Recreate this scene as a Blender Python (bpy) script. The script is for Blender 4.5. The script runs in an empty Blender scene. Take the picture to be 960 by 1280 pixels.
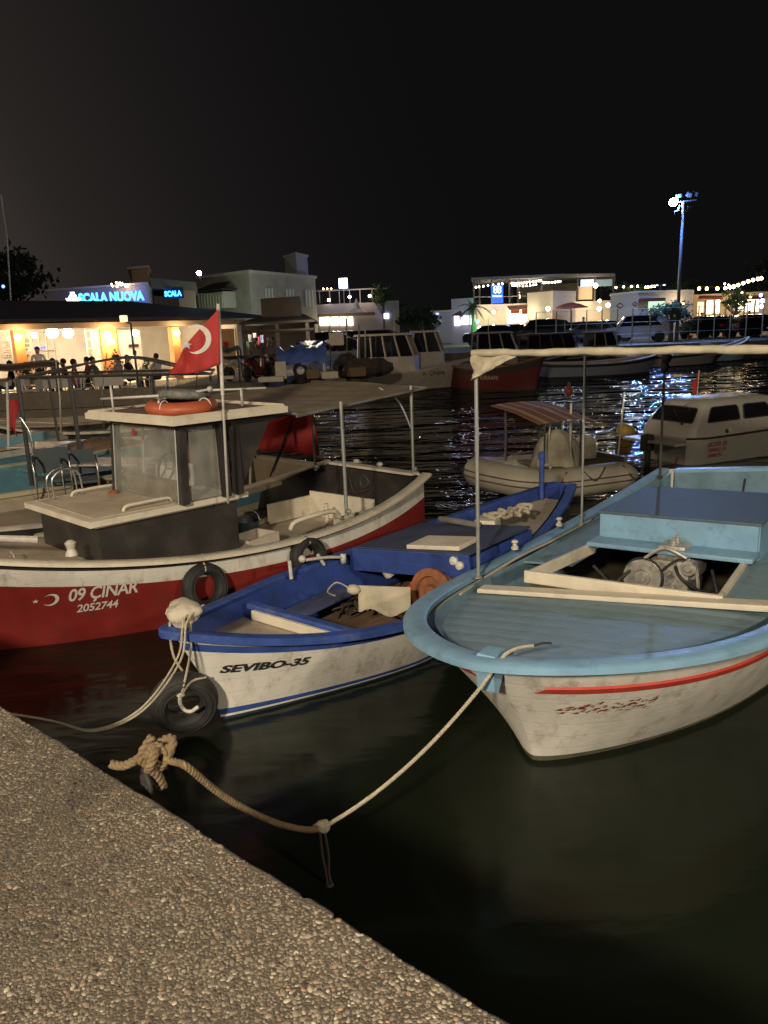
import bpy, bmesh, math, random
from math import sin, cos, pi, radians as R
from mathutils import Vector, Matrix, Euler
import numpy as np
random.seed(7); rng = random.Random(11)
SC = bpy.context.scene; COL = SC.collection
# ------------------------------------------------------------------ camera
EYE = 2.4; PITCH = math.atan2(227, 960.); ROLL = 0.040; FPX = 960.
cF = Vector((0, cos(PITCH), -sin(PITCH))); cU0 = Vector((0, sin(PITCH), cos(PITCH))); cR0 = Vector((1, 0, 0))
cR = cR0*cos(ROLL) - cU0*sin(ROLL); cU = cU0*cos(ROLL) + cR0*sin(ROLL)
cam = bpy.data.cameras.new('camera'); cam.sensor_fit = 'VERTICAL'; cam.sensor_height = 36; cam.lens = 27
cam.clip_start = .05; cam.clip_end = 2000
camo = bpy.data.objects.new('camera', cam); COL.objects.link(camo)
M4 = Matrix((cR, cU, -cF)).transposed().to_4x4(); M4.translation = Vector((0, 0, EYE)); camo.matrix_world = M4
SC.camera = camo
def uz(px, py, z):
    r = cF + cR*((px-480)/FPX) - cU*((py-640)/FPX); t = (z-EYE)/r.z
    return Vector((0, 0, EYE)) + r*t
def ud(px, py, Y):
    r = cF + cR*((px-480)/FPX) - cU*((py-640)/FPX)
    return Vector((0, 0, EYE)) + r*(Y/r.y)
# ------------------------------------------------------------------ world: night sky with town glow to the left
W = bpy.data.worlds.new('World'); SC.world = W; W.use_nodes = True
nt = W.node_tree; bg = nt.nodes['Background']
tc = nt.nodes.new('ShaderNodeTexCoord'); sx = nt.nodes.new('ShaderNodeSeparateXYZ'); rp = nt.nodes.new('ShaderNodeValToRGB')
nt.links.new(tc.outputs['Generated'], sx.inputs[0])
mr = nt.nodes.new('ShaderNodeMapRange'); mr.inputs['From Min'].default_value = -.56; mr.inputs['From Max'].default_value = .16
el = nt.nodes.new('ShaderNodeMath'); el.operation = 'MULTIPLY_ADD'; el.inputs[1].default_value = .35; nt.links.new(sx.outputs['Z'], el.inputs[0]); nt.links.new(sx.outputs['X'], el.inputs[2]); nt.links.new(el.outputs[0], mr.inputs['Value']); nt.links.new(mr.outputs[0], rp.inputs[0])
rp.color_ramp.interpolation = 'B_SPLINE'; rp.color_ramp.elements[0].color = (.085, .068, .055, 1); rp.color_ramp.elements[1].color = (.0034, .0032, .0036, 1)
e = rp.color_ramp.elements.new(.36); e.color = (.0095, .0083, .0087, 1)
nt.links.new(rp.outputs[0], bg.inputs['Color']); bg.inputs['Strength'].default_value = 1.0
# ------------------------------------------------------------------ quay lamps behind the photographer, plus an added fill light
def lamp(name, loc, energy, color, radius=.1, spot=None, target=None):
    l = bpy.data.lights.new(name, 'SPOT' if spot else 'POINT'); l.energy = energy; l.color = color; l.shadow_soft_size = radius
    if spot: l.spot_size = spot; l.spot_blend = .6
    o = bpy.data.objects.new(name, l); COL.objects.link(o); o.location = loc
    if target is not None: o.rotation_euler = (Vector(target)-Vector(loc)).to_track_quat('-Z', 'Y').to_euler()
    return o
WARM = (1, .86, .66)
KEY = 4700
lamp('quay_light', (-2.6, -5.0, 5.3), KEY, WARM, .35)
lamp('quay_light', (7.5, -5.5, 5.6), 2200, WARM, .35)  # added fill from the right, softens shading and lightens the quay's shadow
lamp('quay_light', (-13, 3.0, 6.4), 1800, (1, .78, .55), .35)
SC.view_settings.view_transform = 'Standard'; SC.view_settings.look = 'None'; SC.view_settings.exposure = 0; SC.view_settings.gamma = 1
SC.render.engine = 'CYCLES'; SC.cycles.use_denoising = True
try: SC.cycles.denoiser = 'OPENIMAGEDENOISE'; SC.cycles.denoising_input_passes = 'RGB_ALBEDO_NORMAL'
except Exception: pass
SC.cycles.max_bounces = 6; SC.cycles.glossy_bounces = 3; SC.cycles.diffuse_bounces = 3; SC.cycles.transparent_max_bounces = 12
SC.cycles.caustics_reflective = False; SC.cycles.caustics_refractive = False; SC.cycles.sample_clamp_indirect = 6
# ------------------------------------------------------------------ materials
MATS = {}
def mat(name, col=(.5, .5, .5), rough=.6, metal=0, var=.0, vs=6, bump=0, bs=40, dirt=None, ds=3, da=.5, emis=None, es=0, coat=0, alpha=1, spec=.5, stretch=None, seam=None):
    if name in MATS: return MATS[name]
    m = bpy.data.materials.new(name); m.use_nodes = True; MATS[name] = m
    n = m.node_tree; b = n.nodes['Principled BSDF']; L = n.links.new
    b.inputs['Base Color'].default_value = (*col, 1); b.inputs['Roughness'].default_value = rough; b.inputs['Metallic'].default_value = metal
    b.inputs['Specular IOR Level'].default_value = spec; b.inputs['Coat Weight'].default_value = coat; b.inputs['Alpha'].default_value = alpha
    if emis: b.inputs['Emission Color'].default_value = (*emis, 1); b.inputs['Emission Strength'].default_value = es
    if var or bump or dirt:
        t = n.nodes.new('ShaderNodeTexCoord'); vec = t.outputs['Object']
        if stretch:
            mp = n.nodes.new('ShaderNodeMapping'); mp.inputs['Scale'].default_value = stretch; L(vec, mp.inputs[0]); vec = mp.outputs[0]
        nz = n.nodes.new('ShaderNodeTexNoise'); nz.inputs['Scale'].default_value = vs; nz.inputs['Detail'].default_value = 6; L(vec, nz.inputs['Vector'])
        colout = None
        if var:
            hs = n.nodes.new('ShaderNodeMix'); hs.data_type = 'RGBA'
            hs.inputs['A'].default_value = (*[c*(1-var) for c in col], 1); hs.inputs['B'].default_value = (*[min(1, c*(1+var)) for c in col], 1)
            rr = n.nodes.new('ShaderNodeMapRange'); rr.inputs['From Min'].default_value = .3; rr.inputs['From Max'].default_value = .7
            L(nz.outputs[0], rr.inputs['Value']); L(rr.outputs[0], hs.inputs['Factor']); colout = hs.outputs['Result']
        if dirt:
            n2 = n.nodes.new('ShaderNodeTexNoise'); n2.inputs['Scale'].default_value = ds; n2.inputs['Detail'].default_value = 8; n2.inputs['Roughness'].default_value = .7; L(vec, n2.inputs['Vector'])
            r2 = n.nodes.new('ShaderNodeMapRange'); r2.inputs['From Min'].default_value = .52; r2.inputs['From Max'].default_value = .68; r2.inputs['To Max'].default_value = da
            L(n2.outputs[0], r2.inputs['Value'])
            mx = n.nodes.new('ShaderNodeMix'); mx.data_type = 'RGBA'; L(r2.outputs[0], mx.inputs['Factor'])
            if colout: L(colout, mx.inputs['A'])
            else: mx.inputs['A'].default_value = (*col, 1)
            mx.inputs['B'].default_value = (*dirt, 1); colout = mx.outputs['Result']
        if colout: L(colout, b.inputs['Base Color'])
        rv = n.nodes.new('ShaderNodeMapRange'); rv.inputs['To Min'].default_value = max(0, rough-.12); rv.inputs['To Max'].default_value = min(1, rough+.12)
        L(nz.outputs[0], rv.inputs['Value']); L(rv.outputs[0], b.inputs['Roughness'])
        if bump:
            n3 = n.nodes.new('ShaderNodeTexNoise'); n3.inputs['Scale'].default_value = bs; n3.inputs['Detail'].default_value = 4; L(vec, n3.inputs['Vector'])
            bp = n.nodes.new('ShaderNodeBump'); bp.inputs['Strength'].default_value = bump; bp.inputs['Distance'].default_value = .01
            L(n3.outputs[0], bp.inputs['Height']); L(bp.outputs[0], b.inputs['Normal'])
            if seam:
                sp_ = n.nodes.new('ShaderNodeSeparateXYZ'); L(t.outputs['Object'], sp_.inputs[0])
                wv = n.nodes.new('ShaderNodeMath'); wv.operation = 'MULTIPLY_ADD'; wv.inputs[1].default_value = .02; L(nz.outputs[0], wv.inputs[0]); L(sp_.outputs[seam[0]], wv.inputs[2])
                pp = n.nodes.new('ShaderNodeMath'); pp.operation = 'PINGPONG'; pp.inputs[1].default_value = seam[1]/2; L(wv.outputs[0], pp.inputs[0])
                sm = n.nodes.new('ShaderNodeMapRange'); sm.inputs['From Max'].default_value = .004; L(pp.outputs[0], sm.inputs['Value'])
                b2 = n.nodes.new('ShaderNodeBump'); b2.inputs['Strength'].default_value = .35; b2.inputs['Distance'].default_value = .003; L(sm.outputs[0], b2.inputs['Height']); L(bp.outputs[0], b2.inputs['Normal']); L(b2.outputs[0], b.inputs['Normal'])
                if colout:
                    sf = n.nodes.new('ShaderNodeMapRange'); sf.inputs['To Min'].default_value = .90; L(sm.outputs[0], sf.inputs['Value'])
                    vs_ = n.nodes.new('ShaderNodeVectorMath'); vs_.operation = 'SCALE'; L(colout, vs_.inputs[0]); L(sf.outputs[0], vs_.inputs['Scale']); L(vs_.outputs[0], b.inputs['Base Color'])
    return m
def emat(name, col, s): return mat(name, (.02, .02, .02), emis=col, es=s)
white = mat('boat white paint', (.66, .63, .56), .45, var=.08, vs=2.5, bump=.2, bs=18, dirt=(.27, .22, .15), ds=3.2, da=.6, stretch=(2.6, 2.6, .9), seam=('Z', .105))
cream = mat('cream painted wood', (.62, .56, .44), .55, var=.09, vs=5, bump=.2, bs=40, dirt=(.33, .28, .2), ds=4, da=.5)
creamdeck = mat('worn cream deck', (.45, .38, .28), .6, var=.15, vs=4, bump=.2, bs=40, dirt=(.24, .19, .14), ds=5, da=.5, seam=('Y', .11))
red = mat('red hull paint', (.21, .022, .018), .42, var=.12, vs=2, bump=.2, bs=16, dirt=(.12, .03, .022), ds=2.6, da=.55, stretch=(2.4, 2.4, .9), seam=('Z', .12))
redline = mat('red stripe paint', (.42, .045, .03), .5, var=.12, vs=12, bump=.1, bs=60)
black = mat('black brown paint', (.030, .026, .023), .5, var=.25, vs=4, bump=.15, bs=30, dirt=(.07, .06, .05), ds=4, da=.4)
rubber = mat('black rubber', (.022, .021, .020), .7, var=.3, vs=15, bump=.4, bs=80, dirt=(.06, .055, .045), ds=6, da=.5)
navy = mat('deep blue paint', (.028, .058, .24), .5, var=.2, vs=5, bump=.35, bs=30, dirt=(.018, .03, .11), ds=3.5, da=.5, seam=('Z', .11))
navyw = mat('worn blue paint', (.032, .070, .265), .5, var=.2, vs=7, bump=.3, bs=50, dirt=(.16, .18, .25), ds=9, da=.35)
navydk = mat('dusty blue grey top', (.040, .048, .085), .7, var=.2, vs=5, bump=.2, bs=50)
sky_b = mat('pale blue paint', (.20, .36, .50), .45, var=.10, vs=6, bump=.3, bs=35, dirt=(.11, .19, .24), ds=9, da=.6)
sky_deck = mat('pale blue deck paint', (.19, .28, .33), .58, var=.14, vs=4, bump=.5, bs=35, dirt=(.10, .145, .16), ds=4, da=.6)
teal = mat('dark teal floor', (.05, .085, .095), .65, var=.2, vs=4, bump=.2, bs=30)
olive = mat('oily olive planks', (.075, .062, .038), .6, var=.3, vs=5, bump=.3, bs=30, dirt=(.02, .018, .012), ds=4, da=.8)
chrome = mat('dull steel', (.55, .54, .5), .3, metal=1, var=.1, vs=20)
galv = mat('galvanised pipe', (.33, .34, .32), .5, metal=.5, var=.15, vs=20, dirt=(.2, .14, .08), ds=20, da=.5)
dkpipe = mat('dark painted pipe', (.045, .04, .036), .5, var=.2, vs=20)
whpipe = mat('white painted pipe', (.55, .52, .45), .5, var=.1, vs=20, dirt=(.25, .15, .08), ds=25, da=.5)
rope_t = mat('tan hemp rope', (.24, .165, .088), .9, var=.3, vs=60, bump=.8, bs=250, dirt=(.16, .10, .05), ds=18, da=.7)
rope_w = mat('pale nylon rope', (.50, .44, .32), .85, var=.25, vs=80, bump=.8, bs=260)
rope_d = mat('wet dark rope', (.05, .042, .03), .6, var=.3, vs=60, bump=.6, bs=200)
orange = mat('orange life ring', (.42, .095, .040), .5, var=.1, vs=8, dirt=(.35, .10, .05), ds=8, da=.4)
camo = mat('grey mottled ring cover', (.16, .16, .14), .8, var=.5, vs=18, bump=.3, bs=60)
redcl = mat('red cloth', (.36, .026, .024), .8, var=.1, vs=6, bump=.3, bs=120)
whcl = mat('white cloth', (.62, .58, .52), .85, var=.05, vs=6)
canvas = mat('cream canvas', (.44, .39, .28), .85, var=.18, vs=7, bump=.5, bs=30, dirt=(.26, .22, .15), ds=5, da=.5)
tantarp = mat('tan roof sheet', (.19, .145, .09), .85, var=.25, vs=3, bump=.5, bs=20, dirt=(.13, .10, .065), ds=4, da=.7)
bluetarp = mat('blue tarpaulin', (.07, .13, .38), .4, var=.2, vs=5, bump=.6, bs=12)
eng = mat('grimy engine metal', (.42, .40, .35), .45, metal=.5, var=.25, vs=14, dirt=(.05, .045, .035), ds=12, da=.8)
rust = mat('rusty orange iron', (.24, .085, .038), .7, var=.3, vs=16, bump=.4, bs=60, dirt=(.12, .05, .025), ds=9, da=.7)
dark = mat('dark grimy stuff', (.022, .02, .018), .7, var=.3, vs=10)
glassm = mat('reflection grey glass', (.42, .42, .37), .03, var=.3, vs=5, alpha=.26, spec=1.0)  # mottled grey painted into the panes stands in for reflections
dglass = mat('dark tinted glass', (.010, .010, .012), .06, spec=.7)
wood = mat('weathered wood', (.16, .10, .055), .7, var=.3, vs=6, bump=.3, bs=40, stretch=(1, 6, 6))
gelcoat = mat('dinghy cream rubber', (.33, .30, .23), .55, var=.1, vs=5, dirt=(.28, .25, .18), ds=4, da=.5)
plaster = mat('pale plaster', (.55, .51, .44), .85, var=.08, vs=.8, bump=.3, bs=6, dirt=(.38, .35, .3), ds=.6, da=.4)
stone = mat('grey stone facade', (.36, .36, .33), .85, var=.12, vs=1.5, bump=.5, bs=5, dirt=(.24, .24, .22), ds=1.0, da=.5)
roofd = mat('dark roof tiles', (.050, .036, .032), .8, var=.3, vs=3, bump=.6, bs=9)
terra = mat('terracotta awning', (.24, .065, .035), .8, var=.2, vs=3)
orwall = mat('ochre lit wall', (.62, .30, .12), .8, var=.15, vs=2)
concrete = mat('old quay concrete', (.19, .155, .115), .85, var=.2, vs=1.2, bump=.5, bs=12, dirt=(.10, .085, .06), ds=1.5, da=.7)
paving = mat('far promenade paving', (.16, .15, .13), .85, var=.15, vs=.7)
leaf = mat('green foliage', (.055, .10, .035), .7, var=.4, vs=3)
leafd = mat('dark foliage', (.030, .045, .022), .75, var=.4, vs=3)
bark = mat('tree bark', (.12, .09, .06), .9, var=.3, vs=8, bump=.5, bs=25)
glow_w = emat('warm bulb glow', (1, .66, .30), 34)
glow_ww = emat('bright warm white globe', (1, .84, .60), 30)
glow_c = emat('cool floodlight glow', (.55, .72, 1), 260)
glow_b = emat('blue neon glow', (.02, .22, 1), 9)
glow_c2 = emat('cyan neon core', (.10, .55, 1), 5)
glow_v = emat('violet white lightbox', (.45, .50, 1), 16)
glow_g = emat('green uplight glow', (.05, 1, .25), 14)
glow_r = emat('red tail glow', (1, .04, .02), 12)
win_w = emat('lit warm window', (1, .70, .36), 2.2)
win_ww = emat('bright shop window', (1, .86, .58), 4.5)
win_c = emat('cool lit window', (.55, .75, 1), 1.6)
win_g = emat('greenish lit window', (.55, .95, .6), 1.2)
# ------------------------------------------------------------------ mesh helpers
class MB:
    def __init__(s): s.v = []; s.f = []; s.m = []; s.mats = []; s.cur = 0; s.X = None
    def mat(s, m):
        if m not in s.mats: s.mats.append(m)
        s.cur = s.mats.index(m); return s
    def av(s, p):
        p = Vector(p)
        if s.X is not None: p = s.X @ p
        s.v.append(tuple(p)); return len(s.v)-1
    def af(s, idx): s.f.append(tuple(idx)); s.m.append(s.cur)
    def box(s, c, d, rot=None, taper=1.0, bev=0):
        c = Vector(c); hx, hy, hz = d[0]/2, d[1]/2, d[2]/2
        Rm = Euler(rot).to_matrix() if rot else Matrix.Identity(3)
        if bev and min(d) > 2.2*bev:
            bm = bmesh.new(); bmesh.ops.create_cube(bm, size=1)
            for v in bm.verts:
                k = taper if v.co.z > 0 else 1
                v.co = Vector((v.co.x*d[0]*k, v.co.y*d[1]*k, v.co.z*d[2]))
            bmesh.ops.bevel(bm, geom=list(bm.edges), offset=bev, segments=2, profile=.6, affect='EDGES')
            b0 = len(s.v)
            for v in bm.verts: s.av(c + Rm @ v.co)
            for f in bm.faces: s.af([b0+v.index for v in f.verts])
            bm.free(); return s
        b = []
        for z in (-hz, hz):
            k = taper if z > 0 else 1
            for x, y in ((-hx, -hy), (hx, -hy), (hx, hy), (-hx, hy)): b.append(s.av(c + Rm @ Vector((x*k, y*k, z))))
        for q in ((0, 3, 2, 1), (4, 5, 6, 7), (0, 1, 5, 4), (1, 2, 6, 5), (2, 3, 7, 6), (3, 0, 4, 7)): s.af([b[i] for i in q])
        return s
    def tube(s, path, r, n=8, close=False, caps=True):
        P = [Vector(p) for p in path]; N = len(P); rr = r if isinstance(r, (list, tuple)) else [r]*N
        t0 = (P[1]-P[0]).normalized(); up = Vector((0, 0, 1)) if abs(t0.z) < .9 else Vector((1, 0, 0))
        a = t0.cross(up).normalized(); rings = []
        for i in range(N):
            if close: t = (P[(i+1) % N]-P[i-1]).normalized()
            else: t = (P[min(i+1, N-1)]-P[max(i-1, 0)]).normalized()
            a = (a - t*a.dot(t)); a = a.normalized() if a.length > 1e-6 else t.orthogonal().normalized()
            b = t.cross(a)
            rings.append([s.av(P[i] + (a*cos(2*pi*k/n) + b*sin(2*pi*k/n))*rr[i]) for k in range(n)])
        for i in range(N if close else N-1):
            A, B = rings[i], rings[(i+1) % N]
            for k in range(n): s.af((A[k], A[(k+1) % n], B[(k+1) % n], B[k]))
        if caps and not close: s.af(rings[0][::-1]); s.af(rings[-1])
        return s
    def lathe(s, prof, n=20, c=(0, 0, 0), axis=None, close=False):
        c = Vector(c); q = Vector((0, 0, 1)).rotation_difference(Vector(axis).normalized()) if axis else None
        rings = []
        for r, z in prof:
            ring = []
            for k in range(n):
                p = Vector((r*cos(2*pi*k/n), r*sin(2*pi*k/n), z))
                if q: p = q @ p
                ring.append(s.av(c+p))
            rings.append(ring)
        m = len(rings)
        for i in range(m if close else m-1):
            A, B = rings[i], rings[(i+1) % m]
            for k in range(n): s.af((A[k], A[(k+1) % n], B[(k+1) % n], B[k]))
        if not close: s.af(rings[0][::-1]); s.af(rings[-1])
        return s
    def torus(s, c, Rr, r, axis=(0, 0, 1), n=28, m=10, sq=1.0):
        s.lathe([(Rr + r*cos(2*pi*k/m), r*sq*sin(2*pi*k/m)) for k in range(m)], n, c, axis, close=True); return s
    def sphere(s, c, r, n=10, sc=(1, 1, 1)):
        c = Vector(c); rows = []
        for i in range(n//2+1):
            a = pi*i/(n//2)
            rr = max(sin(a), .02)
            rows.append([s.av(c+Vector((r*rr*cos(2*pi*k/n)*sc[0], r*rr*sin(2*pi*k/n)*sc[1], r*cos(a)*sc[2]))) for k in range(n)])
        for i in range(len(rows)-1):
            for k in range(n): s.af((rows[i][k], rows[i+1][k], rows[i+1][(k+1) % n], rows[i][(k+1) % n]))
        s.af(rows[0]); s.af(rows[-1][::-1]); return s
    def grid(s, rows, closeu=False):
        idx = [[s.av(p) for p in r] for r in rows]
        for i in range(len(idx)-1):
            for j in range(len(idx[i])-1): s.af((idx[i][j], idx[i][j+1], idx[i+1][j+1], idx[i+1][j]))
        return s
    def sheet(s, rows, th):
        """grid with thickness th (downwards along z or vector)"""
        t = Vector(th) if not isinstance(th, (int, float)) else Vector((0, 0, -th))
        A = [[s.av(p) for p in r] for r in rows]; B = [[s.av(Vector(p)+t) for p in r] for r in rows]
        n, m = len(A), len(A[0])
        for i in range(n-1):
            for j in range(m-1):
                s.af((A[i][j], A[i][j+1], A[i+1][j+1], A[i+1][j])); s.af((B[i][j], B[i+1][j], B[i+1][j+1], B[i][j+1]))
        for i in range(n-1):
            s.af((A[i][0], A[i+1][0], B[i+1][0], B[i][0])); s.af((A[i+1][-1], A[i][-1], B[i][-1], B[i+1][-1]))
        for j in range(m-1):
            s.af((A[0][j+1], A[0][j], B[0][j], B[0][j+1])); s.af((A[-1][j], A[-1][j+1], B[-1][j+1], B[-1][j]))
        return s
    def prism(s, poly, z0, z1, bottom=True):
        a = [s.av((p[0], p[1], z0)) for p in poly]; b = [s.av((p[0], p[1], z1)) for p in poly]; n = len(poly)
        for i in range(n): s.af((a[i], a[(i+1) % n], b[(i+1) % n], b[i]))
        s.af(b)
        if bottom: s.af(a[::-1])
        return s
    def build(s, name, m=None, parent=None, smooth=False, auto=None):
        me = bpy.data.meshes.new(name); me.from_pydata(s.v, [], s.f)
        ms = s.mats or ([m] if m else [])
        for q in ms: me.materials.append(q)
        if s.mats: me.polygons.foreach_set('material_index', s.m)
        bm = bmesh.new(); bm.from_mesh(me); bmesh.ops.recalc_face_normals(bm, faces=bm.faces); bm.to_mesh(me); bm.free()
        if smooth: me.shade_smooth()
        if auto is not None:
            me.shade_smooth(); me.set_sharp_from_angle(angle=R(auto))
        o = bpy.data.objects.new(name, me); COL.objects.link(o)
        if parent: o.parent = parent
        return o
def tag(o, label=None, cat=None, group=None, kind=None):
    if label: o['label'] = label
    if cat: o['category'] = cat
    if group: o['group'] = group
    if kind: o['kind'] = kind
    return o
def thing(name, loc, rz, label, cat, group=None):
    o = bpy.data.objects.new(name, None); COL.objects.link(o); o.location = loc; o.rotation_euler = (0, 0, rz); o.empty_display_size = .2
    return tag(o, label, cat, group)
def ctree(o, parent=None):
    c = o.copy(); COL.objects.link(c); c.parent = parent
    for ch in list(o.children): ctree(ch, c)
    return c
def relabel(o, label, loc=None, rz=None, sc=None):
    c = ctree(o); c['label'] = label
    if loc is not None: c.location = loc
    if rz is not None: c.rotation_euler = (0, 0, rz)
    if sc: c.scale = (sc,)*3
    return c
def struct(name, mb, m=None, **k): return tag(mb.build(name, m, **k), kind='structure')
def bez(pts, n=12):
    """Catmull-Rom through points"""
    P = [Vector(p) for p in pts]; out = []
    for i in range(len(P)-1):
        p0, p1, p2, p3 = P[max(i-1, 0)], P[i], P[i+1], P[min(i+2, len(P)-1)]
        for k in range(n):
            t = k/n; out.append(.5*((2*p1) + (p2-p0)*t + (2*p0-5*p1+4*p2-p3)*t*t + (3*p1-p0-3*p2+p3)*t**3))
    out.append(P[-1]); return out
def twisted(mb, path, r, strands=3, pitch=.12, n=6):
    P = [Vector(p) for p in path]
    d = [0]
    for i in range(1, len(P)): d.append(d[-1]+(P[i]-P[i-1]).length)
    # resample finely
    L = d[-1]; N = max(8, int(L/(pitch/9))); Q = []; j = 0
    for i in range(N+1):
        s_ = L*i/N
        while j < len(P)-2 and d[j+1] < s_: j += 1
        Q.append(P[j].lerp(P[j+1], min(1, max(0, (s_-d[j])/max(1e-9, d[j+1]-d[j])))))
    a = (Q[1]-Q[0]).orthogonal().normalized(); fr = []
    for i in range(len(Q)):
        t = (Q[min(i+1, N)]-Q[max(i-1, 0)]).normalized(); a = (a-t*a.dot(t)).normalized(); fr.append((a.copy(), t.cross(a)))
    for k in range(strands):
        pa = []
        for i, q in enumerate(Q):
            ph = 2*pi*(k/strands + (L*i/N)/pitch); A, B = fr[i]
            pa.append(q + (A*cos(ph)+B*sin(ph))*r*.52)
        mb.tube(pa, r*.56, n)
    return mb
def textmesh(txt, size, bold=.0, shear=0, sp=1.0):
    cu = bpy.data.curves.new('lettering', 'FONT'); cu.body = txt; cu.size = size; cu.offset = bold; cu.shear = shear; cu.space_character = sp
    cu.resolution_u = 3; cu.fill_mode = 'FRONT'; cu.extrude = 0
    o = bpy.data.objects.new('lettering', cu); COL.objects.link(o)
    dg = bpy.context.evaluated_depsgraph_get(); me = bpy.data.meshes.new_from_object(o.evaluated_get(dg))
    V = [v.co.copy() for v in me.vertices]; Fc = [tuple(p.vertices) for p in me.polygons]
    bpy.data.objects.remove(o); bpy.data.curves.remove(cu); bpy.data.meshes.remove(me)
    return V, Fc
def letters(name, txt, size, fn, m, parent, bold=0, shear=0, th=.0, sp=1.0):
    """fn(u,v)->Vector places flat lettering on a surface"""
    V, Fc = textmesh(txt, size, bold, shear, sp); mb = MB()
    for v in V: mb.av(fn(v.x, v.y))
    for f in Fc: mb.af(f)
    return mb.build(name, m, parent)
# ------------------------------------------------------------------ boats
class Boat:
    def __init__(s, P, root=None, flare=.35, rp=6):
        s.rp = rp
        s.x0, s.y0, s.hd, s.L, s.B, s.ws, s.tm, s.p, s.q, s.s0, s.sb, s.ss, s.rake, s.wlf = P
        s.flare = flare; s.root = root
    def sheer(s, t):
        u = max(0, (t-s.tm)/(1-s.tm)); v = max(0, (s.tm-t)/s.tm); return s.s0+(s.sb-s.s0)*u*u+(s.ss-s.s0)*v*v
    def hw(s, t):
        if t > s.tm: return s.B/2*max(0, 1-((t-s.tm)/(1-s.tm))**s.p)**s.q
        return s.B/2*(1-(1-s.ws)*((s.tm-t)/s.tm)**2)
    def pt(s, side, t, f, off=0):
        S = s.sheer(t); z = f*S; g = s.wlf+(1-s.wlf)*max(0, f)
        if f < 0: g = s.wlf*math.sqrt(max(0, 1-(f/-.45)**2)*.85+.15)
        h = max(0.0, 1-f) if f > 0 else 1.0
        g *= 1-s.flare*h**1.6*t**2.5
        x = t*s.L-s.rake*(1-f)*(1+.15*sin(pi*max(0, min(1, f))))*t**s.rp
        return Vector((x, side*(s.hw(t)*g+off), z))
    def ts(s, n=40, a=0, b=1): return [a+(b-a)*(1-(1-i/n)**1.8) for i in range(n+1)]
    def hull(s, name, bands, parent, n=80, fmin=-.4, transom=True):
        """bands: list of (f_upto, material)"""
        mb = MB(); fs = [fmin, -.2, -.08]
        cuts = [b[0] for b in bands]; lo = -.08
        for c in cuts:
            k = max(1, int(math.ceil((c-lo)/.05))); fs += [lo+(c-lo)*(j+1)/k for j in range(k)]; lo = c
        T = s.ts(n); rows = {}
        for sd in (1, -1): rows[sd] = [[mb.av(s.pt(sd, t, f)) for t in T] for f in fs]
        for sd in (1, -1):
            for i in range(len(fs)-1):
                fm = (fs[i]+fs[i+1])/2
                mb.mat(next((b[1] for b in bands if fm < b[0]), bands[-1][1]))
                for j in range(len(T)-1):
                    r = rows[sd]; q = (r[i][j], r[i][j+1], r[i+1][j+1], r[i+1][j]); mb.af(q if sd == 1 else q[::-1])
        if transom:
            for i in range(len(fs)-1):
                fm = (fs[i]+fs[i+1])/2
                mb.mat(next((b[1] for b in bands if fm < b[0]), bands[-1][1]))
                mb.af((rows[1][i][0], rows[1][i+1][0], rows[-1][i+1][0], rows[-1][i][0]))
        # keel
        mb.af([rows[1][0][j] for j in range(len(T))]+[rows[-1][0][j] for j in range(len(T)-2, -1, -1)])
        return mb.build(name, None, parent, auto=35)
    def gun(s, inset=0, n=44, dz=0, a=0):
        """closed-by-transom loop stern(+) -> bow -> stern(-)"""
        T = s.ts(n, a); P = [s.pt(1, t, 1) for t in T]+[s.pt(-1, t, 1) for t in T[-2::-1]]
        if inset:
            Q = []
            for i, p in enumerate(P):
                a0 = P[max(i-1, 0)]; b0 = P[min(i+1, len(P)-1)]; d = (b0-a0); nrm = Vector((-d.y, d.x, 0)); 
                nrm = nrm.normalized() if nrm.length > 1e-6 else Vector((-1, 0, 0))
                q = p + nrm*inset
                y = q.y
                if i < len(P)//2 and y < 0: q.y = 0
                if i > len(P)//2 and y > 0: q.y = 0
                if i == len(P)//2: q.y = 0
                Q.append(q)
            P = Q
        return [p+Vector((0, 0, dz)) for p in P]
    def rail(s, name, m, parent, out=.02, w=.08, h=.04, top=.015, transom=True, n=44, bev=.01):
        A = s.gun(-out, n); B = s.gun(w, n); mb = MB()
        prof = lambda a, b: [a+Vector((0, 0, top-h)), a+Vector((0, 0, top-bev)), a.lerp(b, .12)+Vector((0, 0, top)), b.lerp(a, .12)+Vector((0, 0, top)), b+Vector((0, 0, top-bev)), b+Vector((0, 0, top-h))]
        R_ = [[mb.av(p) for p in prof(a, b)] for a, b in zip(A, B)]
        for i in range(len(R_)-1):
            for k in range(6): mb.af((R_[i][k], R_[i+1][k], R_[i+1][(k+1) % 6], R_[i][(k+1) % 6]))
        mb.af(R_[0]); mb.af(R_[-1][::-1])
        if transom:
            a, b = s.pt(1, 0, 1), s.pt(-1, 0, 1)
            mb.box(((w-out)/2-.0, 0, a.z+top-h/2-.001), (w+out, (a-b).length-2*w*.9, h-.003))
        return mb.build(name, m, parent, auto=40)
    def iw(s, t, z, th=.04):
        S = s.sheer(t); f = max(0, min(1, z/S)); return max(0.0, s.pt(1, t, f).y-th)
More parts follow.
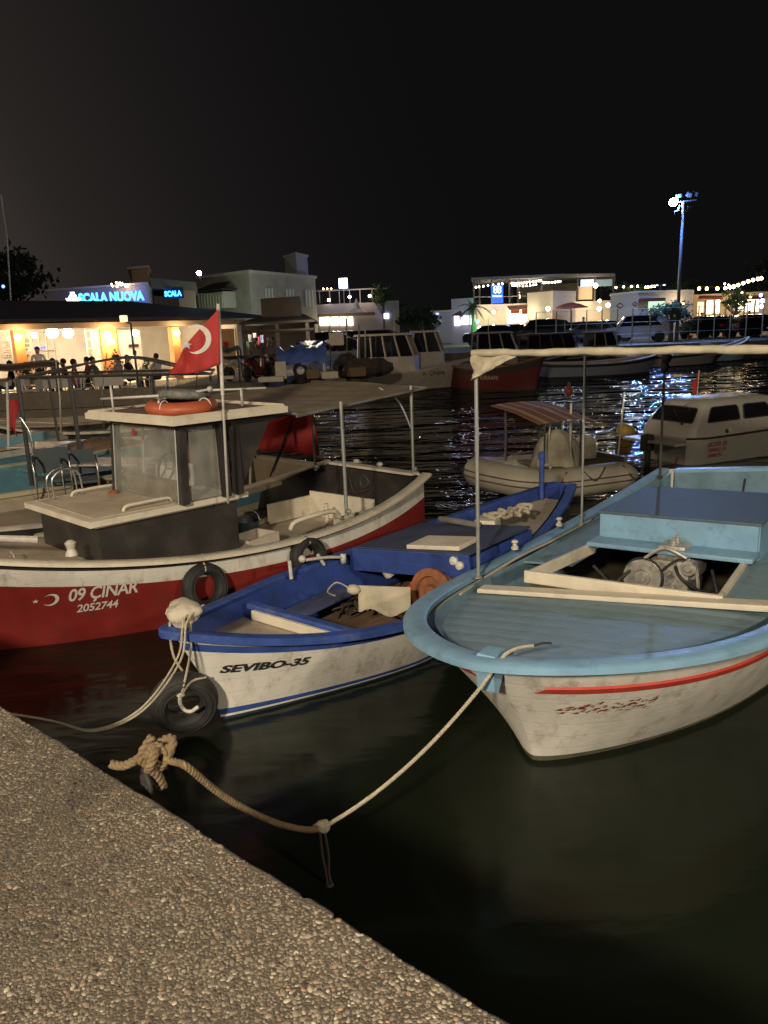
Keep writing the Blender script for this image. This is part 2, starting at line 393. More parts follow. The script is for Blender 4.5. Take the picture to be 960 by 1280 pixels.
    def inner(s, name, m, parent, zf, th=.05, a=.01, b=.97, n=30):
        mb = MB(); T = s.ts(n, a, b)
        for sd in (1, -1):
            rows = []
            for t in T:
                S = s.sheer(t); z0 = zf(t) if callable(zf) else zf
                r = []
                for k in range(5):
                    z = z0+(S-.01-z0)*k/4; p = s.pt(1, t, z/S); r.append((p.x, sd*max(0, p.y-th-.01*(k < 4)), z))
                rows.append(r)
            mb.grid(rows)
        # stern inner wall
        t = T[0]; z0 = zf(t) if callable(zf) else zf; S = s.sheer(t)
        l = [(s.pt(1, t, z/S).x+th, s.pt(1, t, z/S).y-th, z) for z in (z0, S-.01)]
        mb.grid([[l[0], l[1]], [(l[0][0], -l[0][1], l[0][2]), (l[1][0], -l[1][1], l[1][2])]])
        return mb.build(name, m, parent, smooth=False, auto=50)
    def deck(s, name, m, parent, t0, t1, zf, th=.045, camber=0, n=24, k=9, thick=.02, ribs=0):
        mb = MB(); rows = []
        for i in range(n+1):
            u = i/n; t = t0+(t1-t0)*(1-(1-u)**1.6 if t1 > .9 else u); z = zf(t) if callable(zf) else zf
            w = s.iw(t, z, th); x = s.pt(1, t, z/s.sheer(t)).x
            rows.append([(x, w*(2*j/k-1), z+camber*(1-(2*j/k-1)**2)) for j in range(k+1)])
        mb.sheet(rows, thick); return mb.build(name, m, parent, auto=30)
    def onside(s, side, x, z, off=.004):
        off = off+.003 if off else 0
        # outer surface at distance x along, height z
        t = x/s.L
        for _ in range(6):
            p = s.pt(side, t, z/s.sheer(t)); t += (x-p.x)/s.L
        t = min(t, .999); p = s.pt(side, t, z/s.sheer(t)); q = s.pt(side, min(1, t+.01), z/s.sheer(t)); r = s.pt(side, t, z/s.sheer(t)+.05)
        nn = (q-p).cross(r-p).normalized()*side
        if nn.y*side < 0: nn = -nn
        return p+nn*off
def boat_root(name, P, label, cat, group=None): return thing(name, (P[0], P[1], 0), P[2], label, cat, group)
def worldof(P, l):
    d = Vector((cos(P[2]), sin(P[2]))); return Vector((P[0]+d.x*l[0]-d.y*l[1], P[1]+d.y*l[0]+d.x*l[1], l[2]))
LB = [3.75, 7.5936, 4.0361, 5.207, 2.2107, 0.7869, 0.5628, 3.4239, 0.6642, 0.6774, 0.8068, 0.9116, 0.4767, 0.9682]
BW = [2.003, 8.336, 4.03, 5.218, 1.463, 0.101, 0.703, 1.501, 0.809, 0.476, 0.724, 0.67, 0.30, 1.0]
RD = [-0.098, 9.0, 3.918, 5.329, 2.216, 0.715, 0.379, 2.195, 0.812, 0.586, 1.109, 0.821, 0.80, 1.0]
def diesel(parent, c, m=eng, s=1.0, ax=1):
    """small boat engine seen from its belt end; returns the part"""
    mb = MB(); x, y, z = c; mb.X = Matrix.Translation(c) @ Matrix.Scale(s, 4)
    mb.box((-.18, 0.02, .0), (.34, .26, .30), bev=.03).box((-.18, .02, .19), (.28, .18, .10), bev=.02).box((-.18, .12, .08), (.26, .12, .12), bev=.02)
    mb.lathe([(.02, 0), (.115, 0), (.125, .012), (.125, .02), (.10, .03), (.10, .04), (.125, .05), (.125, .06), (.06, .065), (.05, .05), (.03, .05), (.028, .085), (.004, .085)], 24, (.0, -.13, .03), (1, 0, 0))
    mb.lathe([(.01, 0), (.05, 0), (.05, .05), (.03, .052), (.02, .07), (.003, .07)], 16, (.0, .16, .13), (1, 0, 0))
    mb.lathe([(.01, 0), (.07, 0), (.07, .03), (.02, .032)], 18, (.0, .03, -.08), (1, 0, 0))
    for a, b, d in (((.03, -.13, .155), (.03, .0, .24), (.03, .16, .18)), ((.02, .2, .13), (.02, .22, .0), (.02, .2, -.14))): mb.tube(bez([a, b, d], 6), .012, 6)
    for k in range(7): mb.lathe([(.012, 0), (.012, .016)], 6, (.0, rng.uniform(-.1, .16), rng.uniform(-.12, .2)), (1, 0, 0))
    for k in range(3): mb.lathe([(.02, 0), (.02, .03), (.012, .035), (.012, .045)], 8, (-.08-.08*k, .02, .24), (0, 0, 1))
    o = mb.build('engine', m, parent, auto=40)
    b = MB(); b.X = mb.X; b.tube([(.035+.0*k, -.13+.13*cos(a)*1.0, .03+.13*sin(a)) for k, a in [(0, 2*pi*i/28) for i in range(28)]], .008, 5, close=True)
    b.tube(bez([(.035, -.01, .09), (.035, .08, .17), (.035, .16, .19)], 5), .008, 5); b.build('belt', rubber, o, smooth=True)
    return o
def tyre(name, c, Rr, r, axis, label, rope_to=None, group=None):
    o = thing(name, c, 0, label, 'tyre', group)
    mb = MB(); A = Vector(axis).normalized(); m = 14
    prof = []
    for k in range(m):
        a = 2*pi*k/m; prof.append((Rr+r*.95*cos(a)*(1 if cos(a) > 0 else .9), r*1.15*sin(a)))
    mb.lathe(prof, 40, (0, 0, 0), A, close=True)
    for rr in (Rr+r*.55, Rr+r*.15, Rr-r*.4):
        for sd in (-1, 1): mb.lathe([(rr+.006*cos(q), sd*r*(1.13 if rr < Rr+r*.3 else .98)*.98+.006*sin(q)) for q in (0, 1.57, 3.14, 4.71)], 40, (0, 0, 0), A, close=True)
    mb.build('tyre_carcass', rubber, o, smooth=True)
    if rope_to is not None:
        q = Vector(rope_to)-Vector(c); top = (Vector((0, 0, 1)) - A*A.z).normalized()*(Rr)
        b = MB(); b.tube(bez([q, q*.5+top*.5+Vector((.01, 0, 0)), top+A*r*1.1, top*.75, top-A*r*1.1, q*.45+top*.55-A*.01, q], 6), .009, 6); b.build('hanging_rope', rope_w, o, smooth=True)
    return o
# ============ pale blue boat at the right
def build_lb():
    P = LB; root = boat_root('fishing_boat', P, 'wide pale blue and white wooden boat with red stripe and tarpaulin roof, nearest at right', 'boat')
    b = Boat(P, root, .62, 1)
    algae = mat('waterline stain', (.10, .095, .055), .7, var=.3, vs=12, dirt=(.04, .045, .025), ds=14, da=.8)
    b.hull('hull', [(.045, algae), (1, white)], root)
    b.rail('gunwale', sky_b, root, out=.022, w=.12, h=.042, top=.012, bev=.010)
    # red stripe, as raised strip following hull on both sides
    for sd in (1, -1):
        mb = MB(); up = []; lo = []; T = [.04+(.993-.04)*(1-(1-i/80)**1.5) for i in range(81)]; FA, FB = (.70, .755) if sd == 1 else (.76, .86)
        rows = [[b.onside(sd, t*(b.L-b.rake*(1-FA)*1.12), b.sheer(t)*f, o) for f, o in ((FA, 0), (FA+.008, .008), (FB-.008, .008), (FB, 0))] for t in T]
        mb.grid(rows); mb.build('red_stripe', redline, root, auto=40)
    # faded lettering, illegible smears of red paint
    mb = MB(); g = random.Random(3)
    for k in range(64):
        x = 4.88-.0050*k-g.uniform(0, .01); z = .435+.02*sin(k*.9)+g.uniform(-.022, .022); w = g.uniform(.006, .018); h = g.uniform(.006, .022)
        if g.random() < .12: continue
        mb.af([mb.av(b.onside(1, x+a, z+c, .005)) for a, c in ((-w/2, -h/2), (w/2, -h/3), (w/3, h/2), (-w/2, h/3))])
    mb.build('faded_lettering', mat('faded red paint', (.22, .045, .035), .7, var=.3, vs=40), root)
    # stem head block
    bow = b.pt(1, 1, 1); mb = MB()
    prof = [(-.085, .020), (.028, .020), (.046, -.012), (.03, -.17), (-.005, -.19), (-.085, -.04)]
    a = [mb.av((bow.x+x, -.05, bow.z+z)) for x, z in prof]; c = [mb.av((bow.x+x, .05, bow.z+z)) for x, z in prof]
    mb.af(a); mb.af(c[::-1]); [mb.af((a[i], a[(i+1) % 6], c[(i+1) % 6], c[i])) for i in range(6)]
    mb.build('stem_head', sky_b, root)
    zf = lambda t: b.sheer(t)-.065
    b.inner('inner_planking', mat('blue grey planking', (.13, .22, .28), .6, var=.2, vs=4, bump=.2, bs=30, dirt=(.06, .085, .09), ds=3, da=.6), root, .15, th=.085)
    b.deck('bilge_floor', olive, root, .01, .70, .17, th=.03)
    mb = MB(); rows = []
    n = 90; t0 = 3.60/b.L
    for i in range(n+1):
        t = t0+(.972-t0)*(i/n); z = zf(t); w = b.iw(t, z, .09); x = b.pt(1, t, z/b.sheer(t)).x
        rib = .006*abs(sin((x-3.6)/.15*pi))**.5
        rows.append([(x, w*(2*j/16-1), z-.02*(2*j/16-1)**2+rib) for j in range(17)])
    mb.sheet(rows, .02); mb.build('foredeck', sky_deck, root, auto=30)
    for sd, xe in ((1, 3.62), (-1, 2.95)):
        mb = MB(); rows = []
        for i in range(20):
            t = (1.55+(xe-1.55)*i/19)/b.L; z = b.sheer(t)-.035; w = b.iw(t, z, .085); rows.append([(t*b.L, sd*y, z) for y in (.60, (.60+w)/2, w)])
        mb.sheet(rows, .02); mb.build('side_deck', sky_deck, root, auto=30)
    def plank(mb, a, c, w, h):
        a, c = Vector(a), Vector(c); d = c-a; mb.box((a+c)/2, (d.length, w, h), (0, -math.asin(d.z/d.length), math.atan2(d.y, d.x)), bev=.008)
    mb = MB(); plank(mb, (3.76, -.93, .655), (3.58, .96, .655), .12, .035); mb.build('hatch_beam', cream, root)
    mb = MB(); plank(mb, (3.60, -.66, .685), (3.56, .66, .685), .035, .09); mb.build('hatch_coaming', cream, root)
    mb = MB(); plank(mb, (3.58, -.64, .675), (2.66, -.55, .675), .035, .09); mb.build('hatch_coaming', cream, root)
    mb = MB(); plank(mb, (3.56, .64, .675), (2.62, .57, .675), .035, .09); mb.build('hatch_coaming', cream, root)
    for c_, d_ in (((3.57, .0, .42), (.02, 1.25, .42)), ((2.95, .63, .42), (1.2, .02, .42))):
        mb = MB(); mb.box(c_, d_); mb.build('well_bulkhead', olive, root)
    e = diesel(root, (2.80, .06, .51), eng, 1.12)
    hoses = [bez([(2.7, .36, .62), (2.8, .44, .45), (2.7, .4, .3), (2.5, .48, .35)], 6), bez([(2.9, -.45, .6), (2.85, -.3, .4), (2.8, -.43, .26)], 6), bez([(2.72, .1, .66), (2.9, .2, .6), (2.85, .34, .5), (2.7, .42, .5)], 6), bez([(2.75, -.1, .66), (2.95, -.25, .5), (2.8, -.3, .35)], 6)]
    for q in hoses: mb = MB(); mb.tube(q, .013, 6); mb.build('hose', rubber, root, smooth=True)
    mb = MB(); mb.torus((2.75, -.36, .33), .11, .02, (1, .4, .3)); mb.build('coiled_hose', rubber, root, smooth=True)
    mb = MB(); mb.torus((2.65, .46, .36), .085, .016, (1, .1, .1)); mb.lathe([(.02, 0), (.05, .0), (.05, .04), (.01, .05)], 14, (2.65, .46, .36), (1, 0, 0)); mb.build('flywheel', mat('dark rusty iron', (.12, .05, .03), .7, var=.3, vs=10), root, smooth=True)
    mb = MB(); mb.box((2.68, .045, .735), (.22, 1.20, .035), bev=.008); mb.box((2.57, .045, .84), (.03, 1.16, .20)); mb.box((2.03, -.53, .80), (1.06, .03, .27)); mb.box((2.03, .62, .80), (1.06, .03, .27)); mb.box((1.50, .045, .80), (.03, 1.16, .27))
    mb.build('engine_box', sky_b, root, auto=30)
    mb = MB(); mb.box((2.04, .045, .950), (1.11, 1.20, .022), bev=.006); mb.build('box_lid', mat('blue grey lid paint', (.075, .115, .145), .65, var=.2, vs=4, bump=.2, bs=40, dirt=(.05, .06, .06), ds=4, da=.5), root)
    b.deck('stern_floor', teal, root, .02, .28, .50, th=.05)
    mb = MB(); mb.box((1.05, -.08, .76), (.13, .72, .03), (0, 0, .04), bev=.006); mb.build('thwart', cream, root)
    mb = MB(); mb.tube([(.42, -.68, .50), (.42, -.68, .93)], .013, 8); mb.build('stern_post', whpipe, root)
    mb = MB(); mb.torus((.35, .0, .60), .07, .014, (0, 0, 1), 20, 8); mb.tube(bez([(.08, -.05, .90), (.2, -.05, .7), (.3, .0, .6)], 5), .012, 6); mb.build('hose', rubber, root, smooth=True)
    poles = [(3.64, -1.02, .66, 2.21), (3.64, 1.02, .66, 2.21), (1.82, -1.03, .66, 2.13), (1.82, 1.03, .66, 2.13), (.26, -.86, .84, 2.08), (.26, .86, .84, 2.08)]
    for x, y, z0, z1 in poles:
        mb = MB(); mb.tube([(x, y, z0-.03), (x, y, z1)], .014 if x > 3 or x < 1 else .011, 10); mb.lathe([(.03, 0), (.03, .012), (.018, .02)], 12, (x, y, z0-.03)); mb.build('canopy_pole', dkpipe if x < 1 else galv, root)
    mb = MB(); mb.sphere((.26, -.86, 1.93), .05, 8, (1, 1, 1.5)); mb.sphere((.28, -.84, 2.02), .06, 8); mb.build('tied_bundle', dark, root, smooth=True)
    mb = MB()
    for sd in (-1, 1): mb.tube([(3.64, sd*1.02, 2.21), (1.82, sd*1.03, 2.13), (.26, sd*.86, 2.08)], .013, 8)
    for x, y, z in ((3.64, 1.02, 2.21), (1.82, 1.03, 2.13), (.26, .86, 2.08)): mb.tube([(x, -y, z), (x, y, z)], .013, 8)
    mb.build('canopy_frame', galv, root)
    rows = []
    for i in range(25):
        u = i/24; x = 3.65-3.4*u; y = 1.03-.14*max(0, (u-.55)/.45); z = 2.235-.13*u
        rows.append([(x, y*(2*j/14-1), z+.012*sin(7*u*pi)*cos(3*j)+.004*math.sin(j*5+i)) for j in range(15)])
    mb = MB(); mb.sheet(rows, .006)
    pa = [(3.665+.006*sin(k*.8), -1.03+2.06*k/40, 2.222+.003*sin(k*.5)+.002*sin(k*1.7)) for k in range(41)]
    mb.tube(pa, [.024+.003*sin(k*.6)*sin(k*.23) for k in range(41)], 10)
    N = 14; rr = []
    for i in range(N+1):
        u = i/N; r = []
        for j in range(9):
            v = j/8; dep = .155*(1-u)**1.1+.02
            r.append((3.672+.022*sin(v*7+u*9)*(1-u)+.012*sin(u*25)*v, -1.035+.34*u, 2.215-dep*v))
        rr.append(r)
    mb.sheet(rr, Vector((-.006, 0, 0)))
    rr = [[(3.65-.6*i/10, -1.04+.012*sin(j*2+i), 2.215-(.15*(1-i/10)+.02)*j/6) for j in range(7)] for i in range(11)]
    mb.sheet(rr, Vector((0, .006, 0)))
    mb.build('canopy_tarpaulin', canvas, root, auto=60)
    mb = MB(); mb.tube(bez([(4.0, -.96, .68), (3.6, -1.02, .67), (3.0, -1.04, .69), (2.3, -1.04, .68), (1.6, -1.02, .70)], 8), .012, 6); mb.build('rub_rope', rope_w, root, smooth=True)
    for x in (3.0, 2.2):
        mb = MB(); mb.lathe([(.03, 0), (.03, .02), (.016, .03), (.016, .05), (.03, .06), (.02, .075)], 12, (x, -1.07, b.sheer(x/b.L)+.01)); mb.build('cleat', whpipe, root, auto=40)
    SH = .10
    for ch in root.children_recursive:
        if ch.type == 'MESH':
            for v in ch.data.vertices:
                z = v.co.z; wgt = max(0, min(1, z/.68)) if z < 1.0 else max(0, 1-(z-1.0)/.9); v.co.z = z+v.co.y*SH*wgt*(1 if ch.name.split('.')[0] in ('hull', 'gunwale', 'red_stripe', 'faded_lettering', 'side_deck', 'inner_planking', 'foredeck', 'rub_rope', 'hatch_beam') else .35)
    return b, root
lb, lb_root = build_lb()
# ============ blue and white boat
def build_bw():
    P = BW; root = boat_root('rowing_boat', P, 'small deep blue and white wooden boat lettered SEVIBO-35, moored in the middle', 'boat')
    b = Boat(P, root, .50, 1.5)
    b.hull('hull', [(.03, mat('dark antifouling', (.02, .03, .05), .6)), (.055, white), (.115, navyw), (.78, white), (.865, navyw), (.905, white), (1, navyw)], root)
    b.rail('gunwale', navyw, root, out=.022, w=.075, h=.045, top=.012, transom=False)
    b.inner('inner_planking', navy, root, .08, th=.05, a=.0)
    b.deck('bilge_floor', mat('dark wet floor', (.03, .028, .028), .6, var=.3, vs=5), root, .02, .80, .10, th=.02)
    letters('hull_lettering', 'SEVIBO-35', .078, lambda u, v: b.onside(1, 4.97-u*1.30, .375-u*.11+v, .004), mat('black lettering', (.02, .02, .022), .6), root, bold=.0035, shear=.15, sp=1.02)
    # foredeck
    b.deck('foredeck', creamdeck, root, .83, .955, lambda t: b.sheer(t)-.13, th=.05)
    mb = MB(); mb.box((4.22, .06, .475), (.07, 1.04, .045), (0, 0, .0), bev=.01); mb.build('bow_beam', navyw, root)
    mb = MB(); mb.box((4.275, .05, .435), (.03, .84, .07), bev=.006); mb.build('bow_coaming', cream, root)
    mb = MB(); mb.box((3.5, -.42, .29), (.62, .22, .025), (0, 0, .05), bev=.006); mb.build('side_bench', mat('faded blue bench', (.06, .075, .14), .6, var=.2, vs=5), root)
    # fenders and gear
    mb = MB(); mb.box((2.95, .0, .115), (1.2, .9, .03)); 
    g = random.Random(5)
    for k in range(7): mb.tube([(2.5+.1*k, -.4, .15), (3.2, -.2+.13*k, .17)], .018, 6)
    mb.build('floor_slats', wood, root)
    o = diesel(root, (2.95, .36, .31), rust, .9)
    mb = MB(); mb.lathe([(.02, 0), (.19, 0), (.20, .02), (.20, .05), (.14, .06), (.13, .035), (.07, .035), (.06, .07), (.02, .07)], 32, (3.0, .34, .36), (1, 0, .1)); mb.build('flywheel', rust, root, auto=35)
    for (x, y, z, m) in ((3.02, -.18, .24, whcl), (3.06, -.10, .28, mat('red tin', (.4, .05, .04), .5)), (3.08, .0, .27, whcl), (2.95, .06, .3, mat('red tin', (.4, .05, .04), .5)), (3.1, -.26, .2, eng), (2.85, -.22, .42, whpipe)):
        mb = MB(); mb.lathe([(.001, 0), (.045, 0), (.05, .02), (.05, .09), (.03, .11), (.03, .13), (.002, .13)], 14, (x, y, z-.06), (g.uniform(-.5, .5), g.uniform(-.5, .5), 1)); mb.build('tin_can', m, root, auto=40)
    # small oar stand white post with lamp at port rail
    for (x, y, h, lean) in ((3.62, -.63, .15, 0), (3.2, -.66, .10, .06)):
        mb = MB(); mb.tube([(x, y, b.sheer(x/b.L)), (x+lean, y-.01, b.sheer(x/b.L)+h)], .015, 8); mb.build('thole_pin', whpipe, root)
    mb = MB(); z = b.sheer(3.4/b.L); mb.tube(bez([(3.02, -.60, z+.03), (3.2, -.63, z+.07), (3.42, -.66, z+.1)], 5), .014, 6); mb.sphere((3.45, -.665, z+.115), .032, 10); mb.tube([(3.02, -.6, z-.02), (3.02, -.6, z+.06)], .025, 8); mb.build('rail_light', whpipe, root, smooth=True)
    # box bench
    rt = (0.10, 0, 0)
    mb = MB(); mb.box((2.92, .03, .532), (.03, 1.20, .20), rt, bev=.006); mb.box((2.36, .03, .507), (1.1, 1.10, .15), rt, bev=.01); mb.build('stern_box', navy, root)
    mb = MB(); mb.box((2.42, .03, .632), (.98, 1.18, .018), rt, bev=.005); mb.build('box_lid', navydk, root)
    mb = MB(); mb.box((2.72, .24, .685), (.34, .50, .035), (rt[0], 0, .06), bev=.006); mb.build('cream_board', cream, root)
    for k in (0, 1):
        mb = MB(); mb.lathe([(.02, 0), (.034, .004), (.034, .03), (.012, .045)], 16, (2.94, .50+.055*k, .60-.03*k+.03), (1, 0, .2)); mb.build('round_knob', whpipe, root, auto=40)
    # stern deck
    b.deck('stern_deck', creamdeck, root, .05, .34, lambda t: b.sheer(t)-.10, th=.06)
    mb = MB(); mb.box((1.72, .06, .60), (.24, .2, .12), (0, 0, .3), bev=.02); mb.build('foam_block', cream, root)
    mb = MB(); mb.tube([(.33, -.10, .55), (.33, -.10, 1.02)], .028, 12); mb.lathe([(.03, 0), (.04, .02), (.04, .07), (.02, .09)], 12, (.33, -.1, .98)); mb.build('rudder_post', navyw, root, auto=40)
    # pale cap cover on the stem head
    mb = MB(); bow = b.pt(1, 1, 1); c = bow+Vector((-.10, -.01, .085))
    mb.lathe([(.001, -.075), (.08, -.07), (.09, -.05), (.088, -.035), (.105, -.02), (.11, 0), (.10, .025), (.07, .04), (.002, .045)], 24, c, (.12, .08, 1))
    for i, v in enumerate(mb.v):
        p = Vector(v)-c; k = 1+.10*sin(3*math.atan2(p.y, p.x)+1)+.05*sin(7*math.atan2(p.y, p.x)); mb.v[i] = tuple(c+Vector((p.x*k*.95, p.y*k*1.05, p.z*(1+.25*sin(2*math.atan2(p.y, p.x))))))
    mb.build('stem_cover', mat('pale padded cover', (.50, .44, .34), .8, var=.1, vs=9, bump=.5, bs=30, dirt=(.3, .26, .18), ds=8, da=.6), root, smooth=True)
    mb = MB(); mb.tube([(3.5, .60, .36), (3.5, .75, .36)], .018, 8); mb.build('exhaust_pipe', whpipe, root) if False else None
    mb = MB(); q = b.onside(1, 3.12, .33, 0); mb.tube([q-Vector((0, .02, 0)), q+Vector((0, .07, 0))], .016, 10); mb.build('exhaust_pipe', whpipe, root)
    return b, root
bw, bw_root = build_bw()
# things lying in the blue boat
def in_boat(P, fn): return fn
Mbw = Matrix.Translation((BW[0], BW[1], 0)) @ Matrix.Rotation(BW[2], 4, 'Z')
Mrd = Matrix.Translation((RD[0], RD[1], 0)) @ Matrix.Rotation(RD[2], 4, 'Z')
Mlb = Matrix.Translation((LB[0], LB[1], 0)) @ Matrix.Rotation(LB[2], 4, 'Z')
mb = MB(); mb.X = Mbw
rows = [[(3.55-.24*u+.03*v, .02+.30*u+.02*v, .52-.20*v+.03*sin(u*8)*v - .03*u) for v in [j/8 for j in range(9)]] for u in [i/10 for i in range(11)]]
mb.sheet(rows, Vector((.004, .02, 0))); mb.sphere((3.58, -.0, .49), .05, 10, (1, 1.2, .8))
mb.tube(bez([(3.6, -.02, .5), (3.68, -.08, .56), (3.7, -.16, .48), (3.62, -.16, .42)], 6), .006, 6)
tag(mb.build('cloth_bag', canvas, auto=60), 'off-white cloth bag with drawstring hung inside the blue boat beside the engine', 'bag')
# knotted rope heap in stern of the blue boat
mb = MB(); mb.X = Mbw; g = random.Random(9); pts = []
for k in range(34):
    u = k/33; pts.append((1.72-.46*u+.05*sin(k*2.4), .08+.16*u+.07*cos(k*2.4), .655+.03*u+.035*sin(k*1.7)))
twisted(mb, bez(pts, 5), .018, 3, .07, 5); tag(mb.build('coiled_rope', rope_w, smooth=True), 'pale knotted rope heaped along the stern deck of the blue boat', 'rope')
# ============ red boat
def build_rd():
    P = RD; root = boat_root('fishing_boat', P, 'red, white and black cabin boat lettered 09 ÇINAR 2052744, moored on the left', 'boat')
    b = Boat(P, root, .30, 1)
    b.hull('hull', [(.68, red), (.90, white), (.975, black), (1, white)], root)
    b.rail('gunwale', cream, root, out=.025, w=.10, h=.032, top=.018)
    # rubbing strake
    mb = MB()
    for sd in (1, -1):
        rows = []
        for i in range(60):
            t = .0+.985*i/59; S = b.sheer(t)
            rows.append([b.onside(sd, t*b.L*.98, S*f, o) for f, o in ((.905, .0), (.915, .025), (.96, .028), (.97, .0))])
        mb.grid(rows)
    mb.build('rubbing_strake', black, root, auto=40)
    b.inner('inner_planking', black, root, .30, th=.07)
    b.deck('cockpit_floor', creamdeck, root, .02, .50, .36, th=.04)
    b.deck('side_deck', creamdeck, root, .44, .96, lambda t: b.sheer(t)-.09, th=.06)
    fn = lambda u, v: b.onside(1, 4.05-u, .275+v, .004)
    wl = mat('white lettering', (.60, .55, .50), .6)
    letters('name_lettering', '09 ÇINAR', .165, lambda u, v: b.onside(1, 4.0-u*.70, .42+v, .004), wl, root, bold=.0035, sp=.95)
    letters('number_lettering', '2052744', .105, lambda u, v: b.onside(1, 3.93-u*.80, .30+v, .004), wl, root, bold=.002, sp=.95)
    mb = MB()  # crescent and star
    cx, cz, r = 4.11, .455, .052; A = []; Bq = []; to, ti = R(32.3), R(41.9)
    for i in range(29):
        a_ = to+(2*pi-2*to)*i/28; A.append((cx+r*cos(a_), cz+r*1.1*sin(a_))); a_ = ti+(2*pi-2*ti)*i/28; Bq.append((cx+.25*r+.8*r*cos(a_), cz+.8*r*1.1*sin(a_)))
    ia = [mb.av(b.onside(1, x, z, .004)) for x, z in A]; ib = [mb.av(b.onside(1, x, z, .004)) for x, z in Bq]
    for i in range(28): mb.af((ia[i], ia[i+1], ib[i+1], ib[i]))
    st = [(4.205+(.022 if k % 2 == 0 else .009)*cos(pi*k/5+.3),   .455+(.022 if k % 2 == 0 else .009)*sin(pi*k/5+.3)) for k in range(10)]
    mb.af([mb.av(b.onside(1, x, z, .004)) for x, z in st]); mb.build('crescent_emblem', wl, root)
    # trunk cabin
    def quadbox(mb, pts0, z0, pts1, z1):
        n = len(pts0); a = [mb.av((*p, z0 if not isinstance(z0, list) else z0[i])) for i, p in enumerate(pts0)]; c = [mb.av((*p, z1 if not isinstance(z1, list) else z1[i])) for i, p in enumerate(pts1)]
        mb.af(a[::-1]); mb.af(c); [mb.af((a[i], a[(i+1) % n], c[(i+1) % n], c[i])) for i in range(n)]
    fp = [(3.72, -.46), (3.70, .66), (2.42, .70), (2.42, -.50)]
    mb = MB(); quadbox(mb, fp, .45, fp, .985); mb.build('cabin_trunk', black, root)
    op = [(3.82, -.54), (3.80, .74), (2.34, .78), (2.34, -.58)]; ip = [(3.76, -.48), (3.74, .68), (2.40, .72), (2.40, -.52)]
    mb = MB(); quadbox(mb, ip, .960, ip, .985); quadbox(mb, op, .985, op, 1.035); mb.build('trunk_top', cream, root)
    mb = MB(); quadbox(mb, [(3.74, -.46), (3.72, .66), (2.9, .70), (2.9, -.48)], 1.0352, [(3.74, -.46), (3.72, .66), (2.9, .70), (2.9, -.48)], 1.040); mb.build('trunk_deck_panel', creamdeck, root)
    for y in (-.40, .60):
        mb = MB(); mb.tube(bez([(3.45, y, 1.03), (3.42, y, 1.075), (3.3, y, 1.08), (3.1, y, 1.08), (3.02, y, 1.07), (3.0, y, 1.03)], 5), .014, 8); mb.build('grab_rail', cream, root, smooth=True)
    mb = MB(); mb.lathe([(.05, 0), (.05, .015), (.03, .03), (.005, .035)], 14, (3.15, -.18, 1.04)); mb.build('deck_vent', rust, root, auto=40)
    # chrome hoops on the bow rail
    for y in (-.52, -.40):
        mb = MB(); mb.tube(bez([(3.6, y, 1.03), (3.6, y, 1.22), (3.48, y, 1.30), (3.36, y, 1.24), (3.34, y, 1.03)], 6), .010, 8); mb.build('chrome_hoop', chrome, root, smooth=True)
    # wheelhouse
    x0, x1 = 3.06, 2.46; zb, zt = 1.035, 1.70; yl, yr = -.30, .80
    def post(a, c, w=.05, d=.05, m=black, nm='window_post'):
        mb = MB(); a = Vector(a); c = Vector(c); mb.tube([a, c], w*.6, 4); mb.build(nm, m, root)
    pf = [(x0, yl), (x0-.06, yr)]
    for a, c in (((x0, yl, zb), (x0-.05, yl+.02, zt)), ((x0-.06, yr, zb), (x0-.10, yr-.01, zt)), ((x1+.13, yr+.015, zb), (x1+.12, yr, zt)), ((x1, yr+.02, zb), (x1, yr, zt)), ((x1, yl, zb), (x1, yl, zt))):
        mb = MB(); a = Vector(a); c = Vector(c)
        w = .042
        quadbox(mb, [(a.x-w, a.y-w), (a.x+w*.6, a.y-w), (a.x+w*.6, a.y+w*.5), (a.x-w, a.y+w*.5)], a.z, [(c.x-w, c.y-w), (c.x+w*.6, c.y-w), (c.x+w*.6, c.y+w*.5), (c.x-w, c.y+w*.5)], c.z); mb.build('window_post', black, root)
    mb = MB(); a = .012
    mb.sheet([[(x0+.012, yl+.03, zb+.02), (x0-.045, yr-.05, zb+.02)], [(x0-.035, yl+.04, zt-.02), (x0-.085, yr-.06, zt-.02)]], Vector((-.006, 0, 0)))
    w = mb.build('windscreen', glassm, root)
    mb = MB()
    loop = [Vector((x0+.018, yl+.025, zb+.008)), Vector((x0-.038, yr-.045, zb+.008)), Vector((x0-.078, yr-.055, zt-.03)), Vector((x0-.028, yl+.035, zt-.03))]
    mb.tube(loop, .010, 6, close=True); mb.build('frame', galv, w)
    mb = MB(); mb.lathe([(.03, 0), (.03, .006), (.018, .007)], 16, (x0-.02, .12, zt-.09), (1, 0, 0)); mb.build('sticker', redcl, w)
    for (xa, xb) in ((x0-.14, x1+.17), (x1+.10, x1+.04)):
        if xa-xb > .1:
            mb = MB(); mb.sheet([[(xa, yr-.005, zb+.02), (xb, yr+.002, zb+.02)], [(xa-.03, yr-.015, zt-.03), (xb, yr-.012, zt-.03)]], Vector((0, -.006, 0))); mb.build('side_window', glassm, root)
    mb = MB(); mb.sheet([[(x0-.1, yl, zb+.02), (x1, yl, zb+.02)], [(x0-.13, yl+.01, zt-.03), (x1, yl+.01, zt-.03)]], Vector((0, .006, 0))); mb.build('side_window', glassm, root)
    # header, roof
    mb = MB(); hp = [(3.04, -.32), (3.0, .82), (2.02, .84), (2.02, -.36)]; quadbox(mb, hp, 1.675, hp, 1.72); mb.build('roof_header', black, root)
    mb = MB(); rp_ = [(3.22, -.42), (3.12, .96), (1.98, .98), (1.98, -.48)]; quadbox(mb, rp_, 1.72, rp_, 1.775)
